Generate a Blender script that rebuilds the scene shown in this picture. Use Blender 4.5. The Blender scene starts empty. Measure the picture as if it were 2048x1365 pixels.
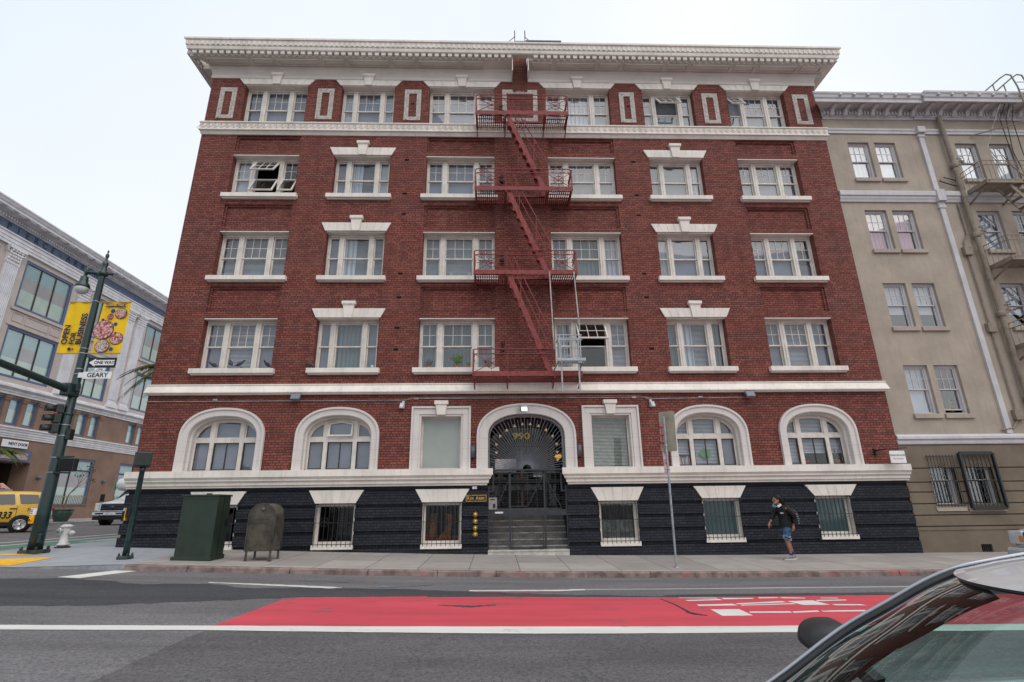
import bpy, bmesh, math, random
from mathutils import Vector, Matrix
random.seed(7)
PI = math.pi
scn = bpy.context.scene
COL = scn.collection

# ---------------------------------------------------------------- camera
f_px, pitch, roll, yaw = 1033.31193, .306761966, -.0127433016, -.0334774707
cp, sp, cy, sy = math.cos(pitch), math.sin(pitch), math.cos(yaw), math.sin(yaw)
fwd = Vector((-sy*cp, cy*cp, sp)); rt = Vector((cy, sy, 0)); up = rt.cross(fwd)
cr, sr = math.cos(roll), math.sin(roll)
r2 = rt*cr + up*sr; u2 = up*cr - rt*sr
camd = bpy.data.cameras.new('camera'); cam = bpy.data.objects.new('camera', camd); COL.objects.link(cam)
M = Matrix((r2, u2, -fwd)).transposed().to_4x4(); M.translation = Vector((0, -16.5, 1.65))
cam.matrix_world = M
camd.sensor_width = 36; camd.lens = f_px/2048*36; camd.clip_start = .05; camd.clip_end = 3000
scn.camera = cam

# ---------------------------------------------------------------- sky, sun, exposure
SUN_EL, SUN_AZ = math.radians(56), math.radians(143)     # azimuth measured clockwise from +y
w = bpy.data.worlds.new('World'); scn.world = w; w.use_nodes = True
nt = w.node_tree; nt.nodes.clear()
o = nt.nodes.new('ShaderNodeOutputWorld'); bg = nt.nodes.new('ShaderNodeBackground')
sky = nt.nodes.new('ShaderNodeTexSky'); sky.sky_type = 'NISHITA'; sky.sun_disc = False
sky.sun_elevation = SUN_EL; sky.sun_rotation = SUN_AZ; sky.dust_density = 4; sky.air_density = 1.2
tc = nt.nodes.new('ShaderNodeTexCoord'); nz = nt.nodes.new('ShaderNodeTexNoise'); nz.inputs['Scale'].default_value = .9; nz.inputs['Detail'].default_value = 3
rp = nt.nodes.new('ShaderNodeValToRGB')
rp.color_ramp.elements[0].position = .35; rp.color_ramp.elements[0].color = (7.5, 8.6, 9.6, 1)
rp.color_ramp.elements[1].position = .68; rp.color_ramp.elements[1].color = (10.2, 10.3, 10.5, 1)
mx = nt.nodes.new('ShaderNodeMix'); mx.data_type = 'RGBA'; mx.inputs[0].default_value = .93   # overcast veil over the clear sky
nt.links.new(tc.outputs['Generated'], nz.inputs['Vector']); nt.links.new(nz.outputs['Fac'], rp.inputs[0])
nt.links.new(sky.outputs[0], mx.inputs[6]); nt.links.new(rp.outputs[0], mx.inputs[7])
nt.links.new(mx.outputs[2], bg.inputs[0]); bg.inputs[1].default_value = .1
nt.links.new(bg.outputs[0], o.inputs[0])
sd = bpy.data.lights.new('sun', 'SUN'); sd.energy = 1.6; sd.angle = math.radians(65); sd.color = (1, .97, .93)
so = bpy.data.objects.new('sun', sd); COL.objects.link(so)
sv = Vector((math.sin(SUN_AZ)*math.cos(SUN_EL), math.cos(SUN_AZ)*math.cos(SUN_EL), math.sin(SUN_EL)))
so.rotation_euler = sv.to_track_quat('Z', 'Y').to_euler(); so.location = sv*60
vs = scn.view_settings; vs.view_transform = 'Standard'; vs.look = 'None'; vs.gamma = 1; vs.exposure = 0.10
try: scn.cycles.max_bounces = 6; scn.cycles.transparent_max_bounces = 12
except Exception: pass

# ---------------------------------------------------------------- materials
MATS = {}
def newmat(name):
    m = bpy.data.materials.new(name); m.use_nodes = True
    return m, m.node_tree, m.node_tree.nodes['Principled BSDF']
def N(t, kind, **kw):
    n = t.nodes.new('ShaderNode'+kind)
    for k, v in kw.items():
        if k in n.inputs: n.inputs[k].default_value = v
        else: setattr(n, k, v)
    return n
def L(t, a, b): t.links.new(a, b)
def rgba(c): return (c[0], c[1], c[2], 1)
def mixc(t, fac, a, b):
    m = N(t, 'Mix', data_type='RGBA')
    for i, v in ((0, fac), (6, a), (7, b)):
        if isinstance(v, (int, float)): m.inputs[i].default_value = v
        elif isinstance(v, (tuple, list)): m.inputs[i].default_value = rgba(v)
        else: L(t, v, m.inputs[i])
    return m.outputs[2]
def ramp(t, src, p0, p1, c0=(0,0,0), c1=(1,1,1)):
    r = N(t, 'ValToRGB'); e = r.color_ramp.elements
    e[0].position = p0; e[1].position = p1; e[0].color = rgba(c0); e[1].color = rgba(c1); L(t, src, r.inputs[0]); return r.outputs[0]
def noise(t, vec, scale, detail=4, rough=.6):
    n = N(t, 'TexNoise'); n.inputs['Scale'].default_value = scale; n.inputs['Detail'].default_value = detail; n.inputs['Roughness'].default_value = rough
    if vec is not None: L(t, vec, n.inputs['Vector'])
    return n.outputs['Fac']
def wpos(t): return N(t, 'NewGeometry').outputs['Position']
def mapping(t, vec, sc=(1,1,1), loc=(0,0,0), rot=(0,0,0)):
    m = N(t, 'Mapping'); L(t, vec, m.inputs[0]); m.inputs['Scale'].default_value = sc; m.inputs['Location'].default_value = loc; m.inputs['Rotation'].default_value = rot; return m.outputs[0]
def bump(t, b, h, s=.3, d=.01):
    n = N(t, 'Bump'); n.inputs['Strength'].default_value = s; n.inputs['Distance'].default_value = d; L(t, h, n.inputs['Height']); L(t, n.outputs[0], b.inputs['Normal'])
def mat(name, c, rough=.6, metal=0, var=.12, sc=6, bmp=0, c2=None, streak=0, coat=0, emit=None, obj=False, spec=None, fine=0):
    """plain paint / metal / cloth: colour with large-scale mottling, optional rain streaks"""
    if name in MATS: return MATS[name]
    m, t, b = newmat(name)
    v = N(t, 'TexCoord').outputs['Object'] if obj else wpos(t)
    n = noise(t, v, sc)
    dark = tuple(x*(1-var*2.2) for x in c); lite = tuple(min(1, x*(1+var*.7)) for x in c)
    out = mixc(t, ramp(t, n, .32, .62), dark, lite)
    if c2: out = mixc(t, ramp(t, noise(t, v, sc*.31, 5, .7), .52, .66), out, c2)
    if streak:
        s = noise(t, mapping(t, v, (9, 9, .55)), 1, 5, .7)
        out = mixc(t, ramp(t, s, .5, .8, (0,0,0), (streak,)*3), out, tuple(x*.42 for x in c))
    if fine: out = mixc(t, ramp(t, noise(t, v, 60, 3), .4, .75, (0,0,0), (fine,)*3), out, tuple(x*.5 for x in c))
    L(t, out, b.inputs['Base Color'])
    b.inputs['Roughness'].default_value = rough; b.inputs['Metallic'].default_value = metal
    if rough > .55: b.inputs['Specular IOR Level'].default_value = .2
    rr = ramp(t, n, .3, .7, (max(0, rough-.08),)*3, (min(1, rough+.08),)*3); L(t, rr, b.inputs['Roughness'])
    if coat: b.inputs['Coat Weight'].default_value = coat; b.inputs['Coat Roughness'].default_value = .05
    if spec is not None: b.inputs['Specular IOR Level'].default_value = spec
    if emit: b.inputs['Emission Color'].default_value = rgba(emit[:3]); b.inputs['Emission Strength'].default_value = emit[3]
    if bmp: bump(t, b, noise(t, v, sc*7, 4), bmp, .02)
    MATS[name] = m; return m

def brickmat(name, c1, c2, mortar, scale=(.205, .078), rough=.75, odd=None, ms=.007):
    m, t, b = newmat(name)
    g = N(t, 'NewGeometry'); sx = N(t, 'SeparateXYZ'); L(t, g.outputs['Position'], sx.inputs[0])
    ad = N(t, 'Math', operation='ADD'); L(t, sx.outputs[0], ad.inputs[0]); L(t, sx.outputs[1], ad.inputs[1])
    cb = N(t, 'CombineXYZ'); L(t, ad.outputs[0], cb.inputs[0]); L(t, sx.outputs[2], cb.inputs[1])
    wv = noise(t, g.outputs['Position'], 14, 3)
    sc2 = N(t, 'VectorMath', operation='SCALE'); L(t, N(t, 'TexNoise', Scale=9.).outputs['Color'], sc2.inputs[0]); sc2.inputs[3].default_value = .006
    av = N(t, 'VectorMath', operation='ADD'); L(t, cb.outputs[0], av.inputs[0]); L(t, sc2.outputs[0], av.inputs[1])
    bt = N(t, 'TexBrick'); L(t, av.outputs[0], bt.inputs['Vector'])
    bt.inputs['Scale'].default_value = 1; bt.inputs['Brick Width'].default_value = scale[0]; bt.inputs['Row Height'].default_value = scale[1]
    bt.inputs['Mortar Size'].default_value = ms; bt.inputs['Mortar Smooth'].default_value = .25; bt.squash = .5; bt.squash_frequency = 6; bt.offset = .5
    bt.inputs['Color1'].default_value = rgba(c1); bt.inputs['Color2'].default_value = rgba(c2); bt.inputs['Mortar'].default_value = rgba(mortar)
    big = noise(t, g.outputs['Position'], .5, 6, .65)
    col = mixc(t, ramp(t, big, .42, .7, (0,0,0), (.5,)*3), bt.outputs['Color'], tuple(x*.5 for x in c1))
    soot = noise(t, mapping(t, g.outputs['Position'], (2.2, 2.2, .22)), 1, 6, .7); col = mixc(t, ramp(t, soot, .5, .78, (0,0,0), (.5,)*3), col, tuple(x*.35 for x in c2))
    if odd:
        pale = noise(t, mapping(t, g.outputs['Position'], (1.2, 1.2, .8)), 1.1, 5, .7)
        col = mixc(t, ramp(t, pale, .58, .8, (0,0,0), (.45,)*3), col, odd)
        sp_ = noise(t, g.outputs['Position'], 22, 2, .5); col = mixc(t, ramp(t, sp_, .78, .8, (0,0,0), (.7,)*3), col, (.6, .55, .5))
    col = mixc(t, ramp(t, wv, .35, .7, (0,0,0), (.35,)*3), col, mortar)
    L(t, col, b.inputs['Base Color']); b.inputs['Roughness'].default_value = rough; b.inputs['Specular IOR Level'].default_value = .18
    inv = N(t, 'Math', operation='SUBTRACT'); inv.inputs[0].default_value = 1; L(t, bt.outputs['Fac'], inv.inputs[1])
    bump(t, b, inv.outputs[0], .9, .012)
    MATS[name] = m; return m

def glassmat(name, tint=(1,1,1), refl=.1, rough=.02, op=0, opc=(.5,.6,.6)):
    """thin window glass: see-through with sky reflection; op > 0 adds an obscuring film or frosting"""
    m, t, b = newmat(name); t.nodes.remove(b)
    out = t.nodes['Material Output']
    ge = N(t, 'NewGeometry'); dt = N(t, 'VectorMath', operation='DOT_PRODUCT'); L(t, ge.outputs['Normal'], dt.inputs[0]); L(t, ge.outputs['Incoming'], dt.inputs[1])
    ab = N(t, 'Math', operation='ABSOLUTE'); L(t, dt.outputs['Value'], ab.inputs[0]); om = N(t, 'Math', operation='SUBTRACT'); om.inputs[0].default_value = 1; L(t, ab.outputs[0], om.inputs[1])
    pw = N(t, 'Math', operation='POWER'); L(t, om.outputs[0], pw.inputs[0]); pw.inputs[1].default_value = 5
    ad = N(t, 'Math', operation='MULTIPLY_ADD', use_clamp=True); L(t, pw.outputs[0], ad.inputs[0]); ad.inputs[1].default_value = .92; ad.inputs[2].default_value = refl
    gl = N(t, 'BsdfGlossy'); gl.inputs['Roughness'].default_value = rough; gl.inputs[0].default_value = (1,1,1,1)
    nb = N(t, 'Bump', Strength=.03, Distance=.02); L(t, noise(t, mapping(t, wpos(t), (1.3, 1.3, .9)), 1.5, 2), nb.inputs['Height']); L(t, nb.outputs[0], gl.inputs['Normal'])
    tr = N(t, 'BsdfTransparent'); tr.inputs[0].default_value = rgba(tint)
    base = tr.outputs[0]
    if op:
        df = N(t, 'BsdfDiffuse'); L(t, mixc(t, ramp(t, noise(t, wpos(t), .6, 4), .3, .7), tuple(x*.75 for x in opc), opc), df.inputs[0])
        ms = N(t, 'MixShader'); ms.inputs[0].default_value = op; L(t, base, ms.inputs[1]); L(t, df.outputs[0], ms.inputs[2]); base = ms.outputs[0]
    ms = N(t, 'MixShader'); L(t, ad.outputs[0], ms.inputs[0]); L(t, base, ms.inputs[1]); L(t, gl.outputs[0], ms.inputs[2])
    L(t, ms.outputs[0], out.inputs[0]); MATS[name] = m; return m

def stripemat(name, c, pitch, c2, rough=.6, axis=2):
    m, t, b = newmat(name); s = N(t, 'SeparateXYZ'); L(t, wpos(t), s.inputs[0])
    a = N(t, 'Math', operation='MULTIPLY'); L(t, s.outputs[axis], a.inputs[0]); a.inputs[1].default_value = 1/pitch
    fr = N(t, 'Math', operation='FRACT'); L(t, a.outputs[0], fr.inputs[0])
    wv = noise(t, wpos(t), 2.2, 3)
    col = mixc(t, ramp(t, fr.outputs[0], .55, .9), c, c2); col = mixc(t, ramp(t, wv, .4, .7, (0,0,0), (.35,)*3), col, tuple(x*.55 for x in c))
    L(t, col, b.inputs['Base Color']); b.inputs['Roughness'].default_value = rough; bump(t, b, fr.outputs[0], .8, .01); MATS[name] = m; return m

BRICK = brickmat('red_brick', (.335, .108, .080), (.185, .058, .049), (.028, .015, .016), odd=(.33, .17, .145), ms=.009)
BLACK = brickmat('black_brick', (.040, .042, .054), (.023, .025, .034), (.005, .005, .007), rough=.5, ms=.009)
CREAM = mat('cream_paint', (.77, .70, .635), .6, var=.06, sc=1.5, streak=.4, fine=.1)
CREAM2 = mat('cream_window_paint', (.68, .62, .56), .5, var=.08, sc=3, streak=.35)
SOFFIT = mat('soffit_paint', (.66, .60, .55), .65, var=.05, sc=1.2)
RUST = mat('rust_red_iron', (.25, .062, .060), .6, var=.15, sc=8, bmp=.1)
GALV = mat('galvanised_steel', (.36, .38, .41), .45, metal=.6, var=.15, sc=12)
GLASS = glassmat('window_glass', (.78, .82, .86), .085)
GLASSB = glassmat('basement_glass', (.55, .6, .6), .07)
FROST = glassmat('frosted_glass', (.7, .75, .75), .06, .15, .9, (.36, .40, .36))
TEALG = glassmat('teal_film_glass', (.5, .6, .62), .06, .1, .75, (.09, .15, .16))
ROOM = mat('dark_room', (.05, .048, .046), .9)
BLIND = stripemat('venetian_blind', (.62, .63, .67), .055, (.16, .16, .19))
SHADE = mat('roller_shade', (.60, .60, .62), .8, var=.06, sc=2)
CURT = stripemat('curtain_cloth', (.66, .66, .70), .17, (.36, .37, .42), .9, 0)
PINKC = stripemat('pink_curtain', (.72, .36, .44), .16, (.55, .22, .32), .9, 0)
DARKF = mat('dark_aluminium', (.06, .045, .04), .4, metal=.5)
IRON = mat('black_iron', (.018, .019, .023), .5, var=.1)
BEIGE = mat('beige_stucco', (.40, .335, .275), .9, var=.08, sc=.8, bmp=.6, streak=.3, fine=.12)
TAUPE = mat('taupe_stucco', (.185, .145, .108), .85, var=.1, sc=1.1, bmp=.3, streak=.15)
LILAC = mat('lilac_white_paint', (.55, .525, .535), .6, var=.06, sc=1.6, streak=.3)
TAN = mat('tan_iron', (.26, .215, .17), .6, var=.12, sc=6)
STONE = mat('pale_grey_stone', (.72, .70, .72), .8, var=.08, sc=1.5, streak=.35)
STONEP = mat('pinkish_stone', (.50, .43, .40), .8, var=.06, sc=1)
BROWN = mat('brown_stucco', (.25, .162, .122), .9, var=.08, sc=.8, bmp=.15)
BLUEF = mat('blue_frame_paint', (.085, .115, .20), .55, var=.1, sc=4)
NAVY = mat('blue_frieze_paint', (.12, .15, .23), .7, var=.1, sc=2)
POLEG = mat('dark_green_enamel', (.006, .026, .027), .4, var=.1, sc=9, coat=.2)
SIGG = mat('signal_green', (.012, .020, .017), .35, var=.15, sc=9)
BLK = mat('black_plastic', (.012, .012, .013), .5, spec=.3)
WHITE = mat('white_sheet', (.74, .74, .74), .5, var=.04)
YELLOW = mat('banner_yellow', (.80, .50, .012), .7, var=.05, sc=2)
NAVYT = mat('navy_ink', (.018, .022, .10), .7)
GOLD = mat('gold_leaf', (.62, .36, .10), .35, metal=.7, var=.15, sc=20)
BRASS = mat('brass', (.66, .42, .12), .3, metal=.8, var=.2, sc=30)
INK = mat('black_ink', (.015, .015, .018), .6)
CHROME = mat('chrome', (.7, .72, .74), .12, metal=1, var=.05)
TYRE = mat('tyre_rubber', (.018, .018, .019), .85, var=.1)
ALLOY = mat('alloy_wheel', (.5, .5, .52), .3, metal=.8)
CARGL = glassmat('dark_car_glass', (.10, .115, .12), .09)
LEAF = mat('palm_leaf', (.065, .10, .025), .6, var=.35, sc=9, c2=(.16, .13, .045))
LEAF2 = mat('tree_leaf', (.08, .13, .03), .6, var=.3, sc=14, c2=(.12, .05, .03))
BARK = mat('bark', (.20, .16, .12), .9, var=.2, sc=20)

# ---------------------------------------------------------------- object helpers
def tag(o, label=None, cat=None, group=None, kind=None):
    for k, v in (('label', label), ('category', cat), ('group', group), ('kind', kind)):
        if v: o[k] = v
    return o
def empty(name, loc=(0,0,0), rz=0, label=None, cat=None, group=None, parent=None):
    o = bpy.data.objects.new(name, None); COL.objects.link(o); o.location = loc; o.rotation_euler = (0, 0, rz)
    o.empty_display_size = .2
    if parent: o.parent = parent
    return tag(o, label, cat, group)
class MB:
    """collects shapes; build() links them as one mesh object"""
    def __init__(s): s.v = []; s.f = []; s.mi = []; s.mats = []; s.sm = []; s.cur = 0; s.T = None
    def m(s, mat):
        if mat not in s.mats: s.mats.append(mat)
        s.cur = s.mats.index(mat); return s
    def add(s, vs, fs, smooth=False):
        n = len(s.v)
        if s.T is not None: vs = [s.T @ Vector(p) for p in vs]
        s.v += [tuple(p) for p in vs]
        for f in fs: s.f.append(tuple(i+n for i in f)); s.mi.append(s.cur); s.sm.append(smooth)
        return s
    def box(s, x0, x1, y0, y1, z0, z1):
        return s.add([(x0,y0,z0),(x1,y0,z0),(x1,y1,z0),(x0,y1,z0),(x0,y0,z1),(x1,y0,z1),(x1,y1,z1),(x0,y1,z1)],
                     [(0,3,2,1),(4,5,6,7),(0,1,5,4),(1,2,6,5),(2,3,7,6),(3,0,4,7)])
    def quad(s, a, b, c, d): return s.add([a,b,c,d], [(0,1,2,3)])
    def prism(s, pts, y0, y1):
        """polygon in x,z extruded along y"""
        n = len(pts); vs = [(x, y0, z) for x, z in pts]+[(x, y1, z) for x, z in pts]
        fs = [tuple(range(n)), tuple(range(2*n-1, n-1, -1))]+[(i, i+n, (i+1) % n+n, (i+1) % n) for i in range(n)]
        return s.add(vs, fs)
    def profx(s, prof, x0, x1, m0=0, m1=0):
        """(y,z) profile swept along x; m0/m1: return round the ends by the projection (mitred)"""
        n = len(prof); vs = [(x0-(-y)*m0, y, z) for y, z in prof]+[(x1+(-y)*m1, y, z) for y, z in prof]
        fs = [(i, (i+1) % n, (i+1) % n+n, i+n) for i in range(n)]+[tuple(range(n-1, -1, -1)), tuple(range(n, 2*n))]
        return s.add(vs, fs)
    def bar(s, a, b, wd, ht=None, upv=(0,0,1)):
        a = Vector(a); b = Vector(b); d = (b-a)
        if d.length < 1e-6: return s
        d.normalize(); u = Vector(upv)
        if abs(d.dot(u)) > .98: u = Vector((0,1,0))
        sd_ = d.cross(u).normalized(); u = sd_.cross(d); ht = ht or wd
        q = [(sd_*i*wd/2+u*j*ht/2) for i, j in ((-1,-1),(1,-1),(1,1),(-1,1))]
        return s.add([a+k for k in q]+[b+k for k in q], [(0,3,2,1),(4,5,6,7),(0,1,5,4),(1,2,6,5),(2,3,7,6),(3,0,4,7)])
    def tube(s, pts, r, n=8, caps=True):
        pts = [Vector(p) for p in pts]; k = len(pts); rs = r if isinstance(r, (list, tuple)) else [r]*k
        vs = []; u = None
        for i, p in enumerate(pts):
            d = (pts[min(i+1, k-1)]-pts[max(i-1, 0)]).normalized()
            if u is None:
                u = Vector((0,0,1)) if abs(d.z) < .9 else Vector((1,0,0))
            u = (u-d*u.dot(d)).normalized(); w_ = d.cross(u)
            vs += [p+(u*math.cos(2*PI*j/n)+w_*math.sin(2*PI*j/n))*rs[i] for j in range(n)]
        fs = [(i*n+j, i*n+(j+1) % n, (i+1)*n+(j+1) % n, (i+1)*n+j) for i in range(k-1) for j in range(n)]
        s.add(vs, fs, True)
        if caps: s.add(vs[:n], [tuple(range(n-1, -1, -1))]); s.add(vs[-n:], [tuple(range(n))])
        return s
    def lathe(s, prof, c=(0,0,0), n=16, axis='z', smooth=True):
        c = Vector(c)
        def P(r, h, a):
            x, y = r*math.cos(a), r*math.sin(a)
            return c+(Vector((x, y, h)) if axis == 'z' else Vector((x, h, y)) if axis == 'y' else Vector((h, x, y)))
        vs = [P(r, h, 2*PI*j/n) for r, h in prof for j in range(n)]; k = len(prof)
        fs = [(i*n+j, i*n+(j+1) % n, (i+1)*n+(j+1) % n, (i+1)*n+j) for i in range(k-1) for j in range(n)]
        fs += [tuple(range(n-1, -1, -1)), tuple(range((k-1)*n, k*n))]
        return s.add(vs, fs, smooth)
    def ring(s, c, R, r, n=20, axis='y'):
        pts = []
        for i in range(n+1):
            a = 2*PI*i/n; p = (R*math.cos(a), R*math.sin(a))
            pts.append(Vector(c)+(Vector((p[0], 0, p[1])) if axis == 'y' else Vector((p[0], p[1], 0)) if axis == 'z' else Vector((0, p[0], p[1]))))
        return s.tube(pts, r, 5, False)
    def build(s, name, mat=None, parent=None, bev=0, fix=True):
        me = bpy.data.meshes.new(name)
        me.from_pydata(s.v, [], s.f)
        ms = s.mats if s.mats else [mat]
        for m_ in ms: me.materials.append(m_)
        if s.mats:
            for p, i in zip(me.polygons, s.mi): p.material_index = i
        for p, q in zip(me.polygons, s.sm): p.use_smooth = q
        if fix:
            bm = bmesh.new(); bm.from_mesh(me)
            bmesh.ops.recalc_face_normals(bm, faces=bm.faces); bm.to_mesh(me); bm.free()
        me.update(); o = bpy.data.objects.new(name, me); COL.objects.link(o)
        if parent: o.parent = parent
        if bev:
            b = o.modifiers.new('bevel', 'BEVEL'); b.width = bev; b.segments = 2; b.limit_method = 'ANGLE'
        return o
def text_mesh(body, size, M4, mat, name='lettering', parent=None, ext=.002, sx=1., bold=0, align='CENTER', shear=0):
    c = bpy.data.curves.new('t', 'FONT'); c.body = body; c.size = size; c.align_x = align; c.align_y = 'CENTER'; c.extrude = ext; c.offset = bold; c.shear = shear; c.resolution_u = 3
    t = bpy.data.objects.new('t', c); COL.objects.link(t)
    dg = bpy.context.evaluated_depsgraph_get(); me = bpy.data.meshes.new_from_object(t.evaluated_get(dg)); bpy.data.objects.remove(t)
    S = Matrix.Diagonal((sx, 1, 1, 1)); me.transform(M4 @ S); me.materials.clear(); me.materials.append(mat)
    o = bpy.data.objects.new(name, me); COL.objects.link(o)
    if parent: o.parent = parent
    return o
def face_y(x, y, z): # text plane standing in x,z looking toward -y
    return Matrix.Translation((x, y, z)) @ Matrix.Rotation(PI/2, 4, 'X')
def face_x(x, y, z): # text plane looking toward +x
    return Matrix.Translation((x, y, z)) @ Matrix.Rotation(PI/2, 4, 'Z') @ Matrix.Rotation(PI/2, 4, 'X')
def lerp(a, b, t): return a+(b-a)*t
def clamp(t): return max(0., min(1., t))
STROKES = [
    ((3.25, -7.89), (3.70, -7.86), (3.66, -8.40), (3.21, -8.42)),
    ((3.75, -8.08), (4.37, -8.07), (4.35, -8.19), (3.72, -8.20)),
    ((4.40, -8.09), (4.83, -8.01), (4.80, -8.12), (4.36, -8.21)),
    ((4.87, -8.03), (5.57, -7.99), (5.63, -8.11), (4.85, -8.13)),
    ((3.21, -7.43), (3.82, -7.35), (3.84, -7.53), (3.19, -7.58)),
    ((3.88, -7.33), (4.77, -7.10), (4.78, -7.23), (3.88, -7.43)),
    ((3.90, -7.46), (4.83, -7.33), (4.83, -7.43), (3.89, -7.54)),
    ((4.84, -7.12), (5.32, -7.04), (5.34, -7.51), (4.89, -7.51)),
    ((5.40, -7.44), (5.85, -7.47), (5.88, -7.59), (5.39, -7.56)),
    ((3.18, -6.97), (3.82, -6.85), (3.82, -6.97), (3.20, -7.07)),
    ((3.16, -6.68), (3.82, -6.70), (3.81, -6.80), (3.17, -6.73)),
    ((3.89, -6.73), (4.47, -6.74), (4.40, -6.84), (3.88, -6.89)),
    ((4.57, -6.66), (4.91, -6.67), (4.89, -6.77), (4.53, -6.81)),
    ((4.96, -6.67), (5.36, -6.76), (5.32, -6.84), (4.93, -6.80)),
    ((5.39, -7.02), (5.93, -6.98), (5.90, -7.07), (5.35, -7.14)),
    ((5.62, -6.76), (5.91, -6.78), (5.89, -6.87), (5.60, -6.83)),
]
# ---------------------------------------------------------------- terrain heights
PROF = [(-400, 6.), (-60, 1.3), (-40, 1.15), (-32, 1.04), (-27.15, .92), (-27, .80), (-22.4, .82), (-19, .79), (-16.3, .65), (-15.4, .62), (-13.6, .555), (-12, .478)]
def g(x):
    if x < -12:
        for (a, b), (c, d) in zip(PROF, PROF[1:]):
            if x <= c: return lerp(b, d, clamp((x-a)/(c-a)))
    e = (x-1.5)/3
    s = 3*(math.log1p(math.exp(-e)) if e > -30 else -e)
    return -.025-.004*x+.033*s
def gr(x):  # roadway without the far kerb
    return g(x) if x > -27 else .80
def road_z(x, y):
    t = -3.57-y
    if t <= 0: return g(x)
    f = clamp((x+14)/3)
    return g(x)+f*(.02*min(t, 6.4)-.02*min(8, max(0, t-6.4)))
def side_z(x, y):
    c = .015+.105*clamp((x+10.8)/2.2)
    if x < -11: c = .08
    t = clamp((y+3.57)/3.57)
    if x >= -11: return lerp(g(x)+c, g(x)+.18, t)
    u = clamp((-11-x)/2.6)
    return lerp(lerp(g(-11)+.015, g(-11)+.18, t), g(-13.6)+.08, u)

def struct(name, mb, mat_, **kw):
    o = mb.build(name, mat_, fix=False, **kw); o['kind'] = 'structure'; return o

# asphalt: ground colour with aggregate speckle, long wear bands, patches, hairline cracks
def asphalt(name, c, patch=0):
    m, t, b = newmat(name); p = wpos(t)
    col = mixc(t, ramp(t, noise(t, mapping(t, p, (.25, 1.4, 1)), 1.1, 5, .65), .35, .68), tuple(x*.74 for x in c), tuple(x*1.28 for x in c))
    sp_ = noise(t, p, 46, 3, .75); col = mixc(t, ramp(t, sp_, .56, .68, (0,0,0), (.55,)*3), col, tuple(min(1, x*2.3) for x in c))
    sp2 = noise(t, p, 27, 4, .8); col = mixc(t, ramp(t, sp2, .46, .60, (0,0,0), (.75,)*3), col, tuple(x*.45 for x in c))
    vo = N(t, 'TexVoronoi'); vo.feature = 'DISTANCE_TO_EDGE'; vo.inputs['Scale'].default_value = .45
    wn = N(t, 'TexNoise', Scale=2.5, Detail=6.); L(t, p, wn.inputs['Vector'])
    av = N(t, 'VectorMath', operation='ADD'); sv_ = N(t, 'VectorMath', operation='SCALE'); L(t, wn.outputs['Color'], sv_.inputs[0]); sv_.inputs[3].default_value = 1.1
    L(t, p, av.inputs[0]); L(t, sv_.outputs[0], av.inputs[1]); L(t, av.outputs[0], vo.inputs['Vector'])
    msk = ramp(t, noise(t, p, .35, 2), .56, .62)
    ck = mixc(t, msk, (0,0,0), ramp(t, vo.outputs['Distance'], .0, .006, (.6,)*3, (0,0,0)))
    col = mixc(t, ck, col, tuple(x*.25 for x in c))
    L(t, col, b.inputs['Base Color']); b.inputs['Roughness'].default_value = .85; b.inputs['Specular IOR Level'].default_value = .3
    bump(t, b, sp_, .5, .012); MATS[name] = m; return m
def paint(name, c, wear=.5, under=(.06, .06, .065), thr=(.60, .70)):
    m, t, b = newmat(name); p = wpos(t)
    col = mixc(t, ramp(t, noise(t, mapping(t, p, (.5, 1.2, 1)), 1.6, 4), .35, .7), tuple(x*.85 for x in c), c)
    wr = noise(t, mapping(t, p, (.5, 1.3, 1)), 2.2, 10, .74); col = mixc(t, ramp(t, wr, thr[0], thr[1], (0,0,0), (wear,)*3), col, under)
    oil = noise(t, mapping(t, p, (.12, 2.2, 1)), 1.4, 5, .65); col = mixc(t, ramp(t, oil, .45, .75, (0,0,0), (.42,)*3), col, tuple(x*.45 for x in c))
    sp_ = noise(t, p, 80, 3); col = mixc(t, ramp(t, sp_, .60, .72, (0,0,0), (.35,)*3), col, under)
    L(t, col, b.inputs['Base Color']); b.inputs['Roughness'].default_value = .7; bump(t, b, sp_, .3, .01); MATS[name] = m; return m
ASPH = asphalt('asphalt_road', (.160, .152, .158))
ASPHD = asphalt('asphalt_near', (.112, .105, .110))
PATCH = asphalt('asphalt_patch', (.062, .062, .069))
REDP = paint('red_lane_paint', (.60, .060, .088), .85, (.11, .09, .095), (.60, .64))
WHP = paint('white_road_paint', (.72, .70, .66), .8, thr=(.62, .72))
GRP = paint('green_lane_paint', (.085, .20, .135), .6, (.10, .12, .11), (.5, .75))
ORP = paint('orange_line_paint', (.45, .22, .08), .9, thr=(.5, .7))
BLP = paint('blue_chalk_paint', (.12, .26, .38), 1, (.1, .1, .11), (.42, .52))

def sheet(name, xs, ys, zf, mat_, lift=0, kind='structure', shp=None):
    b = MB(); nx, ny = len(xs), len(ys)
    vs = [(x, y, zf(x, y)+lift) for x in xs for y in ys]
    b.add(vs, [(i*ny+j, (i+1)*ny+j, (i+1)*ny+j+1, i*ny+j+1) for i in range(nx-1) for j in range(ny-1)], True)
    return struct(name, b, mat_)
def frange(a, b, n): return [a+(b-a)*i/n for i in range(n+1)]
def ground_z(x, y):
    z = road_z(x, y) if x > -27 else .80
    d = max(abs(x)-60, abs(y)-70, 0)
    return z
xs = [-900, -300, -100, -60, -40]+frange(-30, -11, 38)+frange(-10.5, 20, 61)+frange(22, 60, 10)+[120, 300, 900]
ys = [-900, -300, -100, -50]+frange(-30, -18, 6)+frange(-17, 1, 36)+frange(3, 60, 12)+[120, 300, 900]
sheet('road', xs, ys, ground_z, ASPH)

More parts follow.
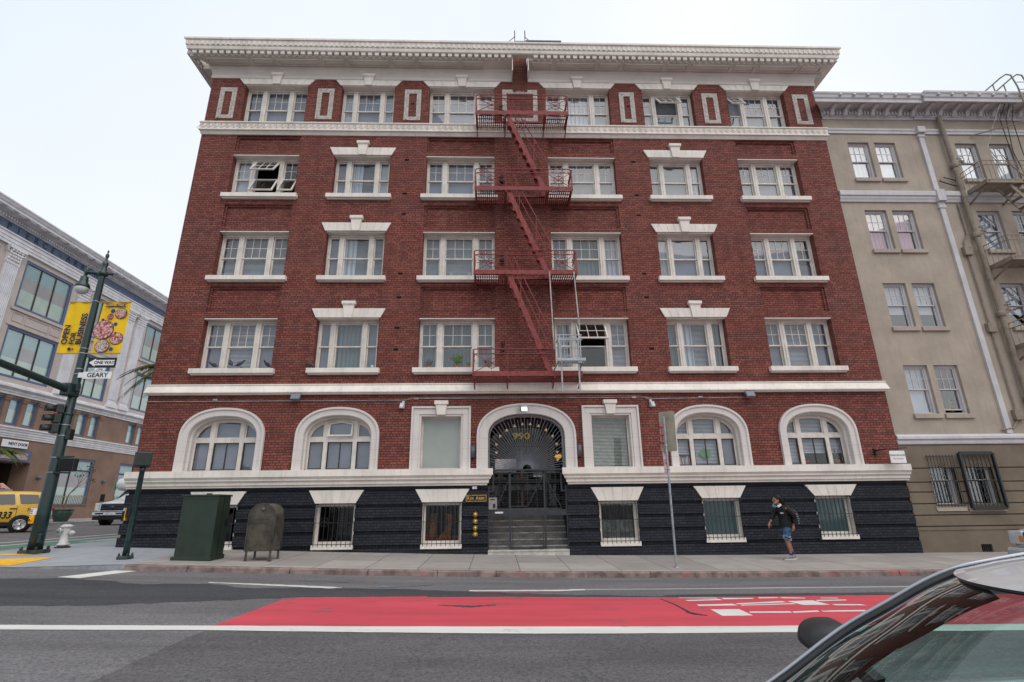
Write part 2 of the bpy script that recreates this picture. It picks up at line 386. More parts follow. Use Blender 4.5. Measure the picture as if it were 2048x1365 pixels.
def poly_strip(edgeA, edgeB, n, lift, mat_, name, jit=0, seed=1, zf=road_z):
    """band between two polylines (x,y), resampled, draped on the road"""
    rnd = random.Random(seed)
    def res(pl):
        ls = [0]
        for a, b_ in zip(pl, pl[1:]): ls.append(ls[-1]+math.dist(a, b_))
        out = []
        for i in range(n+1):
            d = ls[-1]*i/n; k = 0
            while k < len(ls)-2 and ls[k+1] < d: k += 1
            t = (d-ls[k])/max(1e-9, ls[k+1]-ls[k]); out.append((lerp(pl[k][0], pl[k+1][0], t), lerp(pl[k][1], pl[k+1][1], t)))
        return out
    A, B = res(edgeA), res(edgeB); b = MB(); vs = []; m = max(4, min(26, int(math.dist(A[0], B[0])/.25)))
    for i in range(n+1):
        a = (A[i][0], A[i][1]+rnd.uniform(-jit, jit)); c = (B[i][0], B[i][1]+rnd.uniform(-jit, jit))
        for j in range(m+1):
            x, y = lerp(a[0], c[0], j/m), lerp(a[1], c[1], j/m); vs.append((x, y, zf(x, y)+lift*.55))
    b.add(vs, [(i*(m+1)+j, (i+1)*(m+1)+j, (i+1)*(m+1)+j+1, i*(m+1)+j+1) for i in range(n) for j in range(m)], True)
    return struct(name, b, mat_)
# darker asphalt nearest the camera, right of the seam
poly_strip([(-3.4, -9.5), (20, -9.4)], [(-3.45, -15.9), (20, -15.9)], 60, .003, ASPHD, 'road_surface_near', .008)
# red bus lane and the white lines
poly_strip([(-3.42, -7.2), (-2.6, -6.95), (.3, -6.62), (2.6, -6.75), (5.4, -6.5), (25, -6.5)], [(-3.45, -9.32), (.3, -9.2), (4, -9.13), (25, -9.1)], 140, .006, REDP, 'red_lane', .022, 3)
poly_strip([(-3.2, -7.0), (-1.2, -6.7)], [(-3.35, -7.28), (-1.1, -7.02)], 16, .007, REDP, 'red_lane_edge', .03, 4)
poly_strip([(-9, -9.72), (-5.8, -9.5), (-3.4, -9.34), (.3, -9.19), (4, -9.12), (25, -9.08)], [(-9, -10), (-5.7, -9.76), (-3.4, -9.60), (.3, -9.61), (4, -9.5), (25, -9.46)], 150, .010, WHP, 'lane_line', .006, 5)
poly_strip([(-5.6, -5.28), (-4.4, -5.42), (-3.1, -5.62), (-2.9, -5.74)], [(-5.6, -5.36), (-4.4, -5.60), (-3.1, -5.86), (-2.9, -5.76)], 30, .009, WHP, 'lane_line', .02, 6)
poly_strip([(-.5, -5.86), (1.3, -5.70), (1.7, -5.62)], [(-.5, -6.0), (1.3, -5.86), (1.7, -5.74)], 20, .010, WHP, 'lane_line', .015, 6)
poly_strip([(-.4, -6.0), (1.25, -5.87)], [(-.4, -6.1), (1.25, -5.98)], 14, .009, REDP, 'red_lane_edge', .015, 8)
poly_strip([(1.4, -5.60), (6, -5.38), (25, -5.3)], [(1.4, -5.66), (6, -5.45), (25, -5.38)], 60, .009, WHP, 'lane_line', .006, 7)
poly_strip([(-8.75, -5.0), (-8.55, -3.62)], [(-8.25, -5.08), (-8.05, -3.62)], 14, .009, WHP, 'crosswalk_line', .012, 9)
# trench patch winding along the kerb side
poly_strip([(-16, -5.0), (-9.5, -5.35), (-8.4, -5.12), (-7.6, -5.3), (-6.7, -5.75), (-5.5, -5.45), (-4.6, -6.0), (-3.3, -5.8), (-1.9, -5.78), (-.4, -6.0), (.9, -6.25), (3.2, -6.55)],
           [(-16, -7.6), (-10, -7.6), (-7.6, -7.4), (-6.6, -6.7), (-5.6, -6.9), (-4.2, -7.1), (-3.0, -6.95), (-1.5, -6.92), (-.4, -6.75), (.4, -6.66), (1.5, -6.6), (3.2, -6.58)], 90, .005, PATCH, 'road_patch', .055, 11)
poly_strip([(-14, -7.2), (-8.5, -7.15), (-6.8, -6.7), (-4.6, -6.85), (-3.5, -7.0)], [(-14, -9.0), (-7.4, -8.4), (-5.9, -8.1), (-4.3, -7.45), (-3.5, -7.1)], 60, .0035, PATCH, 'road_patch', .06, 12)
poly_strip([(3.0, -6.35), (4.2, -6.2), (20, -5.9)], [(3.0, -6.6), (4.2, -6.52), (20, -6.6)], 30, .004, PATCH, 'road_patch', .02, 13)
# crack and scuffs in the red lane
TARM = mat('crack_filler', (.045, .04, .042), .8)
poly_strip([(2.80, -6.8), (2.84, -7.4), (2.82, -8.1)], [(2.83, -6.8), (2.88, -7.4), (2.87, -8.1)], 26, .011, TARM, 'road_crack', .012, 41)
poly_strip([(2.78, -8.12), (2.84, -8.32), (3.0, -8.42)], [(2.86, -8.1), (2.96, -8.28), (3.02, -8.4)], 14, .011, TARM, 'road_crack', .02, 42)
poly_strip([(-.9, -7.55), (-.4, -7.62), (.0, -7.5)], [(-.9, -7.62), (-.4, -7.78), (.0, -7.56)], 22, .010, PATCH, 'paint_scuff', .03, 43)
poly_strip([(4.4, -7.6), (4.7, -7.9), (5.2, -8.2)], [(4.42, -7.61), (4.73, -7.92), (5.22, -8.22)], 16, .014, TARM, 'road_crack', .01, 44)
# faded utility chalk
poly_strip([(-4.1, -4.75), (-2.9, -4.95)], [(-4.1, -4.79), (-2.9, -4.99)], 8, .011, BLP, 'chalk_mark', .02, 14)
poly_strip([(-2.3, -5.6), (-1.3, -5.15)], [(-2.25, -5.66), (-1.25, -5.2)], 8, .012, BLP, 'chalk_mark', .02, 15)
# broken painted word on the red lane (strokes surveyed on the road plane)
for k, (a, b_, c_, d_) in enumerate(STROKES if 'STROKES' in globals() else []):
    poly_strip([a, b_], [d_, c_], 6, .012, WHP, 'lane_lettering', .006, 20+k)
# cross street: bike lane, lines
fz = lambda x, y: ground_z(x, y)
poly_strip([(-13.62, -30), (-13.62, 70)], [(-15.35, -30), (-15.35, 70)], 80, .006, GRP, 'bike_lane', 0, 30, fz)
poly_strip([(-15.35, -3), (-15.35, 70)], [(-15.47, -3), (-15.47, 70)], 60, .009, WHP, 'lane_line', .004, 31, fz)
poly_strip([(-16.25, -3), (-16.25, 70)], [(-16.37, -3), (-16.37, 70)], 60, .009, WHP, 'lane_line', .004, 32, fz)
poly_strip([(-19.0, -3), (-19.0, 70)], [(-19.12, -3), (-19.12, 70)], 60, .009, ORP, 'lane_line', .004, 33, fz)
poly_strip([(-19.3, -3), (-19.3, 70)], [(-19.42, -3), (-19.42, 70)], 60, .009, ORP, 'lane_line', .004, 34, fz)
poly_strip([(-14.0, 3.4), (-14.0, 7)], [(-14.7, 3.4), (-14.7, 7)], 10, .010, paint('worn_white_paint', (.5, .52, .48), .9, (.10, .2, .14), (.45, .55)), 'lane_symbol', .02, 35, fz)

# pavements: slabs with joints
def paving(name, c, jx=1.2, jy=1.2, offx=.03):
    m, t, b = newmat(name); p = wpos(t); s = N(t, 'SeparateXYZ'); L(t, p, s.inputs[0])
    def joint(out, pitch, off, wdt):
        a = N(t, 'Math', operation='MULTIPLY_ADD'); L(t, out, a.inputs[0]); a.inputs[1].default_value = 1/pitch; a.inputs[2].default_value = off
        fr = N(t, 'Math', operation='FRACT'); L(t, a.outputs[0], fr.inputs[0]); su = N(t, 'Math', operation='SUBTRACT'); L(t, fr.outputs[0], su.inputs[0]); su.inputs[1].default_value = .5
        ab = N(t, 'Math', operation='ABSOLUTE'); L(t, su.outputs[0], ab.inputs[0]); lt = N(t, 'Math', operation='LESS_THAN'); L(t, ab.outputs[0], lt.inputs[0]); lt.inputs[1].default_value = wdt/pitch/2; return lt.outputs[0], a.outputs[0]
    j1, q1 = joint(s.outputs[0], jx, offx, .018); j2, q2 = joint(s.outputs[1], jy, .1, .014)
    mxx = N(t, 'Math', operation='MAXIMUM'); L(t, j1, mxx.inputs[0]); L(t, j2, mxx.inputs[1])
    fl1 = N(t, 'Math', operation='ROUND'); L(t, q1, fl1.inputs[0]); fl2 = N(t, 'Math', operation='ROUND'); L(t, q2, fl2.inputs[0])
    cb = N(t, 'CombineXYZ'); L(t, fl1.outputs[0], cb.inputs[0]); L(t, fl2.outputs[0], cb.inputs[1]); wn = N(t, 'TexWhiteNoise'); L(t, cb.outputs[0], wn.inputs['Vector'])
    col = mixc(t, wn.outputs['Value'], tuple(x*.84 for x in c), tuple(x*1.1 for x in c))
    col = mixc(t, ramp(t, noise(t, p, 1.6, 7, .7), .45, .75, (0,0,0), (.55,)*3), col, tuple(x*.55 for x in c))
    col = mixc(t, ramp(t, noise(t, p, 90, 2), .5, .75, (0,0,0), (.4,)*3), col, tuple(x*.5 for x in c))
    sp_ = noise(t, p, 17, 1); col = mixc(t, ramp(t, sp_, .73, .76, (0,0,0), (.6,)*3), col, tuple(x*.35 for x in c))
    col = mixc(t, mxx.outputs[0], col, tuple(x*.22 for x in c)); L(t, col, b.inputs['Base Color']); b.inputs['Roughness'].default_value = .85
    MATS[name] = m; return m
PAVE = paving('paving_concrete', (.34, .305, .28))
PAVEN = paving('new_concrete', (.36, .375, .40), 2.4, 1.8)
KERB = mat('granite_kerb', (.235, .17, .155), .85, var=.25, sc=4, c2=(.30, .13, .12), bmp=.2)
KERBN = mat('new_kerb', (.25, .26, .27), .85, var=.15, sc=5)
def sweep(name, path_out, path_in, mat_, n=10, zf=side_z, lift=0):
    b = MB(); vs = []
    for (x0, y0), (x1, y1) in zip(path_out, path_in):
        for j in range(n+1):
            x, y = lerp(x0, x1, j/n), lerp(y0, y1, j/n); vs.append((x, y, zf(x, y)+lift))
    k = len(path_out); b.add(vs, [(i*(n+1)+j, i*(n+1)+j+1, (i+1)*(n+1)+j+1, (i+1)*(n+1)+j) for i in range(k-1) for j in range(n)], True)
    return struct(name, b, mat_)
KX0 = -8.4
out = [(x, -3.42) for x in frange(45, KX0, 90)]; inn = [(x, .6) for x in frange(45, KX0, 90)]
sweep('sidewalk', out, inn, PAVE)
corner = [(x, -3.57) for x in frange(KX0, -11, 14)]+[(-11-2.6*math.sin(a), -.97-2.6*math.cos(a)) for a in frange(0, PI/2, 12)][1:]+[(-13.6, y) for y in frange(-.5, 70, 50)]
cin = [(x, .6) for x in frange(KX0, -10.9, 14)]+[(-10.9, .6)]*12+[(-10.9, max(.6, y)) for y in frange(-.5, 70, 50)]
sweep('sidewalk_corner', corner, cin, PAVEN)
# kerbs: top strip plus face
def kerb(name, path, mat_, wd, zt, zb, nrm):
    b = MB()
    for i, ((x0, y0), (x1, y1)) in enumerate(zip(path, path[1:])):
        n0 = nrm(x0, y0); n1 = nrm(x1, y1); r = .025
        for q, (o0, h0), (o1, h1) in ((0, (wd, 0), (r, 0)), (1, (r, 0), (0, -r)), (2, (0, -r), (-.012, None))):
            def P(x, y, n, o_, h): return (x+n[0]*o_, y+n[1]*o_, zb(x, y)-.05 if h is None else zt(x, y)+h+.002)
            b.quad(P(x0, y0, n0, o0, h0), P(x1, y1, n1, o0, h0), P(x1, y1, n1, o1, h1), P(x0, y0, n0, o1, h1))
    return struct(name, b, mat_)
rk = random.Random(4); KP = []
xk = 45.0
while xk > KX0:
    x2 = max(KX0, xk-rk.uniform(1.3, 2.3)); dy = rk.uniform(-.012, .012); kerb('kerb', [(x, -3.57+dy) for x in frange(xk-.006, x2+.006, 4)], KERB, .16, side_z, road_z, lambda x, y: (0, 1)); xk = x2
kerb('kerb_corner', corner[:14], KERBN, .16, side_z, lambda x, y: road_z(x, y), lambda x, y: (0, 1))
kerb('kerb_corner', corner[14:], KERBN, .16, side_z, lambda x, y: ground_z(x, y), lambda x, y: (0, 1) if x > -11.05 else ((1, 0) if y > -.97 else (-(x+11)/2.6, -(y+.97)/2.6)))
# far pavement of the cross street, near pavement behind the camera
sheet('sidewalk_far', [-27, -26.999, -29, -32.5], frange(-2, 80, 30), lambda x, y: .92 if x > -27.01 else lerp(.92, 1.06, (-27-x)/5), PAVE)
kb = MB(); kb.box(-27.15, -26.98, -2, 80, .7, .93); struct('kerb_far', kb, KERBN)
b = MB(); b.box(-12, 40, -20, -16.1, -.4, .02); struct('sidewalk_near', b, PAVE)
# tactile pads
TACT = mat('tactile_yellow', (.80, .43, .03), .7, var=.08, sc=5, bmp=.6)
def pad(pts, name='tactile_pad'):
    b = MB(); (a, bb, c_, d_) = pts; n = 16
    vs = []
    for i in range(n+1):
        for j in range(n+1):
            x = lerp(lerp(a[0], bb[0], i/n), lerp(d_[0], c_[0], i/n), j/n); y = lerp(lerp(a[1], bb[1], i/n), lerp(d_[1], c_[1], i/n), j/n); vs.append((x, y, side_z(x, y)+.008))
    b.add(vs, [(i*(n+1)+j, (i+1)*(n+1)+j, (i+1)*(n+1)+j+1, i*(n+1)+j+1) for i in range(n) for j in range(n)])
    return struct(name, b, TACT)
pad([(-11.05, -3.46), (-11.1, -2.05), (-11.95, -2.65), (-12.3, -3.2)])
pad([(-11.8, -1.66), (-11.95, -1.5), (-12.9, -2.1), (-12.7, -2.4)])
# ================================================================ red brick apartment building
BX0, BX1, BC = -11.02, 12.93, .97
bld = empty('apartment_building', (0, 0, 0), 0, 'five-storey red brick apartment building with cream trim, black brick base and red fire escape', 'building')
COLX = [(-9.70, -7.30), (-5.98, -3.92), (-2.57, -.02), (2.0, 4.54), (5.86, 7.90), (9.28, 11.62)]
ROWS = [(5.94, 7.70), (9.21, 10.98), (12.46, 14.17), (15.56, 17.40)]
TOPZ = 18.9
ARCH = [(-9.55, -7.45), (-6.0, -3.9), (5.77, 7.83), (9.36, 11.40)]     # clear openings of the arched windows
def arch_z(x, xc, hw, spring, rise, p=2.3):
    u = min(1, abs(x-xc)/hw); return spring+rise*(1-u**p)**(1/p)
def wall_cells(b, x0, x1, z0, z1, y, holes, arches=()):
    """front skin with rectangular holes (hx0,hx1,hz0,hz1) and arched ones (hx0,hx1,hz0,spring,rise)"""
    hs = list(holes)+[(a[0], a[1], a[2], a[3]+a[4]) for a in arches]
    xs_ = sorted({x0, x1}|{v for h in hs for v in h[:2] if x0 < v < x1}); zs_ = sorted({z0, z1}|{v for h in hs for v in h[2:4] if z0 < v < z1})
    for i in range(len(xs_)-1):
        j = 0
        while j < len(zs_)-1:
            cx, cz = (xs_[i]+xs_[i+1])/2, (zs_[j]+zs_[j+1])/2
            if not any(h[0] < cx < h[1] and h[2] < cz < h[3] for h in hs): b.quad((xs_[i], y, zs_[j]), (xs_[i+1], y, zs_[j]), (xs_[i+1], y, zs_[j+1]), (xs_[i], y, zs_[j+1]))
            j += 1
    for a in arches:
        n = 24; xc = (a[0]+a[1])/2; hw = (a[1]-a[0])/2; top = a[3]+a[4]
        for i in range(n):
            xa, xb = lerp(a[0], a[1], i/n), lerp(a[0], a[1], (i+1)/n)
            b.quad((xa, y, arch_z(xa, xc, hw, a[3], a[4])), (xb, y, arch_z(xb, xc, hw, a[3], a[4])), (xb, y, top), (xa, y, top))
def reveal(b, x0, x1, z0, z1, y0, y1):
    b.quad((x0, y0, z0), (x0, y1, z0), (x0, y1, z1), (x0, y0, z1)); b.quad((x1, y0, z0), (x1, y0, z1), (x1, y1, z1), (x1, y1, z0))
    b.quad((x0, y0, z1), (x0, y1, z1), (x1, y1, z1), (x1, y0, z1)); b.quad((x0, y0, z0), (x1, y0, z0), (x1, y1, z0), (x0, y1, z0))
# --- brick wall
b = MB(); b.m(BRICK)
holes = [(c[0], c[1], r[0], r[1]) for c in COLX for r in ROWS]
REC = []
for ci in (0, 2, 3, 5):
    for z0, z1 in ((7.93, 8.86), (11.15, 12.06), (14.38, 15.02)): REC.append((COLX[ci][0]+.0, COLX[ci][1]-.0, z0, z1))
holesU = holes+REC
vents = [(x, z) for z in (8.45, 9.35, 11.7, 12.55, 14.0, 6.6, 7.35) for x in (-3.3, 5.25) if not (z in (7.35,) and x > 0)]
wall_cells(b, BX0, BX1, 5.1, TOPZ-.6, 0, holesU)
for h in holes: reveal(b, *h, 0, .5)
for x0, x1, z0, z1 in REC:     # two-step sunk panels
    d = .075; k = .055
    wall_cells(b, x0, x1, z0, z1, k, [(x0+d, x1-d, z0+d*.6, z1-d)]); reveal(b, x0, x1, z0, z1, 0, k)
    reveal(b, x0+d, x1-d, z0+d*.6, z1-d, k, 2*k); b.quad((x0+d, 2*k, z0+d*.6), (x1-d, 2*k, z0+d*.6), (x1-d, 2*k, z1-d), (x0+d, 2*k, z1-d))
gr_h = [(-2.45, -1.02, 2.7, 4.42), (2.99, 4.34, 2.7, 4.42)]
wall_cells(b, BX0, BX1, 2.6, 5.1, 0, gr_h, [(a[0]-.06, a[1]+.06, 2.6, 3.72, .78) for a in ARCH]+[(-.30, 2.24, 2.6, 3.72, .74)])
# side walls, back and roof
b.quad((BX0, 0, 2.6), (BX0, 22, 2.6), (BX0, 22, TOPZ-.6), (BX0, 0, TOPZ-.6)); b.quad((BX1, 0, 0), (BX1, 0, TOPZ-.6), (BX1, 22, TOPZ-.6), (BX1, 22, 0))
b.quad((BX0, 22, 0), (BX0, 22, 18.3), (BX1, 22, 18.3), (BX1, 22, 0))
b.build('brick_wall', None, bld, fix=False)
b = MB(); b.quad((BX0, .3, 18.25), (BX1, .3, 18.25), (BX1, 22, 18.25), (BX0, 22, 18.25)); b.build('roof', mat('tar_roof', (.07, .07, .07), .9), bld)
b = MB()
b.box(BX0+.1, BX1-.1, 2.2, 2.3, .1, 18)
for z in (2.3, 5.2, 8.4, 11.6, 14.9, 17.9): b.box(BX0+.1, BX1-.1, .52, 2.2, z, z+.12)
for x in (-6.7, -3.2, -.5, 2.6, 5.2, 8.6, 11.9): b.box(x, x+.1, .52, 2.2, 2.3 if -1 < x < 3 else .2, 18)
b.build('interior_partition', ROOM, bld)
# dark vent holes in the brick
b = MB()
for x, z in vents: b.box(x-.08, x+.08, -.004, .02, z-.035, z+.035)
for x in (-3.2, 5.25): b.box(x-.06, x+.06, -.004, .02, 16.55, 16.62)
b.build('air_vent', mat('vent_hole', (.01, .008, .008), 1), bld)

# --- black rusticated base
bands = [(-.3, .46), (.56, .86), (.95, 1.25), (1.33, 1.61), (1.70, 2.06), (2.16, 2.34)]
DX0, DX1 = -.24, 2.18
b = MB(); b.m(BLACK)
VX = [(-8.95, -7.75), (-5.42, -4.24), (-2.22, -1.04), (3.15, 4.33), (6.36, 7.52), (9.90, 11.02)]
VZ = [(.62, 1.72), (.58, 1.72), (.56, 1.72), (.56, 1.70), (.62, 1.74), (.66, 1.77)]
def base_piece(xa, xb):
    b.box(xa, xb, .045, .5, -.3, 2.40)
    for z0, z1 in bands: b.box(xa-.0, xb+.0, -.035, .05, z0, z1)
def base_run(xa, xb, wins):
    cur = xa
    for (x0, x1), (z0, z1) in wins:
        base_piece(cur, x0); 
        for (p, q) in ((-.3, z0-.06), (z1+.02, 2.4)): b.box(x0, x1, .045, .5, p, q)
        for p, q in bands:
            if q <= z0: b.box(x0, x1, -.035, .05, p, q)
            elif p < z0: b.box(x0, x1, -.035, .05, p, z0-.07)
            elif p > z1: b.box(x0, x1, -.035, .05, p, q)
        cur = x1
    base_piece(cur, xb)
base_run(DX1, BX1, list(zip(VX, VZ))[3:]); b.build('brick_base', None, bld, fix=False); b = MB(); b.m(BLACK)
base_run(BX0-.02, DX0, list(zip(VX, VZ))[:3])
for p, q in bands: b.box(BX0-.05, BX0-.02, -.035, 22, p, q)
b.box(BX0-.02, BX0+.3, .5, 22, -.2, 2.4)
b.build('brick_base', None, bld, fix=False)

# --- mouldings
def moulding(name, prof, segs, mat_=CREAM, bev=0):
    b = MB()
    for x0, x1, m0, m1 in segs: b.profx(prof, x0, x1, m0, m1)
    # return along the cross-street side
    o = b.build(name, mat_, bld, bev=bev); return o
P2 = [(.1, 2.23), (-.10, 2.23), (-.10, 2.27), (-.16, 2.30), (-.16, 2.37), (-.19, 2.40), (-.23, 2.42), (-.23, 2.47), (-.26, 2.49), (-.26, 2.50), (-.30, 2.53), (-.30, 2.72), (.1, 2.74)]
moulding('base_cornice', P2, [(BX0-.04, DX0-.12, 0, .9), (DX1+.12, BX1+.05, .9, 0)])
P1 = [(.05, 5.08), (-.12, 5.08), (-.14, 5.12), (-.19, 5.13), (-.19, 5.16), (-.07, 5.38), (-.09, 5.39), (-.09, 5.43), (.05, 5.46)]
moulding('belt_course', P1, [(BX0-.03, BX1+.03, .1, .1)])
PF = [(.05, 15.05), (-.03, 15.05), (-.07, 15.12), (-.10, 15.17), (-.15, 15.18), (-.15, 15.23), (-.115, 15.24), (-.115, 15.50), (-.15, 15.51), (-.15, 15.555), (.05, 15.57)]

# running scrolls on the frieze
b = MB(); n = 106; pit = (BX1-BX0+.1)/n
for i in range(n):
    cx = BX0-.05+pit*(i+.5); cz = 15.37; pts = []
    for k in range(18):
        a = PI*.5+k/17*3.1*PI; r_ = .088*(1-k/21); pts.append((cx+r_*math.cos(a), -.120, cz+r_*math.sin(a)))
    b.tube([(cx-pit, -.120, cz-.098), (cx-pit*.62, -.120, cz-.03), (cx-pit*.38, -.120, cz+.06)]+pts, .0115, 4, False)
b.box(BX0-.1, BX1+.1, -.121, -.114, 15.25, 15.262); b.box(BX0-.1, BX1+.1, -.121, -.114, 15.478, 15.49)
b.profx(PF, BX0, BX1, .5, .5); b.build('frieze_band', CREAM, bld)
# --- main cornice (cove, soffit panels, dentils, ribbed fascia)
NX0, NX1 = .70, 1.29
SB = [(.05, 17.69), (-.03, 17.69), (-.045, 17.72), (-.045, 17.78), (-.03, 17.83), (-.05, 17.93), (-.085, 18.04), (-.135, 18.12), (-.15, 18.15), (-.15, 18.20), (-.56, 18.23), (-.56, 18.5), (.05, 18.5)]
FA = [(-.5, 18.38), (-.70, 18.38), (-.73, 18.40), (-.745, 18.47), (-.745, 18.53), (-.77, 18.55), (-.79, 18.76), (-.84, 18.78), (-.84, 18.86), (-.5, 18.90)]
b = MB(); b.profx(FA, BX0, BX1, 1, 1)
for i in range(131):                         # ribs on the fascia
    x = BX0-.72+(BX1-BX0+1.44)*i/130; b.box(x-.045, x+.045, -.80, -.75, 18.56, 18.75)
b.build('cornice_fascia', CREAM, bld)
b = MB(); b.profx(SB, BX0, NX0, 1, 0); b.profx(SB, NX1, BX1, 0, 1)
nd = 98
for i in range(nd):
    x = BX0-.58+(BX1-BX0+1.16)*(i+.5)/nd
    if NX0-.05 < x < NX1+.05: continue
    b.box(x-.078, x+.078, -.69, -.56, 18.245, 18.385); b.box(x-.06, x+.06, -.665, -.6, 18.22, 18.25)
for i in range(5):                           # return on the left
    y = -.45+i*.25; b.box(BX0-.69, BX0-.56, y-.08, y+.08, 18.245, 18.385)
#
#                                      # sunk soffit panels as raised frames
xs_ = []
x = BX0-.1
while x < BX1-.4:
    for wd in (1.55, .8):
        a0, a1 = x, x+wd
        if not (a0 < NX1 and a1 > NX0):
            for (p, q, r_, s_) in ((a0, a1, -.50, -.475), (a0, a1, -.245, -.22), (a0, a0+.025, -.474, -.246), (a1-.025, a1, -.474, -.246)): b.box(p, q, r_, s_, 18.165, 18.24)
        x += wd+.18
b.build('cornice_soffit', SOFFIT, bld)
b = MB(); b.box(BX0-.84, BX0-.5, -.5, 22, 18.38, 18.88); b.box(BX0-.501, BX0+.1, .06, 22, 18.21, 18.5); b.build('cornice_return', SOFFIT, bld)
b = MB(); b.box(BX1-.1, BX1+.84, -.5, 22, 18.49, 18.88); b.box(BX1-.05, BX1+.5, .06, 22, 18.21, 18.5); b.build('cornice_return', SOFFIT, bld)
# brick pier that cuts through the cornice, with cream cheeks
b = MB(); b.m(BRICK); b.box(NX0, NX1, -.035, .2, 17.2, 18.9)
b.m(CREAM); b.box(NX0-.03, NX0+.0, -.60, -.0, 17.70, 18.5); b.box(NX1, NX1+.03, -.60, -.0, 17.70, 18.5)
b.build('brick_pier', None, bld)
b = MB(); b.box(1.2, 2.6, -.86, -.2, 18.88, 18.93); b.build('roof_board', mat('grey_board', (.25, .25, .26), .7), bld)

# --- terracotta panels between the top windows
ORN = mat('carved_terracotta', (.62, .56, .51), .8, var=.16, sc=16, bmp=1.0, fine=.35)
def tpanel(x0, x1, z0, z1):
    b = MB(); w_ = .17
    for (p, q, r_, s_) in ((x0, x1, z0, z0+.15), (x0, x1, z1-.19, z1), (x0, x0+w_, z0+.15, z1-.19), (x1-w_, x1, z0+.15, z1-.19)): b.box(p, q, -.03, .02, r_, s_)
    rnd = random.Random(int(x0*10))
    for k in range(int(((x1-x0)*2+(z1-z0)*2)/.05)):
        d = k*.05; W_, H_ = x1-x0-w_, z1-z0-w_
        if d < W_: p = (x0+w_/2+d, z0+.075)
        elif d < W_+H_: p = (x1-w_/2, z0+w_/2+d-W_)
        elif d < 2*W_+H_: p = (x1-w_/2-(d-W_-H_), z1-.095)
        else: p = (x0+w_/2, z1-w_/2-(d-2*W_-H_))
        px, pz = p[0]+rnd.uniform(-.035, .035), min(z1-.03, max(z0+.03, p[1]+rnd.uniform(-.035, .035)))
        b.lathe([(.004, -.044), (.018, -.038), (.024, -.028)], (px, -.0, pz), 6, 'y')
    b.build('terracotta_panel', ORN, bld)
for x0, x1 in ((-10.62, -9.99), (-6.89, -6.26), (-3.52, -2.88), (4.92, 5.52), (8.24, 8.87), (11.93, 12.56)): tpanel(x0, x1, 15.80, 17.24)
tpanel(.29, 1.67, 15.80, 17.30)

# --- window kit
def flat_arch(parent, xc, wb, wt, z0, z1, key=True, y=-.05, n=9, mat_=CREAM, topw=False):
    b = MB(); 
    for i in range(n):
        if key and i == n//2: continue
        a0, a1 = i/n, (i+1)/n; g_ = .006
        b.prism([(xc-wb/2+wb*a0+g_, z0), (xc-wb/2+wb*a1-g_, z0), (xc-wt/2+wt*a1-g_, z1), (xc-wt/2+wt*a0+g_, z1)], y, .04)
    b.prism([(xc-wb/2+.01, z0+.004), (xc+wb/2-.01, z0+.004), (xc+wt/2-.01, z1-.004), (xc-wt/2+.01, z1-.004)], y+.012, .03)
    if key:
        k = (z1-z0)
        b.prism([(xc-.13, z0-.02), (xc+.13, z0-.02), (xc+.19, z1+.13), (xc-.19, z1+.13)], y-.06, .03)
        b.box(xc-.23, xc+.23, y-.10, .03, z1+.13, z1+.24)
        b.box(xc-.21, xc+.21, y-.08, .03, z1+.10, z1+.13)
    return b.build('flat_arch', mat_, parent, bev=.006)
def sill(parent, x0, x1, z):
    b = MB(); b.box(x0-.14, x1+.14, -.16, .3, z-.16, z-.0); b.box(x0-.10, x1+.10, -.09, .05, z-.20, z-.16); b.build('sill', CREAM, parent, bev=.008)
def sash(b, x0, x1, z0, z1, y, cols=1, rows=1, fr=.045, mu=.018, dep=.05):
    b.box(x0, x1, y, y+dep, z0, z0+fr); b.box(x0, x1, y, y+dep, z1-fr, z1); b.box(x0, x0+fr, y, y+dep, z0+fr, z1-fr); b.box(x1-fr, x1, y, y+dep, z0+fr, z1-fr)
    for i in range(1, cols): xx = x0+fr+(x1-x0-2*fr)*i/cols; b.box(xx-mu/2, xx+mu/2, y+.01, y+.035, z0+fr, z1-fr)
    for j in range(1, rows): zz = z0+fr+(z1-z0-2*fr)*j/rows; b.box(x0+fr, x1-fr, y+.012, y+.033, zz-mu/2, zz+mu/2)
def curtain(parent, x0, x1, z0, z1, y, mat_=CURT, name='curtain', seed=0, gap=0):
    b = MB(); n = max(6, int((x1-x0)/.03)); rnd = random.Random(seed); ph = rnd.uniform(0, 6); vs = []
    for i in range(n+1):
        x = lerp(x0, x1, i/n); yy = y+.03*math.sin(x*38+ph)+.015*math.sin(x*83+ph*2)
        vs += [(x, yy, z0), (x+rnd.uniform(-.004, .004), yy*.5+y*.5, z1)]
    b.add(vs, [(2*i, 2*i+2, 2*i+3, 2*i+1) for i in range(n)], True); b.build(name, mat_, parent, fix=False)
def blind(parent, x0, x1, z0, z1, y, mat_=None, name='blind'):
    b = MB()
    if mat_ is None:
        n = int((z1-z0)/.045)
        for i in range(n):
            z = z1-.03-i*.045; b.quad((x0, y, z-.014), (x1, y, z-.014), (x1, y+.022, z+.018), (x0, y+.022, z+.018))
        b.box(x0, x1, y-.005, y+.03, z1-.03, z1); b.box(x0, x1, y, y+.02, z0-.01, z0+.015)
        b.build(name, SLAT, parent, fix=False)
    else:
        b.box(x0, x1, y, y+.004, z0, z1); b.box(x0, x1, y-.008, y+.008, z0, z0+.03); b.build(name, mat_, parent)
SLAT = mat('blind_slat', (.58, .57, .60), .5, var=.06, sc=4)
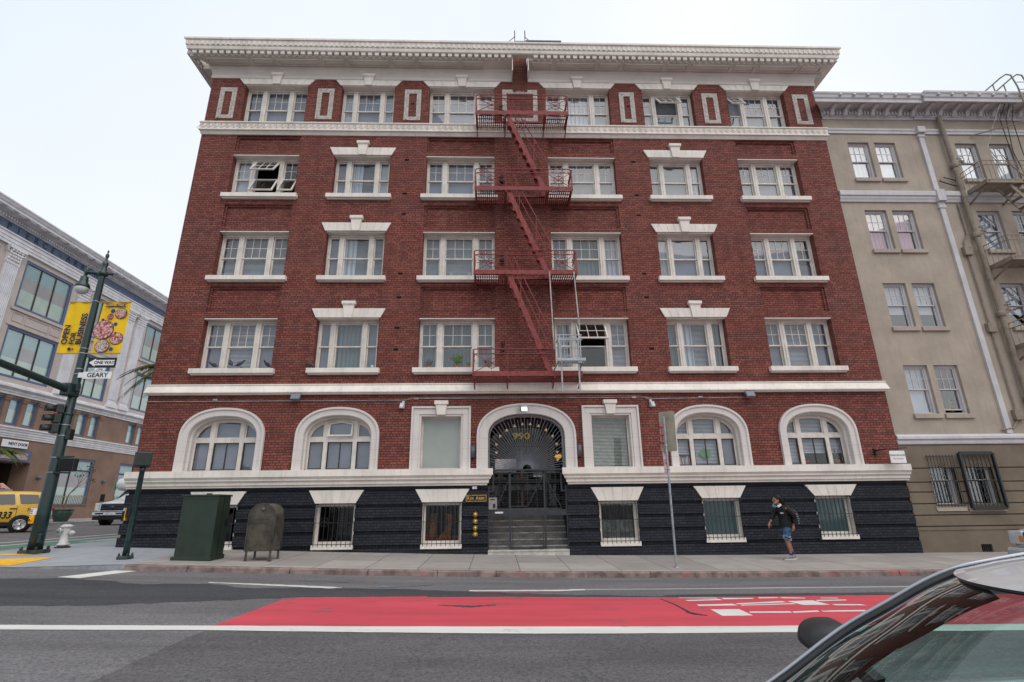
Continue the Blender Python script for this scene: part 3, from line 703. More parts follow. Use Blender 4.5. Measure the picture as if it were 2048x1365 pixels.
def tri_window(ci, ri, kind, dress, opened=()):
    """three-light sash window; kind 'w' with glazing bars, 'n' plain; dress = (left, centre, right) coverings"""
    x0, x1 = COLX[ci]; z0, z1 = ROWS[ri]; W = x1-x0; y = .26
    b = MB(); cs = .06; mu = .17 if W > 2.2 else .16; hd = .10
    sw = .54 if W > 2.2 else .36
    zt, zb = z1-hd, z0+.05
    b.box(x0, x1, y-.02, y+.18, zt, z1); b.box(x0, x1, y-.03, y+.18, z0, zb)
    b.box(x0, x0+cs, y-.01, y+.18, zb, zt); b.box(x1-cs, x1, y-.01, y+.18, zb, zt)
    u = [(x0+cs, x0+cs+sw), (x0+cs+sw+mu, x1-cs-sw-mu), (x1-cs-sw, x1-cs)]
    for a in (u[0][1], u[1][1]):
        b.box(a, a+mu, y-.035, y+.18, zb, zt); b.box(a+mu/2-.012, a+mu/2+.012, y-.05, y-.03, zb, zt)
    win = b.build('window', CREAM2, bld, bev=.004)
    # cream head and side lining over the masonry opening
    b = MB(); b.box(x0, x1, .0 if ri == 3 or kind == 'n' or True else 0, y-.02, z1-.028, z1+.002)
    b.build('head_lining', CREAM, win)
    if ri < 3: sill(win, x0, x1, z0)
    zm = lerp(zb, zt, .49); gl = MB()
    for k, (a0, a1) in enumerate(u):
        cc = (2, 3, 2)[k] if kind == 'w' else 1; rr = 2 if kind == 'w' else 1
        if kind == 'm': cc, rr = (1, 3, 1)[k], 2
        for part in ('upper', 'lower'):
            op = (k, part) in opened
            s = MB(); za, zc = (zm-.02, zt) if part == 'upper' else (zb, zm+.02); yy = y+.03 if part == 'upper' else y+.085
            if part == 'upper': cq, rq = cc, rr
            else: cq, rq = 1, 1
            if part == 'lower': yy, y_ = y+.085, 0
            if op:
                A = .62 if part == 'upper' else .5; H = zc-za
                s.T = Matrix.Translation((0, y-.0, zc-.02)) @ Matrix.Rotation(A if True else 0, 4, 'X')*1 @ Matrix.Translation((0, 0, -H+.02))
                s.T = Matrix.Translation((0, y-.01, zc)) @ Matrix.Rotation(-A, 4, 'X') @ Matrix.Translation((0, 0, -H))
                s.m(CREAM2); sash(s, a0, a1, 0, H, 0, cq, rq); s.m(GLASS); s.quad((a0+.04, .02, .04), (a1-.04, .02, .04), (a1-.04, .02, H-.04), (a0+.04, .02, H-.04))
                s.build('open_sash', None, win, fix=False)
            else:
                yy = y+.03 if part == 'upper' else y+.06
                sash(s, a0, a1, za, zc, yy, cq, rq); s.build('sash', CREAM2, win)
                gl.quad((a0+.04, yy+.024, za+.04), (a1-.04, yy+.024, za+.04), (a1-.04, yy+.024, zc-.04), (a0+.04, yy+.024, zc-.04))
    if gl.v: gl.build('glass', GLASS, win, fix=False)
    for k, (a0, a1) in enumerate(u):
        d = dress[k] if k < len(dress) else '-'
        dy = y+.16
        if d == 'b': blind(win, a0+.01, a1-.01, zb+.02, zt, dy)
        elif d == 'B': blind(win, a0+.01, a1-.01, zb+.25, zt, dy)
        elif d == 's': blind(win, a0, a1, zb+.0, zt, dy, SHADE)
        elif d == 'S': blind(win, a0, a1, lerp(zb, zt, .5), zt, dy, SHADE)
        elif d == 'g': blind(win, a0, a1, zb, zt, dy, GREYS)
        elif d == 'c': curtain(win, a0-.02, a1+.02, zb, zt, dy+.03, seed=ci*7+ri*3+k)
        elif d == 'h': curtain(win, a0-.02, lerp(a0, a1, .45), zb, zt, dy+.03, seed=ci*7+ri*3+k); blind(win, a0, a1, zb+.02, zt, dy+.09)
        elif d == 'k': curtain(win, a0-.02, a1+.02, zb, zt, dy+.14, CURTG, seed=ci*5+ri+k)
        elif d == 't': curtain(win, a0-.02, a1+.02, zb, zt, dy+.03, CURTG, seed=ci*5+ri+k)
    if kind in 'nm' and ri < 3 or ri == 3:
        xc = (x0+x1)/2
        if ri == 3: flat_arch(win, xc, W+.12, W+.52, 17.40, 17.66)
        else: flat_arch(win, xc, W+.1, W+.42, z1+.01, z1+.34)
    return win
GREYS = mat('grey_lilac_shade', (.27, .272, .315), .8, var=.08, sc=1.5)
CURTG = stripemat('grey_green_curtain', (.22, .25, .25), .14, (.13, .15, .155), .9, 0)
DRESS = {  # (col,row): kind, coverings, opened sashes   row 0 = lowest of the sash floors
 (0,0): ('w', 'gbg', ()), (1,0): ('n', 'gtg', ()), (2,0): ('w', 'tkt', ()), (3,0): ('w', 'b-b', ((1, 'upper'),)), (4,0): ('n', 'tht', ()), (5,0): ('w', 'gbg', ()),
 (0,1): ('w', 'Bbb', ()), (1,1): ('n', 'ghb', ()), (2,1): ('w', 'bbb', ()), (3,1): ('w', 'ttc', ()), (4,1): ('n', 'cgg', ()), (5,1): ('w', 'ggb', ()),
 (0,2): ('w', 's--', ((1, 'upper'), (1, 'lower'), (2, 'lower'))), (1,2): ('n', 'ghs', ()), (2,2): ('w', 'ggg', ()), (3,2): ('w', 'bbb', ()), (4,2): ('n', 'bbc', ()), (5,2): ('w', 'ggg', ()),
 (0,3): ('w', 'ggg', ()), (1,3): ('m', 'sgs', ()), (2,3): ('w', 'ggg', ()), (3,3): ('w', 'gcg', ()), (4,3): ('m', 'gbg', ((1, 'upper'),)), (5,3): ('w', 'ggg', ((0, 'upper'),)),
}
for (ci, ri), (k, d, op) in DRESS.items(): tri_window(ci, ri, k, d, op)

# --- arched windows of the first floor
def arch_pts(xc, hw, z0, spring, rise, n=28):
    pts = [(xc-hw, z0), (xc-hw, spring)]
    for i in range(1, n):
        a = PI*(1-i/n); c_, s_ = math.cos(a), math.sin(a); e = 2/2.3
        pts.append((xc+hw*math.copysign(abs(c_)**e, c_), spring+rise*abs(s_)**e))
    return pts+[(xc+hw, spring), (xc+hw, z0)]
def ring_strip(b, A, ya, B, yb):
    for i in range(len(A)-1): b.quad((A[i][0], ya, A[i][1]), (A[i+1][0], ya, A[i+1][1]), (B[i+1][0], yb, B[i+1][1]), (B[i][0], yb, B[i][1]))
def surround(parent, xc, z0, hw_o, rise_o, hw_i, rise_i, spring, deep=.38, yf=-.06):
    b = MB(); d = .06
    O = arch_pts(xc, hw_o, z0, spring, rise_o); O2 = arch_pts(xc, hw_o-d, z0, spring, rise_o-d); O3 = arch_pts(xc, hw_o-d-.02, z0, spring, rise_o-d-.02); I0 = arch_pts(xc, hw_i+.02, z0, spring, rise_i+.02); I = arch_pts(xc, hw_i, z0, spring, rise_i)
    I2 = arch_pts(xc, hw_i-.05, z0, spring, rise_i-.05)
    ring_strip(b, O, .02, O, yf-.045); ring_strip(b, O, yf-.045, O2, yf-.045); ring_strip(b, O2, yf-.045, O3, yf); ring_strip(b, O3, yf, I0, yf); ring_strip(b, I0, yf, I, yf+.02); ring_strip(b, I, yf+.02, I, .12); ring_strip(b, I, .12, I2, .14); ring_strip(b, I2, .14, I2, deep)
    return b.build('stone_surround', JCREAM, parent, fix=False)
def jointed():
    m, t, bs = newmat('jointed_cream_stone'); p = wpos(t); s = N(t, 'SeparateXYZ'); L(t, p, s.inputs[0])
    c = (.66, .605, .57)
    col = mixc(t, ramp(t, noise(t, p, 1.5, 5), .35, .7), tuple(x*.9 for x in c), c)
    col = mixc(t, ramp(t, noise(t, mapping(t, p, (8, 8, .6)), 1, 4), .55, .8, (0,0,0), (.3,)*3), col, tuple(x*.5 for x in c))
    a = N(t, 'Math', operation='MULTIPLY_ADD'); L(t, s.outputs[2], a.inputs[0]); a.inputs[1].default_value = 1/.31; a.inputs[2].default_value = .25
    fr = N(t, 'Math', operation='FRACT'); L(t, a.outputs[0], fr.inputs[0]); lt = N(t, 'Math', operation='LESS_THAN'); L(t, fr.outputs[0], lt.inputs[0]); lt.inputs[1].default_value = .03
    lz = N(t, 'Math', operation='LESS_THAN'); L(t, s.outputs[2], lz.inputs[0]); lz.inputs[1].default_value = 3.75
    mu = N(t, 'Math', operation='MULTIPLY'); L(t, lt.outputs[0], mu.inputs[0]); L(t, lz.outputs[0], mu.inputs[1]); m2 = N(t, 'Math', operation='MULTIPLY'); L(t, mu.outputs[0], m2.inputs[0]); m2.inputs[1].default_value = .45
    col = mixc(t, m2.outputs[0], col, (.3, .25, .22)); L(t, col, bs.inputs['Base Color']); bs.inputs['Roughness'].default_value = .6; return m
JCREAM = jointed()
def clip_arch(x, xc, hw, spring, rise): return arch_z(x, xc, hw, spring, rise)
def arched_window(i, dress, tilt=False):
    a0, a1 = ARCH[i]; xc, hw = (a0+a1)/2, (a1-a0)/2; z0 = 2.73; sp_, ri = 3.72, .70; y = .30
    win = empty('arched_window', (0, 0, 0), parent=bld)
    surround(win, xc, z0, hw+.25, .95, hw, .69, sp_)
    hw2 = hw-.05; r2_ = .64
    b = MB(); zt = 3.62; m1, m2 = xc-.52, xc+.40
    # frame: outer ring, mullions, transom
    O = arch_pts(xc, hw2, z0, sp_, r2_); I = arch_pts(xc, hw2-.05, z0, sp_, r2_-.05)
    ring_strip(b, O, y, I, y); ring_strip(b, I, y, I, y+.1)
    for m_ in (m1, m2): b.box(m_, m_+.13, y-.02, y+.08, z0+.02, arch_z(m_+.06, xc, hw2, sp_, r2_)-.01)
    b.box(a0+.04, a1-.04, y-.015, y+.08, zt, zt+.13); b.box(a0+.04, a1-.04, y-.01, y+.08, z0, z0+.05)
    for xa, xb in ((a0+.08, m1), (m1+.13, m2), (m2+.13, a1-.08)):   # arched upper lights rims
        n = 10
        for k in range(n):
            p, q = lerp(xa, xb, k/n), lerp(xa, xb, (k+1)/n); f_ = lambda v: arch_z(v, xc, hw2-.05, sp_, r2_-.05)
            b.quad((p, y+.01, f_(p)+.02), (q, y+.01, f_(q)+.02), (q, y+.01, f_(q)-.05), (p, y+.01, f_(p)-.05))
        b.box(xa+.002, xa+.04, y+.005, y+.05, zt+.171, f_(xa+.02)); b.box(xb-.04, xb-.002, y+.005, y+.05, zt+.171, f_(xb-.02)); b.box(xa+.002, xb-.002, y+.005, y+.05, zt+.13, zt+.17)
    b.build('frame', CREAM2, win, fix=False)
    b = MB()                                # lower dark metal casements
    for xa, xb, c_ in ((a0+.08, m1, 1), (m1+.13, m2, 2), (m2+.13, a1-.08, 1)): sash(b, xa, xb, z0+.05, zt, y+.01, c_, 1, .03, .03, .04)
    b.build('casement', DARKF, win)
    g_ = MB(); 
    for xa, xb in ((a0+.08, m1), (m1+.13, m2), (m2+.13, a1-.08)):
        g_.quad((xa, y+.035, z0+.05), (xb, y+.035, z0+.05), (xb, y+.035, zt), (xa, y+.035, zt))
    n = 16; 
    for k in range(n):
        p, q = lerp(a0+.06, a1-.06, k/n), lerp(a0+.06, a1-.06, (k+1)/n); f_ = lambda v: max(zt+.1, arch_z(v, xc, hw2-.03, sp_, r2_-.03))
        g_.quad((p, y+.04, zt+.1), (q, y+.04, zt+.1), (q, y+.04, f_(q)), (p, y+.04, f_(p)))
    g_.build('glass', GLASS, win, fix=False)
    if tilt:
        t_ = MB(); t_.T = Matrix.Translation((0, y-.0, 4.24)) @ Matrix.Rotation(-.22, 4, 'X') @ Matrix.Translation((0, -.03, -.47))
        t_.m(CREAM2); t_.box(m1+.14, m2-.01, 0, .04, 0, .05); t_.box(m1+.14, m1+.19, 0, .04, .05, .4); t_.box(m2-.06, m2-.01, 0, .04, .05, .4); t_.prism([(m1+.14, .38), ((m1+m2)/2+.06, .45), (m2-.01, .38), (m2-.01, .43), ((m1+m2)/2+.06, .5), (m1+.14, .43)], 0, .04)
        t_.m(GLASS); t_.quad((m1+.19, .02, .05), (m2-.06, .02, .05), (m2-.06, .02, .40), (m1+.19, .02, .40)); t_.build('open_sash', None, win, fix=False)
    for k, (xa, xb) in enumerate(((a0+.06, m1+.03), (m1+.1, m2+.03), (m2+.1, a1-.06))):
        d = dress[k]; top = 4.38
        if d == 's': blind(win, xa, xb, z0+.06, top, y+.12, GREYS)
        elif d == 'b': blind(win, xa, xb, z0+.08, top, y+.12)
        elif d == 'B': blind(win, xa, xb, z0+.42, top, y+.12)
    return win
arched_window(0, 'sss'); arched_window(1, 'sss', True)
w5 = arched_window(2, 'Bbs'); w6 = arched_window(3, 'bBB')
# --- square windows either side of the door
def square_window(x0, x1, glass, dress=None):
    win = empty('square_window', (0, 0, 0), parent=bld); b = MB(); o_ = .25; z0, z1 = 2.73, 4.42; yf = -.06
    for k, (w0, w1, y_) in enumerate(((o_, o_-.06, yf-.045), (o_-.06, .0, yf))):
        b.box(x0-w0, x0-w1, y_, .03, z0, z1+w1); b.box(x1+w1, x1+w0, y_, .03, z0, z1+w1); b.box(x0-w0, x1+w0, y_, .03, z1+w1, z1+w0)
    for xa, xb in ((x0, x0+.06), (x1-.06, x1)): b.box(xa, xb, -.03, .38, z0, z1-.06)
    b.box(x0, x1, -.03, .38, z1-.06, z1)
    b.build('stone_surround', JCREAM, win, bev=.008)
    xc = (x0+x1)/2; b = MB(); b.prism([(xc-.13, z1-.03), (xc+.13, z1-.03), (xc+.18, z1+.30), (xc-.18, z1+.30)], -.17, .0); b.box(xc-.22, xc+.22, -.2, .0, z1+.30, z1+.42); b.build('keystone', CREAM, win, bev=.008)
    b = MB(); sash(b, x0+.06, x1-.06, z0, z1-.06, .22, 1, 1, .045); b.build('frame', CREAM2, win)
    b = MB(); b.quad((x0+.1, .245, z0+.04), (x1-.1, .245, z0+.04), (x1-.1, .245, z1-.1), (x0+.1, .245, z1-.1)); b.build('glass', glass, win, fix=False)
    if dress == 'b':
        global SLAT
        sl_ = SLAT; SLAT = mat('cream_slat', (.50, .49, .40), .5); blind(win, x0+.1, x1-.1, z0+.04, z1-.08, .34); SLAT = sl_
square_window(-2.42, -1.04, FROST); square_window(3.01, 4.35, GLASS, 'b')

# --- basement windows with bars
def basement_window(i, look):
    (x0, x1), (z0, z1) = VX[i], VZ[i]; win = empty('basement_window', (0, 0, 0), parent=bld)
    flat_arch(win, (x0+x1)/2, (x1-x0)+.04, 1.66, z1+.03, 2.13, False, -.06, 5)
    b = MB(); b.box(x0-.02, x1+.02, -.07, .16, z0-.13, z0); b.prism([(x0, z0), (x1, z0), (x1, z0+.02), (x0, z0+.02)], 0, .2); b.build('sill', CREAM, win, bev=.006)
    b = MB(); sash(b, x0, x1, z0, z1+.03, .18, 1, 1, .085, .02, .06)
    b.box(x0, x0+.02, .02, .2, z0, z1); b.box(x1-.02, x1, .02, .2, z0, z1); b.build('frame', CREAM2, win)
    b = MB(); b.quad((x0+.07, .21, z0+.07), (x1-.07, .21, z0+.07), (x1-.07, .21, z1), (x0+.07, .21, z1)); b.build('glass', TEALG if look == 't' else GLASSB, win, fix=False)
    b = MB(); n = 9
    for k in range(n):
        x = lerp(x0+.05, x1-.05, k/(n-1)); b.bar((x, -.075, z0-.05), (x, -.075, z1-.02), .014)
    for z in (z0+.02, (z0+z1)/2+.05, z1-.06): b.bar((x0-.04, -.075, z), (x1+.04, -.075, z), .016)
    b.bar((x0-.04, -.075, z0+.02), (x0-.04, .04, z0+.02), .016); b.bar((x1+.04, -.075, z0+.02), (x1+.04, .04, z0+.02), .016); b.bar((x0-.04, -.075, z1-.06), (x0-.04, .04, z1-.06), .016); b.bar((x1+.04, -.075, z1-.06), (x1+.04, .04, z1-.06), .016)
    for k in (2, 6):                         # scrolls
        x = lerp(x0+.05, x1-.05, k/(n-1)); zc = lerp(z0, z1, .62)
        for sg in (-1, 1): b.ring((x+sg*.05, -.075, zc), .045, .006, 12); b.ring((x+sg*.05, -.075, zc-.13), .05, .006, 12)
    b.build('security_bars', IRON, win)
    if look == 'o':                          # boarded orange panel and a box indoors
        b = MB(); b.m(mat('orange_board', (.40, .13, .03), .8, var=.3, sc=3)); b.T = None
        b.prism([(x0+.15, z0+.1), (x0+.35, z0+.1), (x0+.38, z1-.3), (x0+.2, z1-.3)], .5, .52); b.prism([(x0+.42, z0+.1), (x1-.35, z0+.1), (x1-.3, z1-.35), (x1-.5, z1-.3), (x0+.75, z0+.55)], .45, .47)
        b.m(BLK); b.box(x1-.36, x1-.08, .3, .42, z0+.05, z0+.38); b.build('stored_panel', None, win)
    if look == 'g': blind(win, x0+.1, x1-.1, z0+.08, z0+.62, .32, mat('grimy_cloth', (.30, .30, .27), .9, var=.3, sc=5), 'cloth')
for i, l_ in enumerate('ddogtt'): basement_window(i, l_)
# ---------------------------------------------------------------- entrance
ent = empty('entrance', (0, 0, 0), parent=bld)
surround(ent, .97, 2.62, 1.57, 1.03, 1.21, .70, 3.72, .42)
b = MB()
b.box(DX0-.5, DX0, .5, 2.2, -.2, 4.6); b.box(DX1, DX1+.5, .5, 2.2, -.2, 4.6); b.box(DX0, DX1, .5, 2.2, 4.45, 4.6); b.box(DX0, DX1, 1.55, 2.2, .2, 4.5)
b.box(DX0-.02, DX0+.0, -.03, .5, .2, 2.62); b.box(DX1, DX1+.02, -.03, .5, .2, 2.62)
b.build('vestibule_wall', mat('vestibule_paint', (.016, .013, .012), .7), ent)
MARB = mat('grey_marble_steps', (.15, .135, .125), .5, var=.2, sc=5, c2=(.085, .075, .07))
LIT_NOSE = mat('lit_step_nosing', (.34, .32, .31), .45, var=.25, sc=4)  # nosing strips coloured paler than the risers to paint in the light on the treads
b = MB(); b.m(MARB)
for k in range(7): b.box(DX0, DX1, .12+k*.19, 1.55, .30+k*.175-.2, .30+(k+1)*.175)
b.m(LIT_NOSE)
for k in range(7): b.box(DX0, DX1, .10+k*.19, .14+k*.19, .30+(k+1)*.175-.03, .30+(k+1)*.175+.004)
b.build('steps', None, ent)
b = MB(); b.box(DX0, DX1, -.06, .4, .05, .335); b.box(DX0-.0, DX1, -.09, .4, .335, .37); b.build('threshold', mat('cream_marble', (.52, .48, .44), .5, var=.12, sc=5), ent)
WOOD = mat('brown_wood', (.085, .055, .042), .5, var=.2, sc=5)
b = MB()
for xa, xb in ((.07, .24), (1.57, 1.76)): b.box(xa, xb, 1.3, 1.4, 2.05, 4.2)
b.box(DX0, DX1, 1.29, 1.41, 3.53, 3.68); b.box(DX0, DX1, 1.28, 1.42, 4.18, 4.5); b.box(.07, 1.76, 1.36, 1.42, 1.5, 2.1)
b.m(WOOD); b.m(mat('orange_wood', (.20, .085, .02), .5)); b.mats = []; b.build('door_frame', WOOD, ent)
b = MB(); b.box(.83, .90, 1.26, 1.3, 1.6, 3.52); b.build('door_edge', mat('orange_wood', (.20, .085, .02), .5), ent)
b = MB(); b.quad((DX0, 1.36, 1.5), (DX1, 1.36, 1.5), (DX1, 1.36, 4.2), (DX0, 1.36, 4.2)); b.build('glass', glassmat('door_glass', (.3, .3, .3), .03), ent, fix=False)
text_mesh('990', .30, face_y(.86, 1.22, 3.86), mat('bright_gilt', (.85, .60, .08), .4, metal=.2), 'house_number', ent, .012, 1.35, .006)
# iron gate: outer frame, leaf, sunburst
b = MB(); yg = .02
def vb(x, z0, z1, w_=.05): b.box(x-w_/2, x+w_/2, yg-.03, yg+.03, z0, z1)
for x in (.43, 1.49): vb(x, .38, 2.62, .055)
for x in (DX0+.16, DX1-.16): vb(x, 2.05, 2.62, .045)
for x in (DX0+.02, DX1-.02): vb(x, .38, 2.2, .03)
b.box(DX0, DX1, yg-.035, yg+.035, 2.655, 2.70); b.box(DX0+.14, DX1-.14, yg-.03, yg+.03, 2.58, 2.615)
b.box(DX0, DX0+.18, yg-.02, yg+.02, 2.03, 2.06); b.box(DX1-.18, DX1, yg-.02, yg+.02, 2.03, 2.06)
b.box(DX0, DX1, yg-.02, yg+.02, 1.33, 1.50); b.box(.45, 1.47, yg-.03, yg+.03, .38, .42)
b.bar((.5, yg, .40), (.5, yg, 1.33), .02); b.bar((1.42, yg, .40), (1.42, yg, 1.33), .02)
n = 34
for k in range(9): x = lerp(DX0+.05, DX1-.05, k/8); b.bar((x, yg, 1.5), (x, yg, 2.58), .012)
for k in range(14): z = 1.56+k*.075; b.bar((DX0+.04, yg+.03, z), (DX1-.04, yg+.03, z), .009)
for k in range(12): z = .45+k*.075; b.bar((DX0+.04, yg+.03, z), (DX1-.04, yg+.03, z), .006)
for cx, cz in ((.97, 2.15), (.97, 1.9), (.1, 1.85), (1.83, 1.85)):
    for r_ in (.12, .08): b.ring((cx, yg, cz), r_, .005, 16)
    for sg in (-1, 1): b.ring((cx+sg*.18, yg, cz-.1), .09, .005, 14)
b.bar((.46, yg, 2.5), (.0, yg, 1.55), .02); b.bar((1.46, yg, 2.5), (.97, yg, 1.6), .02); b.bar((1.52, yg, 2.5), (2.0, yg, 1.55), .02); b.bar((.46, yg, 1.6), (.97, yg, 1.6), .02)
b.build('iron_gate', mat('gate_iron', (.028, .030, .036), .4), ent)
b = MB(); C0 = (.97, 2.70); n = 45
for k in range(n+1):
    a = PI*k/n; R = .12; c_, s_ = math.cos(a), math.sin(a)
    lo, hi = .1, 2.0
    for _ in range(24):
        md = (lo+hi)/2; x, z = C0[0]+c_*md, C0[1]+s_*md
        if abs(x-.97) < 1.2 and z < arch_z(x, .97, 1.2, 3.72, .69): lo = md
        else: hi = md
    full = lo if k % 3 != 1 else lo-.16
    b.bar((C0[0]+c_*.15, yg, C0[1]+s_*.15), (C0[0]+c_*full, yg, C0[1]+s_*full), .015)
A_ = [(C0[0]+.15*math.cos(PI*k/12), yg, C0[1]+.15*math.sin(PI*k/12)) for k in range(13)]; b.tube(A_, .02, 6)
ap = arch_pts(.97, 1.185, 2.66, 3.72, .68); b.tube([(x, yg, z) for x, z in ap], .02, 6)
b.build('sunburst_grille', mat('grille_grey_iron', (.11, .115, .135), .4), ent)
FL = mat('gilt_fleur', (.50, .33, .20), .5)
for px, pz in [(0.07,2.97),(.02,3.21),(.02,3.46),(.14,3.72),(.35,3.90),(.60,4.03),(.85,4.09),(1.10,4.09),(1.36,4.03),(1.6,3.90),(1.80,3.71),(1.92,3.46),(1.93,3.21),(1.93,2.97)]:
    f = MB(); a = math.atan2(pz-C0[1], px-C0[0])-PI/2
    f.T = Matrix.Translation((px, yg-.03, pz)) @ Matrix.Rotation(-a, 4, 'Y') @ Matrix.Scale(.85, 4)
    f.prism([(0, -.06), (.018, -.02), (.055, -.035), (.05, .0), (.022, .0), (.03, .03), (0, .065), (-.03, .03), (-.022, .0), (-.05, .0), (-.055, -.035), (-.018, -.02)], -.008, .008)
    f.build('fleur_finial', FL, ent)
b = MB(); b.m(mat('steel_plate', (.30, .27, .26), .4, metal=.3)); b.box(-.22, .03, -.05, .0, 1.52, 1.86); b.m(BLK); b.box(-.09, -.02, -.056, -.048, 1.56, 1.68); b.box(-.17, -.03, -.056, -.048, 1.79, 1.82); b.build('intercom', None, ent, bev=.004)
b = MB(); b.box(-.03, .22, -.025, -.0, 1.40, 1.45); b.build('letter_slot', mat('notice_white', (.62, .60, .62), .6), ent); b = MB(); b.box(-.02, .64, .1, .11, 2.58, 3.02); b.build('notice_plate', mat('notice_white', (.62, .60, .62), .6), ent)
b = MB(); b.box(1.17, 1.5, .08, .10, 2.47, 2.60); b.build('letter_notice', mat('notice_grey', (.42, .40, .38), .6, var=.4, sc=30), ent)
b = MB(); b.lathe([(.06, 0), (.13, .05), (.10, .12)], (2.08, 1.0, 3.1), 12); b.build('hall_lamp', mat('amber_lamp', (.8, .45, .05), .4, emit=(1, .6, .1, .5)), ent)
# lit lamp over the arch
b = MB(); b.m(GALV); b.box(.80, 1.02, -.26, -.1, 4.60, 4.68); b.box(.82, 1.0, -.24, -.12, 4.50, 4.60); b.bar((.72, -.14, 4.42), (.72, -.14, 4.60), .03); b.bar((.72, -.14, 4.56), (.84, -.14, 4.56), .03); b.build('door_lamp', None, bld, bev=.006)
b = MB(); b.box(.825, .995, -.252, -.240, 4.48, 4.60); b.build('lamp_face', mat('lit_lamp_face', (.9, .9, .9), .4, emit=(1, .98, .93, 2.2)), bld)
# wall sconces
for x in (-.72, 2.62):
    b = MB(); b.lathe([(.0, 0), (.085, 0), (.085, .36), (0, .36)], (x, -.06, 3.06), 14); b.box(x-.03, x+.03, -.06, .01, 3.1, 3.3); b.build('wall_sconce', mat('sconce_grey', (.07, .078, .095), .5), bld)
# floodlights, cameras, conduit
for x in (-6.33, 8.28):
    b = MB(); b.T = Matrix.Translation((x, -.14, 4.98)) @ Matrix.Rotation(-.5, 4, 'X'); b.prism([(-.14, -.13), (.14, -.13), (.15, .10), (-.15, .10)], -.09, .02); b.T = None; b.box(x-.05, x+.05, -.1, .01, 4.95, 5.05); b.build('floodlight', mat('flood_grey', (.16, .165, .19), .5), bld, bev=.02)
CAMW = mat('camera_white', (.62, .63, .66), .45)
for x, s_ in ((-2.95, -1), (5.03, 1)):
    b = MB(); b.box(x-.035, x+.035, -.07, .01, 4.62, 4.86); b.box(x+s_*.03-.06, x+s_*.03+.06, -.16, -.03, 4.68, 4.78); b.lathe([(.02, -.0), (.065, .01), (.07, .06), (.05, .1)], (x+s_*.05, -.13, 4.60), 12); b.build('security_camera', CAMW, bld, bev=.008)
b = MB(); b.tube([(BX0-.02, -.02, 4.89), (-6.2, -.02, 4.89), (-3.0, -.02, 4.89), (-2.6, -.02, 4.94), (4.9, -.02, 4.94), (5.1, -.02, 4.89), (8.2, -.02, 4.92)], .014, 6)
b.tube([(-2.9, -.03, 4.86), (-2.75, -.03, 4.97), (4.7, -.03, 5.0), (5.0, -.03, 4.86)], .008, 5)
for x in (-2.55, 4.5, -8.9, 6.7): b.box(x-.07, x+.07, -.05, .0, 4.91, 4.965)
b.build('conduit', mat('conduit_grey', (.40, .36, .36), .5, var=.2, sc=3), bld)
b = MB(); b.box(-.72, -.58, -.06, -.03, 2.12, 2.2); b.build('sensor_box', CAMW, bld)
# standpipe inlets
for k, z in enumerate((1.38, 1.19, 1.0, .82)):
    b = MB(); b.lathe([(.02, -.16), (.045, -.15), (.05, -.10), (.075, -.09), (.082, -.05), (.07, -.035), (0, -.03)], (-.62, -.03, z), 14, 'y'); b.build('standpipe_inlet', BRASS, bld)
# small bell fixtures on the pier
for z in (6.45, 9.72, 12.95, 16.15):
    b = MB(); b.lathe([(.02, 0), (.07, .01), (.075, .13), (.03, .16)], (.24, -.09, z), 10); b.box(.20, .28, -.06, .01, z+.1, z+.3); b.ring((.24, -.05, z+.34), .06, .015, 10); b.build('alarm_bell', mat('alarm_iron', (.03, .018, .018), .6), bld)

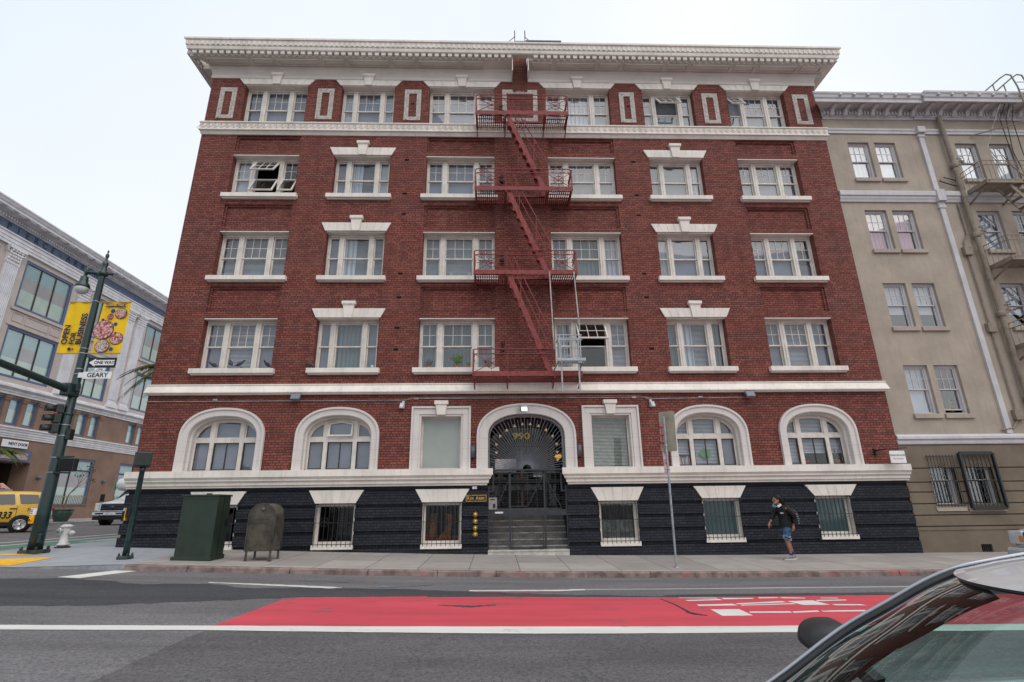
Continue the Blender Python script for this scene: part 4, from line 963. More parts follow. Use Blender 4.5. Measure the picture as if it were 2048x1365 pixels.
# ---------------------------------------------------------------- fire escape
fe = empty('fire_escape', (0, 0, 0), parent=bld)
FX0, FX1, FP = -.70, 2.71, .88
OX0, OX1, OY = .42, 1.78, -.40
PZ = [5.46, 8.92, 12.13, 15.36]
def platform(z, i):
    X1 = FX1; b = MB()
    b.box(FX0, X1, -FP-.012, -FP, z, z+.16); b.box(FX0-.012, FX0, -FP, -.0, z, z+.14); b.box(X1, X1+.012, -FP, 0, z, z+.14); b.box(FX0, X1, -.05, -.035, z, z+.06)
    x = FX0+.05
    while x < X1-.02:
        y1 = OY if (i > 0 and OX0-.02 < x < OX1+.02) else -FP
        b.box(x-.014, x+.014, y1, -.03, z+.005, z+.035); x += .075
    for y in (-.18, -.40, -.62, -.80):
        if i > 0 and y < OY-.01: b.box(FX0, OX0, y-.012, y+.012, z-.0, z+.03); b.box(OX1, X1, y-.012, y+.012, z, z+.03)
        else: b.box(FX0, X1, y-.012, y+.012, z, z+.03)
    if i > 0: b.box(OX0, OX1, OY-.012, OY, z, z+.10)
    o_ = b.build('platform', RUST, fe)
    b = MB()
    for x in (FX0+.03, OX0-.04, OX1+.06, X1-.03):   # brackets
        b.box(x-.03, x+.03, -FP+.01, 0, z-.05, z-.0); b.bar((x, -FP*.9, z-.03), (x, -.0, z-.30), .035)
    b.build('bracket', RUST, fe)
    b = MB(); tz = z+.88; r_ = .13
    rx1 = X1 if i > 0 else 1.86
    for zz in (tz, tz-.16):
        path = [(FX0, 0, zz), (FX0, -FP+r_, zz)]+[(FX0+r_-r_*math.cos(a), -FP+r_-r_*math.sin(a), zz) for a in frange(.3, PI/2, 4)]
        if i > 0: path += [(rx1-r_+r_*math.sin(a), -FP+r_-r_*math.cos(a), zz) for a in frange(0, PI/2-.0, 4)]+[(rx1, 0, zz)]
        else: path += [(rx1, -FP, zz)]
        b.tube(path, .019, 6)
    for x in (FX0, rx1):
        if i == 0 and x == rx1: continue
        b.bar((x, -FP+.03, z), (x, -FP+.03, tz), .05, .01, (0, 1, 0)); b.bar((x, -.3, z), (x, -.3, tz), .012)
        for k in range(4): b.bar((x, -.1-k*.2, z+.1), (x, -.1-k*.2, tz), .010)
    for x in (OX0-.04,)+((OX1+.06,) if i > 0 else ()): b.bar((x, -FP, z+.1), (x, -FP, tz), .014)
    secs = [(FX0+.07, OX0-.04)]+([(OX1+.06, FX1-.07)] if i > 0 else [])
    for xa, xb in secs:                        # wheel-and-cross ornament
        xc, zc = (xa+xb)/2+.0, z+.42; b.ring((xc, -FP, zc), .165, .012, 20); b.ring((xc, -FP, zc), .03, .02, 8)
        for sx in (-1, 1):
            for sz in (-1, 1): b.bar((xc, -FP, zc), (xc+sx*(xb-xa)/2, -FP, zc+sz*.27), .016)
        b.bar((xc, -FP, z+.16), (xc, -FP, tz-.16), .010); b.bar((xa, -FP, zc), (xb, -FP, zc), .010)
        for sx in (-1, 1):
            for q in (.16, .33): b.ring((xc+sx*(q+.04), -FP, tz-.075), .055, .008, 12)
    if i > 0:                                  # guard behind the stair well
        for k in range(9): x = lerp(OX0, OX1, k/8); b.bar((x, OY, z+.05), (x, OY, tz-.02), .011)
        b.bar((OX0, OY, tz-.36), (OX1, OY, tz-.36), .010); b.bar((OX0, OY, tz-.02), (OX1, OY, tz-.02), .014)
    b.build('railing', RUST, fe, fix=False)
for i, z in enumerate(PZ): platform(z, i)
for i in (1, 2, 3):
    zt, zb = PZ[i], PZ[i-1]+.05; b = MB(); xa, xb = OX0+.03, OX1-.02; ya, yb = -.82, -.46
    for y in (ya, yb): b.bar((xa, y, zt+.05), (xb, y, zb), .02, .16, (0, 0, 1))
    n = 10
    for k in range(1, n):
        t = k/n; x, z = lerp(xa, xb, t), lerp(zt, zb, t); b.box(x-.10, x+.08, ya, yb, z-.01, z+.012); b.prism([(x-.09, z), (x-.075, z), (x-.02, z-.15), (x-.10, z-.12)], ya, ya+.012)
    b.build('stair', RUST, fe)
    b = MB()
    for y, s_ in ((ya-.02, 1),):
        dx, dz = xb-xa, zb-zt; off = Vector((.36, 0, .165))
        A_ = Vector((xa, y, zt+1.02)); B_ = Vector((xb+.05, y, zb+1.28)); E_ = Vector((xb-.22, y, zb+.78))
        A2 = Vector((xa-.04, y, zt+.66))
        pts = [A_, B_, B_+Vector((.07, 0, -.16)), B_+Vector((.03, 0, -.30)), B_+Vector((-.09, 0, -.37)), E_+Vector((.02, 0, .03)), E_+Vector((-.08, 0, .05))]
        b.tube(pts, .021, 6)
        b.tube([A2, B_+Vector((-.10, 0, -.34))], .017, 5)
        for t in (.30, .72):
            P_ = A_.lerp(B_, t); Q = Vector((xa, y, zt)).lerp(Vector((xb, y, zb)), t-.02); b.bar(P_, Q, .022)
    b.build('handrail', RUST, fe, fix=False)
# gooseneck ladder up the pier and over the cornice
b = MB()
for x in (.78, 1.18):
    b.bar((x, -.12, PZ[3]+.1), (x, -.12, 18.3), .018); b.bar((x, -.9, 18.95), (x, -.88, 19.35), .03); b.bar((x, -.75, 18.9), (x, -.75, 19.52), .022); b.bar((x-(.25 if x < 1 else -.25), -.75, 18.93), (x, -.75, 19.2), .018)
for k in range(10): b.bar((.78, -.12, PZ[3]+.4+k*.29), (1.18, -.12, PZ[3]+.4+k*.29), .012)
b.bar((.78, -.75, 18.98), (1.18, -.75, 18.98), .016)
b.build('roof_ladder', mat('rusty_ladder', (.10, .045, .04), .7), fe)
# galvanised drop ladder with its guides and cage
b = MB(); b.tube([(1.79, -FP-.05, 8.98), (1.85, -FP-.06, 6.3)], .022, 7); b.tube([(2.60, -FP-.05, 8.98), (2.69, -FP-.06, 6.9)], .022, 7); b.build('guide_rod', mat('pale_rod', (.42, .40, .38), .5, var=.2, sc=4, metal=.3), fe)
b = MB(); yl = -FP-.10
for x in (1.98, 2.62):
    for y in (yl, yl-.32): b.bar((x, y, 5.85), (x, y, 6.66), .03)
b.bar((1.98, yl, 6.66), (1.98, yl+.5, 6.66), .03); b.bar((2.62, yl, 6.66), (2.62, yl+.5, 6.66), .03); b.bar((1.9, yl-.32, 5.87), (2.76, yl-.32, 5.87), .07, .09); b.bar((1.9, yl, 5.87), (2.76, yl, 5.87), .05)
for z in (6.66, 6.5, 6.55): b.bar((1.92, yl-.32, z), (2.68, yl-.32, z), .025)
for k in range(7): x = 2.03+k*.09; b.bar((x, yl-.30, 5.9), (x, yl-.30, 6.6), .012)
for x in (2.04, 2.58): b.bar((x, yl-.1, 6.6), (x, yl-.1, 4.92), .045, .03)
for k in range(6): b.bar((2.04, yl-.1, 5.3+k*.25 if k > 1 else 5.9), (2.58, yl-.1, 5.3+k*.25 if k > 1 else 5.9), .02)
b.bar((1.95, yl-.32, 5.85), (1.80, yl+.2, 5.6), .03); b.bar((2.70, yl-.32, 5.85), (2.62, yl+.2, 5.6), .03)
b.m(GALV); b.mats = []; b.build('drop_ladder', GALV, fe)

# ---------------------------------------------------------------- name sign beside the door
sg = empty('name_sign', (-.60, -.05, 1.85), 0, 'small black sign with gold border reading Rex Arms beside the entrance', 'sign')
b = MB(); b.box(-.31, .31, -.02, .0, -.095, .095); b.build('board', INK, sg)
b = MB()
for p, q, r_, s_ in ((-.31, .31, -.095, -.078), (-.31, .31, .078, .095), (-.31, -.293, -.078, .078), (.293, .31, -.078, .078)): b.box(p, q, -.03, -.021, r_, s_)
b.build('border', GOLD, sg)
text_mesh('R', .15, face_y(-.235, -.026, 0), GOLD, 'lettering', sg, .003, .8, .004); text_mesh('EX', .115, face_y(-.125, -.026, -.01), GOLD, 'lettering', sg, .003, .8, .003)
text_mesh('A', .15, face_y(.03, -.026, 0), GOLD, 'lettering', sg, .003, .8, .004); text_mesh('RMS', .115, face_y(.165, -.026, -.01), GOLD, 'lettering', sg, .003, .8, .003)
# ================================================================ beige stucco neighbour
nb = empty('stucco_building', (13, .1, 0), 0, 'beige stucco apartment building with lilac-white trim and tan fire escape, right of the brick building', 'building')
nbI = Matrix.Translation((13, .1, 0)).inverted()
def NBM(): b = MB(); b.T = nbI.copy(); return b
NX = 46.0; y0 = .1
wx = [(13.84, 14.68), (14.90, 15.74), (18.17, 19.05), (19.55, 20.45), (23.3, 24.15), (24.4, 25.25)]
wz = [(4.34, 6.01), (7.38, 9.05), (10.38, 12.03), (13.41, 15.07)]
b = NBM(); b.m(BEIGE)
hs = [(a, c, p, q) for a, c in wx for p, q in wz]
wall_cells(b, 12.95, NX, 3.5, 15.5, y0, hs)
for h in hs: reveal(b, *h, y0, y0+.3)
b.build('wall', None, nb, fix=False)
b = NBM(); b.m(BEIGE); b.quad((12.95, y0, 15.5), (NX, y0, 15.5), (NX, y0, 16.9), (12.95, y0, 16.9)); b.quad((NX, y0, -1), (NX, 20, -1), (NX, 20, 17), (NX, y0, 17)); b.quad((12.94, y0+.4, 16.8), (NX, y0+.4, 16.8), (NX, 20, 16.8), (12.94, 20, 16.8)); b.build('parapet_wall', mat('rough_beige_stucco', (.30, .255, .205), .95, var=.1, sc=3, bmp=1.0), nb)
lw = [(13.80, 14.64, 1.44, 2.98), (14.84, 15.90, 1.42, 3.0), (18.2, 19.1, 1.4, 3.0), (19.6, 20.5, 1.4, 3.0)]
b = NBM(); b.m(TAUPE); wall_cells(b, 12.93, NX, -1, 3.5, y0+.03, lw+[(14.85, 15.2, .05, .32)])
for h in lw: reveal(b, *h, y0-.05, y0+.35)
reveal(b, 14.85, 15.2, .05, .32, y0, y0+.3)
lines = [3.36, 2.62, 2.19, 1.89, 1.54, 1.20, .87]
for a, c in zip(lines, lines[1:]):
    segs = [(12.93, 13.8), (14.64, 14.84), (15.90, 18.2), (19.1, 19.6), (20.5, NX)] if a < 3.1 and c > 1.3 else [(12.93, NX)]
    for p, q in segs: b.box(p, q, y0-.045, y0+.03, c+.0, a-.035)
b.box(12.93, NX, y0-.075, y0+.03, .74, .87-.035); b.box(12.93, 14.85, y0-.055, y0+.03, -1, .74); b.box(15.2, NX, y0-.055, y0+.03, -1, .74); b.box(14.85, 15.2, y0-.055, y0+.03, .32, .74)
b.build('ground_floor_wall', None, nb, fix=False)
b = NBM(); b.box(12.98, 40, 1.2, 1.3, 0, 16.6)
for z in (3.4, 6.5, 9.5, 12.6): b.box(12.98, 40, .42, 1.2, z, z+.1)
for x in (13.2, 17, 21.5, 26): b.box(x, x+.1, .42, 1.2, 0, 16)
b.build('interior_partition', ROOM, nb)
def nmould(name, prof, segs, mt=LILAC):
    b = NBM()
    for x0, x1, m0, m1 in segs: b.profx([(y0+p[0], p[1]) for p in prof], x0, x1, m0, m1)
    return b.build(name, mt, nb)
nmould('belt_course', [(.02, 3.35), (-.08, 3.35), (-.10, 3.42), (-.06, 3.45), (-.06, 3.50), (-.13, 3.52), (-.13, 3.60), (-.08, 3.66), (.02, 3.68)], [(12.97, NX, 0, 0)])
nmould('belt_course', [(.02, 12.36), (-.05, 12.36), (-.07, 12.44), (-.10, 12.50), (-.10, 12.56), (-.15, 12.60), (-.15, 12.76), (-.12, 12.80), (.02, 12.84)], [(12.97, NX, 0, 0)])
nmould('belt_course', [(.02, 15.46), (-.05, 15.46), (-.05, 15.56), (-.08, 15.60), (-.08, 15.68), (.02, 15.72)], [(12.97, NX, 0, 0)])
b = NBM()
for z0, z1 in ((3.68, 12.1), (12.84, 15.3)): b.box(16.74, 16.93, y0-.07, y0+.01, z0, z1); b.box(16.70, 16.97, y0-.10, y0+.01, z1, z1+.1); b.box(16.72, 16.95, y0-.09, y0+.01, z1+.1, z1+.26)
for z0, z1 in ((12.36, 12.84), (15.46, 15.72)): b.box(16.68, 16.99, y0-.19, y0+.01, z0+.002, z1-.002)
b.build('pilaster', LILAC, nb)
# cornice with brackets and dentils
nmould('cornice', [(.02, 16.14), (-.04, 16.14), (-.06, 16.2), (-.10, 16.22), (-.10, 16.44), (-.16, 16.48), (-.16, 16.52), (-.56, 16.52), (-.56, 16.46), (-.62, 16.46), (-.62, 16.60), (-.66, 16.64), (-.68, 16.74), (-.72, 16.80), (-.72, 16.86), (.02, 16.88)], [(12.98, 16.75, 1, 0)])
nmould('cornice', [(.02, 16.14), (-.08, 16.14), (-.10, 16.2), (-.14, 16.22), (-.14, 16.44), (-.20, 16.48), (-.20, 16.52), (-.66, 16.52), (-.66, 16.46), (-.72, 16.46), (-.72, 16.60), (-.76, 16.64), (-.78, 16.74), (-.82, 16.80), (-.82, 16.88), (.02, 16.90)], [(16.75, NX, 0, 0)])
x = 13.35; k = 0
while x < 30:
    o_ = 0 if x < 16.7 else .08; b = NBM(); b.T = nbI @ Matrix.Translation((x, y0, 0)) @ Matrix.Rotation(PI/2, 4, 'Z')
    b.prism([(.08, 16.26), (.14, 16.2), (.20, 16.22), (.30, 16.38), (.52+o_, 16.44), (.53+o_, 16.52), (.08, 16.52)], -.07, .07) if False else b.prism([(-.08, 16.26), (-.14, 16.2), (-.20, 16.22), (-.30, 16.38), (-.52-o_, 16.44), (-.53-o_, 16.52), (-.08, 16.52)], -.07, .07)
    b.build('cornice_bracket', LILAC, nb)
    b = NBM(); b.lathe([(.0, 0), (.05, .01), (.06, .05), (.03, .07)], (x+.1, y0-.76-o_, 16.72), 8, 'y'); b.build('lion_boss', LILAC, nb)
    x += .55
b = NBM(); x = 13.05
b.box(13, 30, y0-.12, y0-.09, 16.24, 16.26)
while x < 30: b.box(x, x+.065, y0-.19, y0-.09, 16.26, 16.42); x += .125
b.build('dentil_course', LILAC, nb)
# windows
NG = glassmat('neighbour_glass', (.8, .84, .88), .20)
def sash_window(x0, x1, z0, z1, y, dress, lower_open=False, M_=None):
    b = NBM(); fr = .07
    b.box(x0, x0+fr, y-.02, y+.1, z0, z1); b.box(x1-fr, x1, y-.02, y+.1, z0, z1); b.box(x0+fr, x1-fr, y-.02, y+.1, z1-fr, z1); b.box(x0+fr, x1-fr, y-.02, y+.1, z0, z0+.05)
    win = b.build('window', LILAC, nb); zm = (z0+z1)/2+.02
    b = NBM(); sash(b, x0+fr, x1-fr, zm-.02, z1-fr, y+.01, 3, 2, .035, .018); b.build('sash', LILAC, win)
    b = NBM(); dz = .1 if lower_open else 0; sash(b, x0+fr, x1-fr, z0+.05+dz, zm+.02, y+.05, 1, 1, .04); b.build('sash', LILAC, win)
    b = NBM(); xa, xb = x0+fr+.03, x1-fr-.03; b.quad((xa, y+.032, zm+.015), (xb, y+.032, zm+.015), (xb, y+.032, z1-fr-.03), (xa, y+.032, z1-fr-.03)); b.quad((xa, y+.075, z0+.08+dz), (xb, y+.075, z0+.08+dz), (xb, y+.075, zm-.02), (xa, y+.075, zm-.02)); b.build('glass', NG, win, fix=False)
    b = NBM(); b.box(x0-.06, x1+.08, y0-.08, y0+.2, z0-.15, z0-.0); b.build('sill', BEIGE, win, bev=.008)
    w0 = len(COL.objects)
    def child(f, *a, **kw):
        before = set(COL.objects); f(win, *a, **kw)
        for o_ in set(COL.objects)-before: o_.data.transform(nbI)
    yy = y+.14
    if dress == 's': child(blind, x0+.08, x1-.08, z0+.08, z1-.05, yy, SHADE)
    elif dress == 'S': child(blind, x0+.08, x1-.08, lerp(z0, z1, .33), z1-.05, yy, SHADE)
    elif dress == 'p': child(curtain, x0+.06, x1-.06, z0, z1-.05, yy+.05, PINKC, 'curtain', int(x0*3))
    elif dress == 'c': child(curtain, x0+.06, x1-.06, z0, z1-.05, yy+.05, CURT, 'curtain', int(x0*3))
    elif dress == 'b': child(blind, x0+.08, x1-.08, z0+.08, z1-.05, yy)
    return win
ND = {(0,0): 's', (1,0): '-', (0,1): 'S', (1,1): 'S', (0,2): 'p', (1,2): 'p', (0,3): 'c', (1,3): 's', (2,3): 's', (3,3): 'c', (2,2): 'c', (3,2): '-', (2,1): 'S', (3,1): 'S'}
for i, (a, c) in enumerate(wx):
    for j, (p, q) in enumerate(wz): sash_window(a, c, p, q, y0+.12, ND.get((i, j), 's'), (i, j) == (1, 0))
for i, (a, c, p, q) in enumerate(lw):
    w_ = sash_window(a, c, p, q, y0+.12, '-')
    b = NBM(); n = 9; yb = y0-.10 if i % 2 == 0 else y0-.16; t_ = .014 if i % 2 == 0 else .02
    for k in range(n): x = lerp(a, c, k/(n-1)); b.bar((x, yb, p-.03), (x, yb, q+.03), t_)
    for z in (p+.02, lerp(p, q, .5), q-.02): b.bar((a-.03, yb, z), (c+.03, yb, z), t_*1.2)
    if i % 2:
        for e in (a-.02, c+.02): b.bar((e, yb, p-.05), (e, yb, q+.05), .06, .10)
        for z in (p-.05, q+.05): b.bar((a, yb, z), (c, yb, z), .06, .10)
    for k in range(4): b.ring((lerp(a, c, .5), yb, lerp(p, q, .2+.2*k)), .07, .007, 12)
    b.build('security_bars', IRON, w_, fix=False)
b = NBM()
for k in range(6): x = 14.88+k*.06; b.bar((x, y0-.0, .05), (x, y0-.0, .32), .02)
b.build('foundation_vent', IRON, nb)
# standpipe, valves, conduit, boxes
b = NBM(); b.tube([(17.70, y0-.16, 16.2), (17.70, y0-.16, .1)], .085, 12); b.build('standpipe', TAN, nb)
for z in (13.9, 10.9, 7.8, 4.8):
    b = NBM(); b.lathe([(.10, -.1), (.12, -.06), (.12, .06), (.10, .1)], (17.70, y0-.16, z), 12); b.bar((17.7, y0-.16, z+.02), (18.05, y0-.2, z+.12), .09); b.lathe([(.06, 0), (.07, .08), (.04, .12)], (17.98, y0-.2, z+.1), 10); b.ring((17.98, y0-.2, z+.34), .09, .014, 12, 'z'); b.bar((17.98, y0-.2, z+.1), (17.98, y0-.2, z+.34), .025); b.build('standpipe_valve', TAN, nb, fix=False)
b = NBM(); b.tube([(17.48, y0-.06, 12.3), (17.48, y0-.06, 11.0), (17.27, y0-.06, 10.7), (17.27, y0-.06, 4.2), (17.0, y0-.06, 3.85), (16.6, y0-.06, 3.8)], .03, 6); b.build('conduit', TAN, nb)
for z in (10.29, 7.33, 4.28): b = NBM(); b.box(17.13, 17.42, y0-.14, y0, z-.17, z+.17); b.build('junction_box', TAN, nb, bev=.01); b = NBM(); b.tube([(17.4, y0-.1, z), (17.65, y0-.1, z)], .018, 5); b.build('conduit_arm', TAN, nb)
BLKC = mat('cable_black', (.03, .03, .032), .6)
b = NBM()
for k, (dx, sg_) in enumerate(((0, .3), (.25, -.25), (.5, .2))): b.tube([(20.2+dx*.6, y0-.62, 16.7), (19.9+dx, y0-.4, 15.9), (20.1+dx+sg_*.3, y0-.15, 14.6), (20.3+dx, y0-.1, 12.9), (20.2+dx+sg_*.2, y0-.1, 9)], .014, 5)
b.tube([(17.1, y0-.05, 13.35), (17.0, y0-.1, 13.25), (17.4, y0-.1, 13.1), (17.9, y0-.1, 12.95), (17.6, y0-.1, 13.3), (17.2, y0-.1, 13.42)], .02, 5)
b.build('cable', BLKC, nb)
b = NBM(); b.tube([(19.95, y0-.8, 16.8), (19.6, y0-.3, 15.6), (19.1, y0-.3, 14.6)], .012, 5); b.build('rope', mat('rope', (.5, .46, .42), .8), nb)
# tan fire escape
nf = empty('fire_escape', (0, 0, 0), parent=nb); x0f, x1f, pf = 17.9, 22.6, .95
for i, z in enumerate((6.62, 9.63, 12.72)):
    b = NBM(); b.box(x0f, x1f, y0-pf, y0-pf+.03, z-.1, z+.06); b.box(x0f-.002, x0f+.028, y0-pf+.031, y0, z-.098, z+.058)
    x = x0f+.06
    while x < x1f: 
        if not (19.3 < x < 21.2): b.box(x-.012, x+.012, y0-pf, y0, z, z+.03)
        else: b.box(x-.012, x+.012, y0-.4, y0, z, z+.03)
        x += .07
    for y in (-.25, -.5, -.72): b.box(x0f, 19.3, y0+y-.012, y0+y+.012, z-.005, z+.02)
    b.build('platform', TAN, nf)
    b = NBM()
    for x in (x0f+.1, 19.3, 21.2): b.bar((x, y0-pf, z-.03), (x, y0, z-.45), .05); b.box(x-.03, x+.03, y0-pf, y0, z-.06, z-.0)
    b.build('bracket', TAN, nf)
    b = NBM()
    for zz in (z+.85, z+.66): b.tube([(x0f, y0, zz), (x0f, y0-pf+.12, zz), (x0f+.04, y0-pf+.03, zz), (x0f+.12, y0-pf, zz), (x1f, y0-pf, zz)], .016, 6)
    x = x0f+.05
    while x < x1f: b.bar((x, y0-pf, z), (x, y0-pf, z+.85), .012); x += .18
    for k in range(5): b.bar((x0f, y0-.1-k*.19, z), (x0f, y0-.1-k*.19, z+.85), .012)
    b.build('railing', TAN, nf, fix=False)
    b = NBM(); xa, xb, zt, zb = 18.75, 20.9, z, z-2.95
    for y in (y0-.85, y0-.45): b.bar((xa, y, zt), (xb, y, zb), .03, .12)
    for k in range(1, 10): t = k/10; b.box(lerp(xa, xb, t)-.09, lerp(xa, xb, t)+.09, y0-.85, y0-.45, lerp(zt, zb, t)-.01, lerp(zt, zb, t)+.01)
    b.bar((xa+.2, y0-.88, zt+.9), (xb+.3, y0-.88, zb+.9), .03); b.build('stair', TAN, nf)
b = NBM()
for dx in (0, .45):
    b.tube([(19.25+dx, y0-.4, 16.9), (20.1+dx, y0-.75, 17.6), (20.25+dx, y0-.85, 17.68), (20.38+dx, y0-.9, 17.6), (20.42+dx, y0-.95, 17.0), (20.45+dx, y0-.98, 12.75)], .028, 7); b.bar((19.85+dx, y0-.62, 16.9), (19.85+dx, y0-.62, 17.4), .03)
for k in range(13): b.bar((20.44, y0-.96, 13.0+k*.35), (20.89, y0-.96, 13.0+k*.35), .02)
b.bar((20.4, y0-.95, 15.4), (18.9, y0-.05, 15.4), .035); b.build('roof_ladder', TAN, nf)
b = NBM(); b.lathe([(.20, 0), (.2, .15), (.26, .17), (.24, .30), (.12, .38), (0, .40)], (18.1, y0+.2, 16.85), 14); b.build('roof_vent', mat('rusty_red_vent', (.16, .065, .055), .8), nb)
# ================================================================ grey and brown former showroom across the cross street
lb = empty('showroom_building', (-32, 20, 0), 0, 'pale grey and brown classical building with fluted pilasters and blue window frames across the street', 'building')
lbT = Matrix.Translation((-32, 20, 0)).inverted() @ Matrix.Translation((-32, 0, 0)) @ Matrix.Rotation(PI/2, 4, 'Z')
def LBM(): b = MB(); b.T = lbT.copy(); return b
U0, U1 = 3, 62
bays = []                     # window bays (u0,u1); double pilasters between pairs
u = 10.35
W1 = []
for base in (-2.2, 10.35-0, 22.9, 35.4, 47.9): pass
PILS = [15.45, 21.65, 26.95, 28.35, 34.2, 39.6, 41.0, 46.9, 52.3, 53.7, 9.6, 8.2]
UW = [(10.5, 14.5), (16.5, 20.6), (22.7, 26.1), (29.3, 33.4), (35.1, 38.8), (41.9, 46.1), (47.8, 51.5), (54.6, 58.5), (3.5, 7.4)]
UZ = [(10.02, 13.32), (14.66, 18.02)]
MZ = (7.08, 8.82)
MW = []
for a, c in UW: 
    m_ = (a+c)/2; MW += [(m_-1.75, m_-.85), (m_-.45, m_+.45), (m_+.85, m_+1.75)]
SW = [(22.45, 26.75), (29.6, 33.4), (35.0, 38.8), (42.0, 46.0), (47.9, 51.5)]
b = LBM(); hs = [(a, c, p, q) for a, c in UW for p, q in UZ]
b.m(STONEP); wall_cells(b, U0, U1, 9.5, 18.6, 0, hs)
for h in hs: reveal(b, *h, 0, .3)
b.quad((U0, 0, .8), (U0, 20, .8), (U0, 20, 20.5), (U0, 0, 20.5)); b.quad((U0, .3, 20.3), (U1, .3, 20.3), (U1, 20, 20.3), (U0, 20, 20.3))
b.build('upper_wall', None, lb, fix=False)
b = LBM(); b.m(BROWN); hs2 = [(a, c, *MZ) for a, c in MW]+[(a, c, 1.95, 5.42) for a, c in SW]+[(11.0, 20.9, .5, 4.75), (3.8, 8.5, 1.2, 5.3)]
wall_cells(b, U0, U1, .3, 9.5, 0, hs2)
for h in hs2: reveal(b, *h, 0, .35 if h[1]-h[0] < 9 else 1.2)
b.box(U0, 11.0, -.12, -.003, .5, 1.9); b.box(20.9, U1, -.12, -.003, .3, 1.85); b.box(20.9, 22.3, -.16, -.0, 1.85, 2.0)
b.build('lower_wall', None, lb, fix=False)
b = LBM(); b.quad((10, 6, .3), (22, 6, .3), (22, 6, 5), (10, 6, 5)); b.quad((U0, .8, .5), (U1, .8, .5), (U1, .8, 18.6), (U0, .8, 18.6)) if False else None
b.box(10.2, 21.7, 5.5, 5.7, .4, 4.9); b.box(10.2, 11.0, 1.2, 5.5, .4, 4.9); b.box(20.9, 21.7, 1.2, 5.5, .4, 4.9); b.box(10.2, 21.7, .4, 5.5, 4.76, 4.9)
b.build('garage_interior', mat('garage_brown', (.06, .038, .03), .9), lb)
def lm(name, prof, mt=STONE, segs=((U0, U1, 1, 0),)):
    b = LBM()
    for s_ in segs: b.profx(prof, *s_)
    return b.build(name, mt, lb)
lm('ground_band', [(.02, 6.25), (-.06, 6.25), (-.06, 6.38), (-.10, 6.39), (-.10, 6.52), (-.14, 6.53), (-.14, 6.68), (-.19, 6.70), (-.19, 6.82), (-.26, 6.86), (-.26, 6.95), (.02, 7.0)])
lm('mezzanine_band', [(.02, 8.98), (-.08, 8.98), (-.08, 9.12), (-.13, 9.14), (-.13, 9.28), (-.22, 9.32), (-.34, 9.40), (-.34, 9.52), (-.10, 9.56), (-.10, 9.70), (.02, 9.72)])
lm('architrave', [(.02, 18.36), (-.16, 18.36), (-.16, 18.55), (-.20, 18.56), (-.20, 18.78), (-.24, 18.79), (-.24, 18.98), (-.32, 19.04), (-.32, 19.12), (.02, 19.14)])
lm('frieze', [(.02, 19.14), (-.18, 19.14), (-.18, 19.78), (.02, 19.78)], NAVY)
lm('cornice', [(.02, 19.78), (-.22, 19.78), (-.26, 19.84), (-.30, 19.84), (-.30, 20.02), (-.42, 20.08), (-.42, 20.14), (-1.02, 20.18), (-1.02, 20.34), (-1.08, 20.36), (-1.16, 20.50), (-1.22, 20.56), (-1.22, 20.64), (.02, 20.75)])
b = LBM(); u = U0; 
b.box(U0, U1, -.31, -.29, 19.84, 19.86)
while u < 40: b.box(u, u+.11, -.40, -.30, 19.86, 20.0); u += .2
b.build('dentil_course', STONE, lb)
b = LBM(); u = U0; b.box(U0, U1, -.5, -.42, 20.09, 20.13)
while u < 40: b.box(u, u+.5, -.95, -.5, 20.1, 20.19); u += .85
b.build('cornice_modillions', STONE, lb)
FLUT = mat('fluted_stone', (.72, .71, .74), .8, var=.06, sc=1.3, streak=.3)
for pu in PILS:
    pil = empty('pilaster', (0, 0, 0), parent=lb)
    b = LBM(); hw = .47; b.box(pu-hw, pu+hw, -.10, 0, 10.1, 17.3)
    for k in range(8): c_ = pu-hw+(k+.5)*2*hw/8; b.box(c_-.035, c_+.035, -.15, -.10, 10.35, 17.2)
    b.box(pu-hw-.03, pu+hw+.03, -.17, 0, 17.2, 17.3)
    b.build('shaft', FLUT, pil)
    b = LBM(); b.box(pu-hw-.1, pu+hw+.1, -.24, 0, 9.72, 9.95); b.box(pu-hw-.05, pu+hw+.05, -.19, 0, 9.95, 10.1); b.build('base', STONE, pil)
    b = LBM(); b.prism([(pu-hw, 17.3), (pu+hw, 17.3), (pu+hw+.05, 17.9), (pu+hw+.2, 18.15), (pu-hw-.2, 18.15), (pu-hw-.05, 17.9)], -.16, 0); b.box(pu-hw-.16, pu+hw+.16, -.34, 0, 18.15, 18.36)
    rnd = random.Random(int(pu*10))
    for row, (z, n, s_) in enumerate(((17.42, 6, .09), (17.62, 5, .10), (17.82, 6, .09), (18.02, 4, .12))):
        for k in range(n):
            cx = pu-hw+2*hw*(k+.5)/n+rnd.uniform(-.02, .02); b.lathe([(.01, 0), (s_*.6, .04), (s_, .12), (s_*.7, .19), (.02, .2)], (cx, -.17-.02*row, z-.06), 7)
    for sx in (-1, 1): b.ring((pu+sx*(hw+.06), -.22, 18.02), .11, .045, 10)
    b.build('capital', STONE, pil, fix=False)
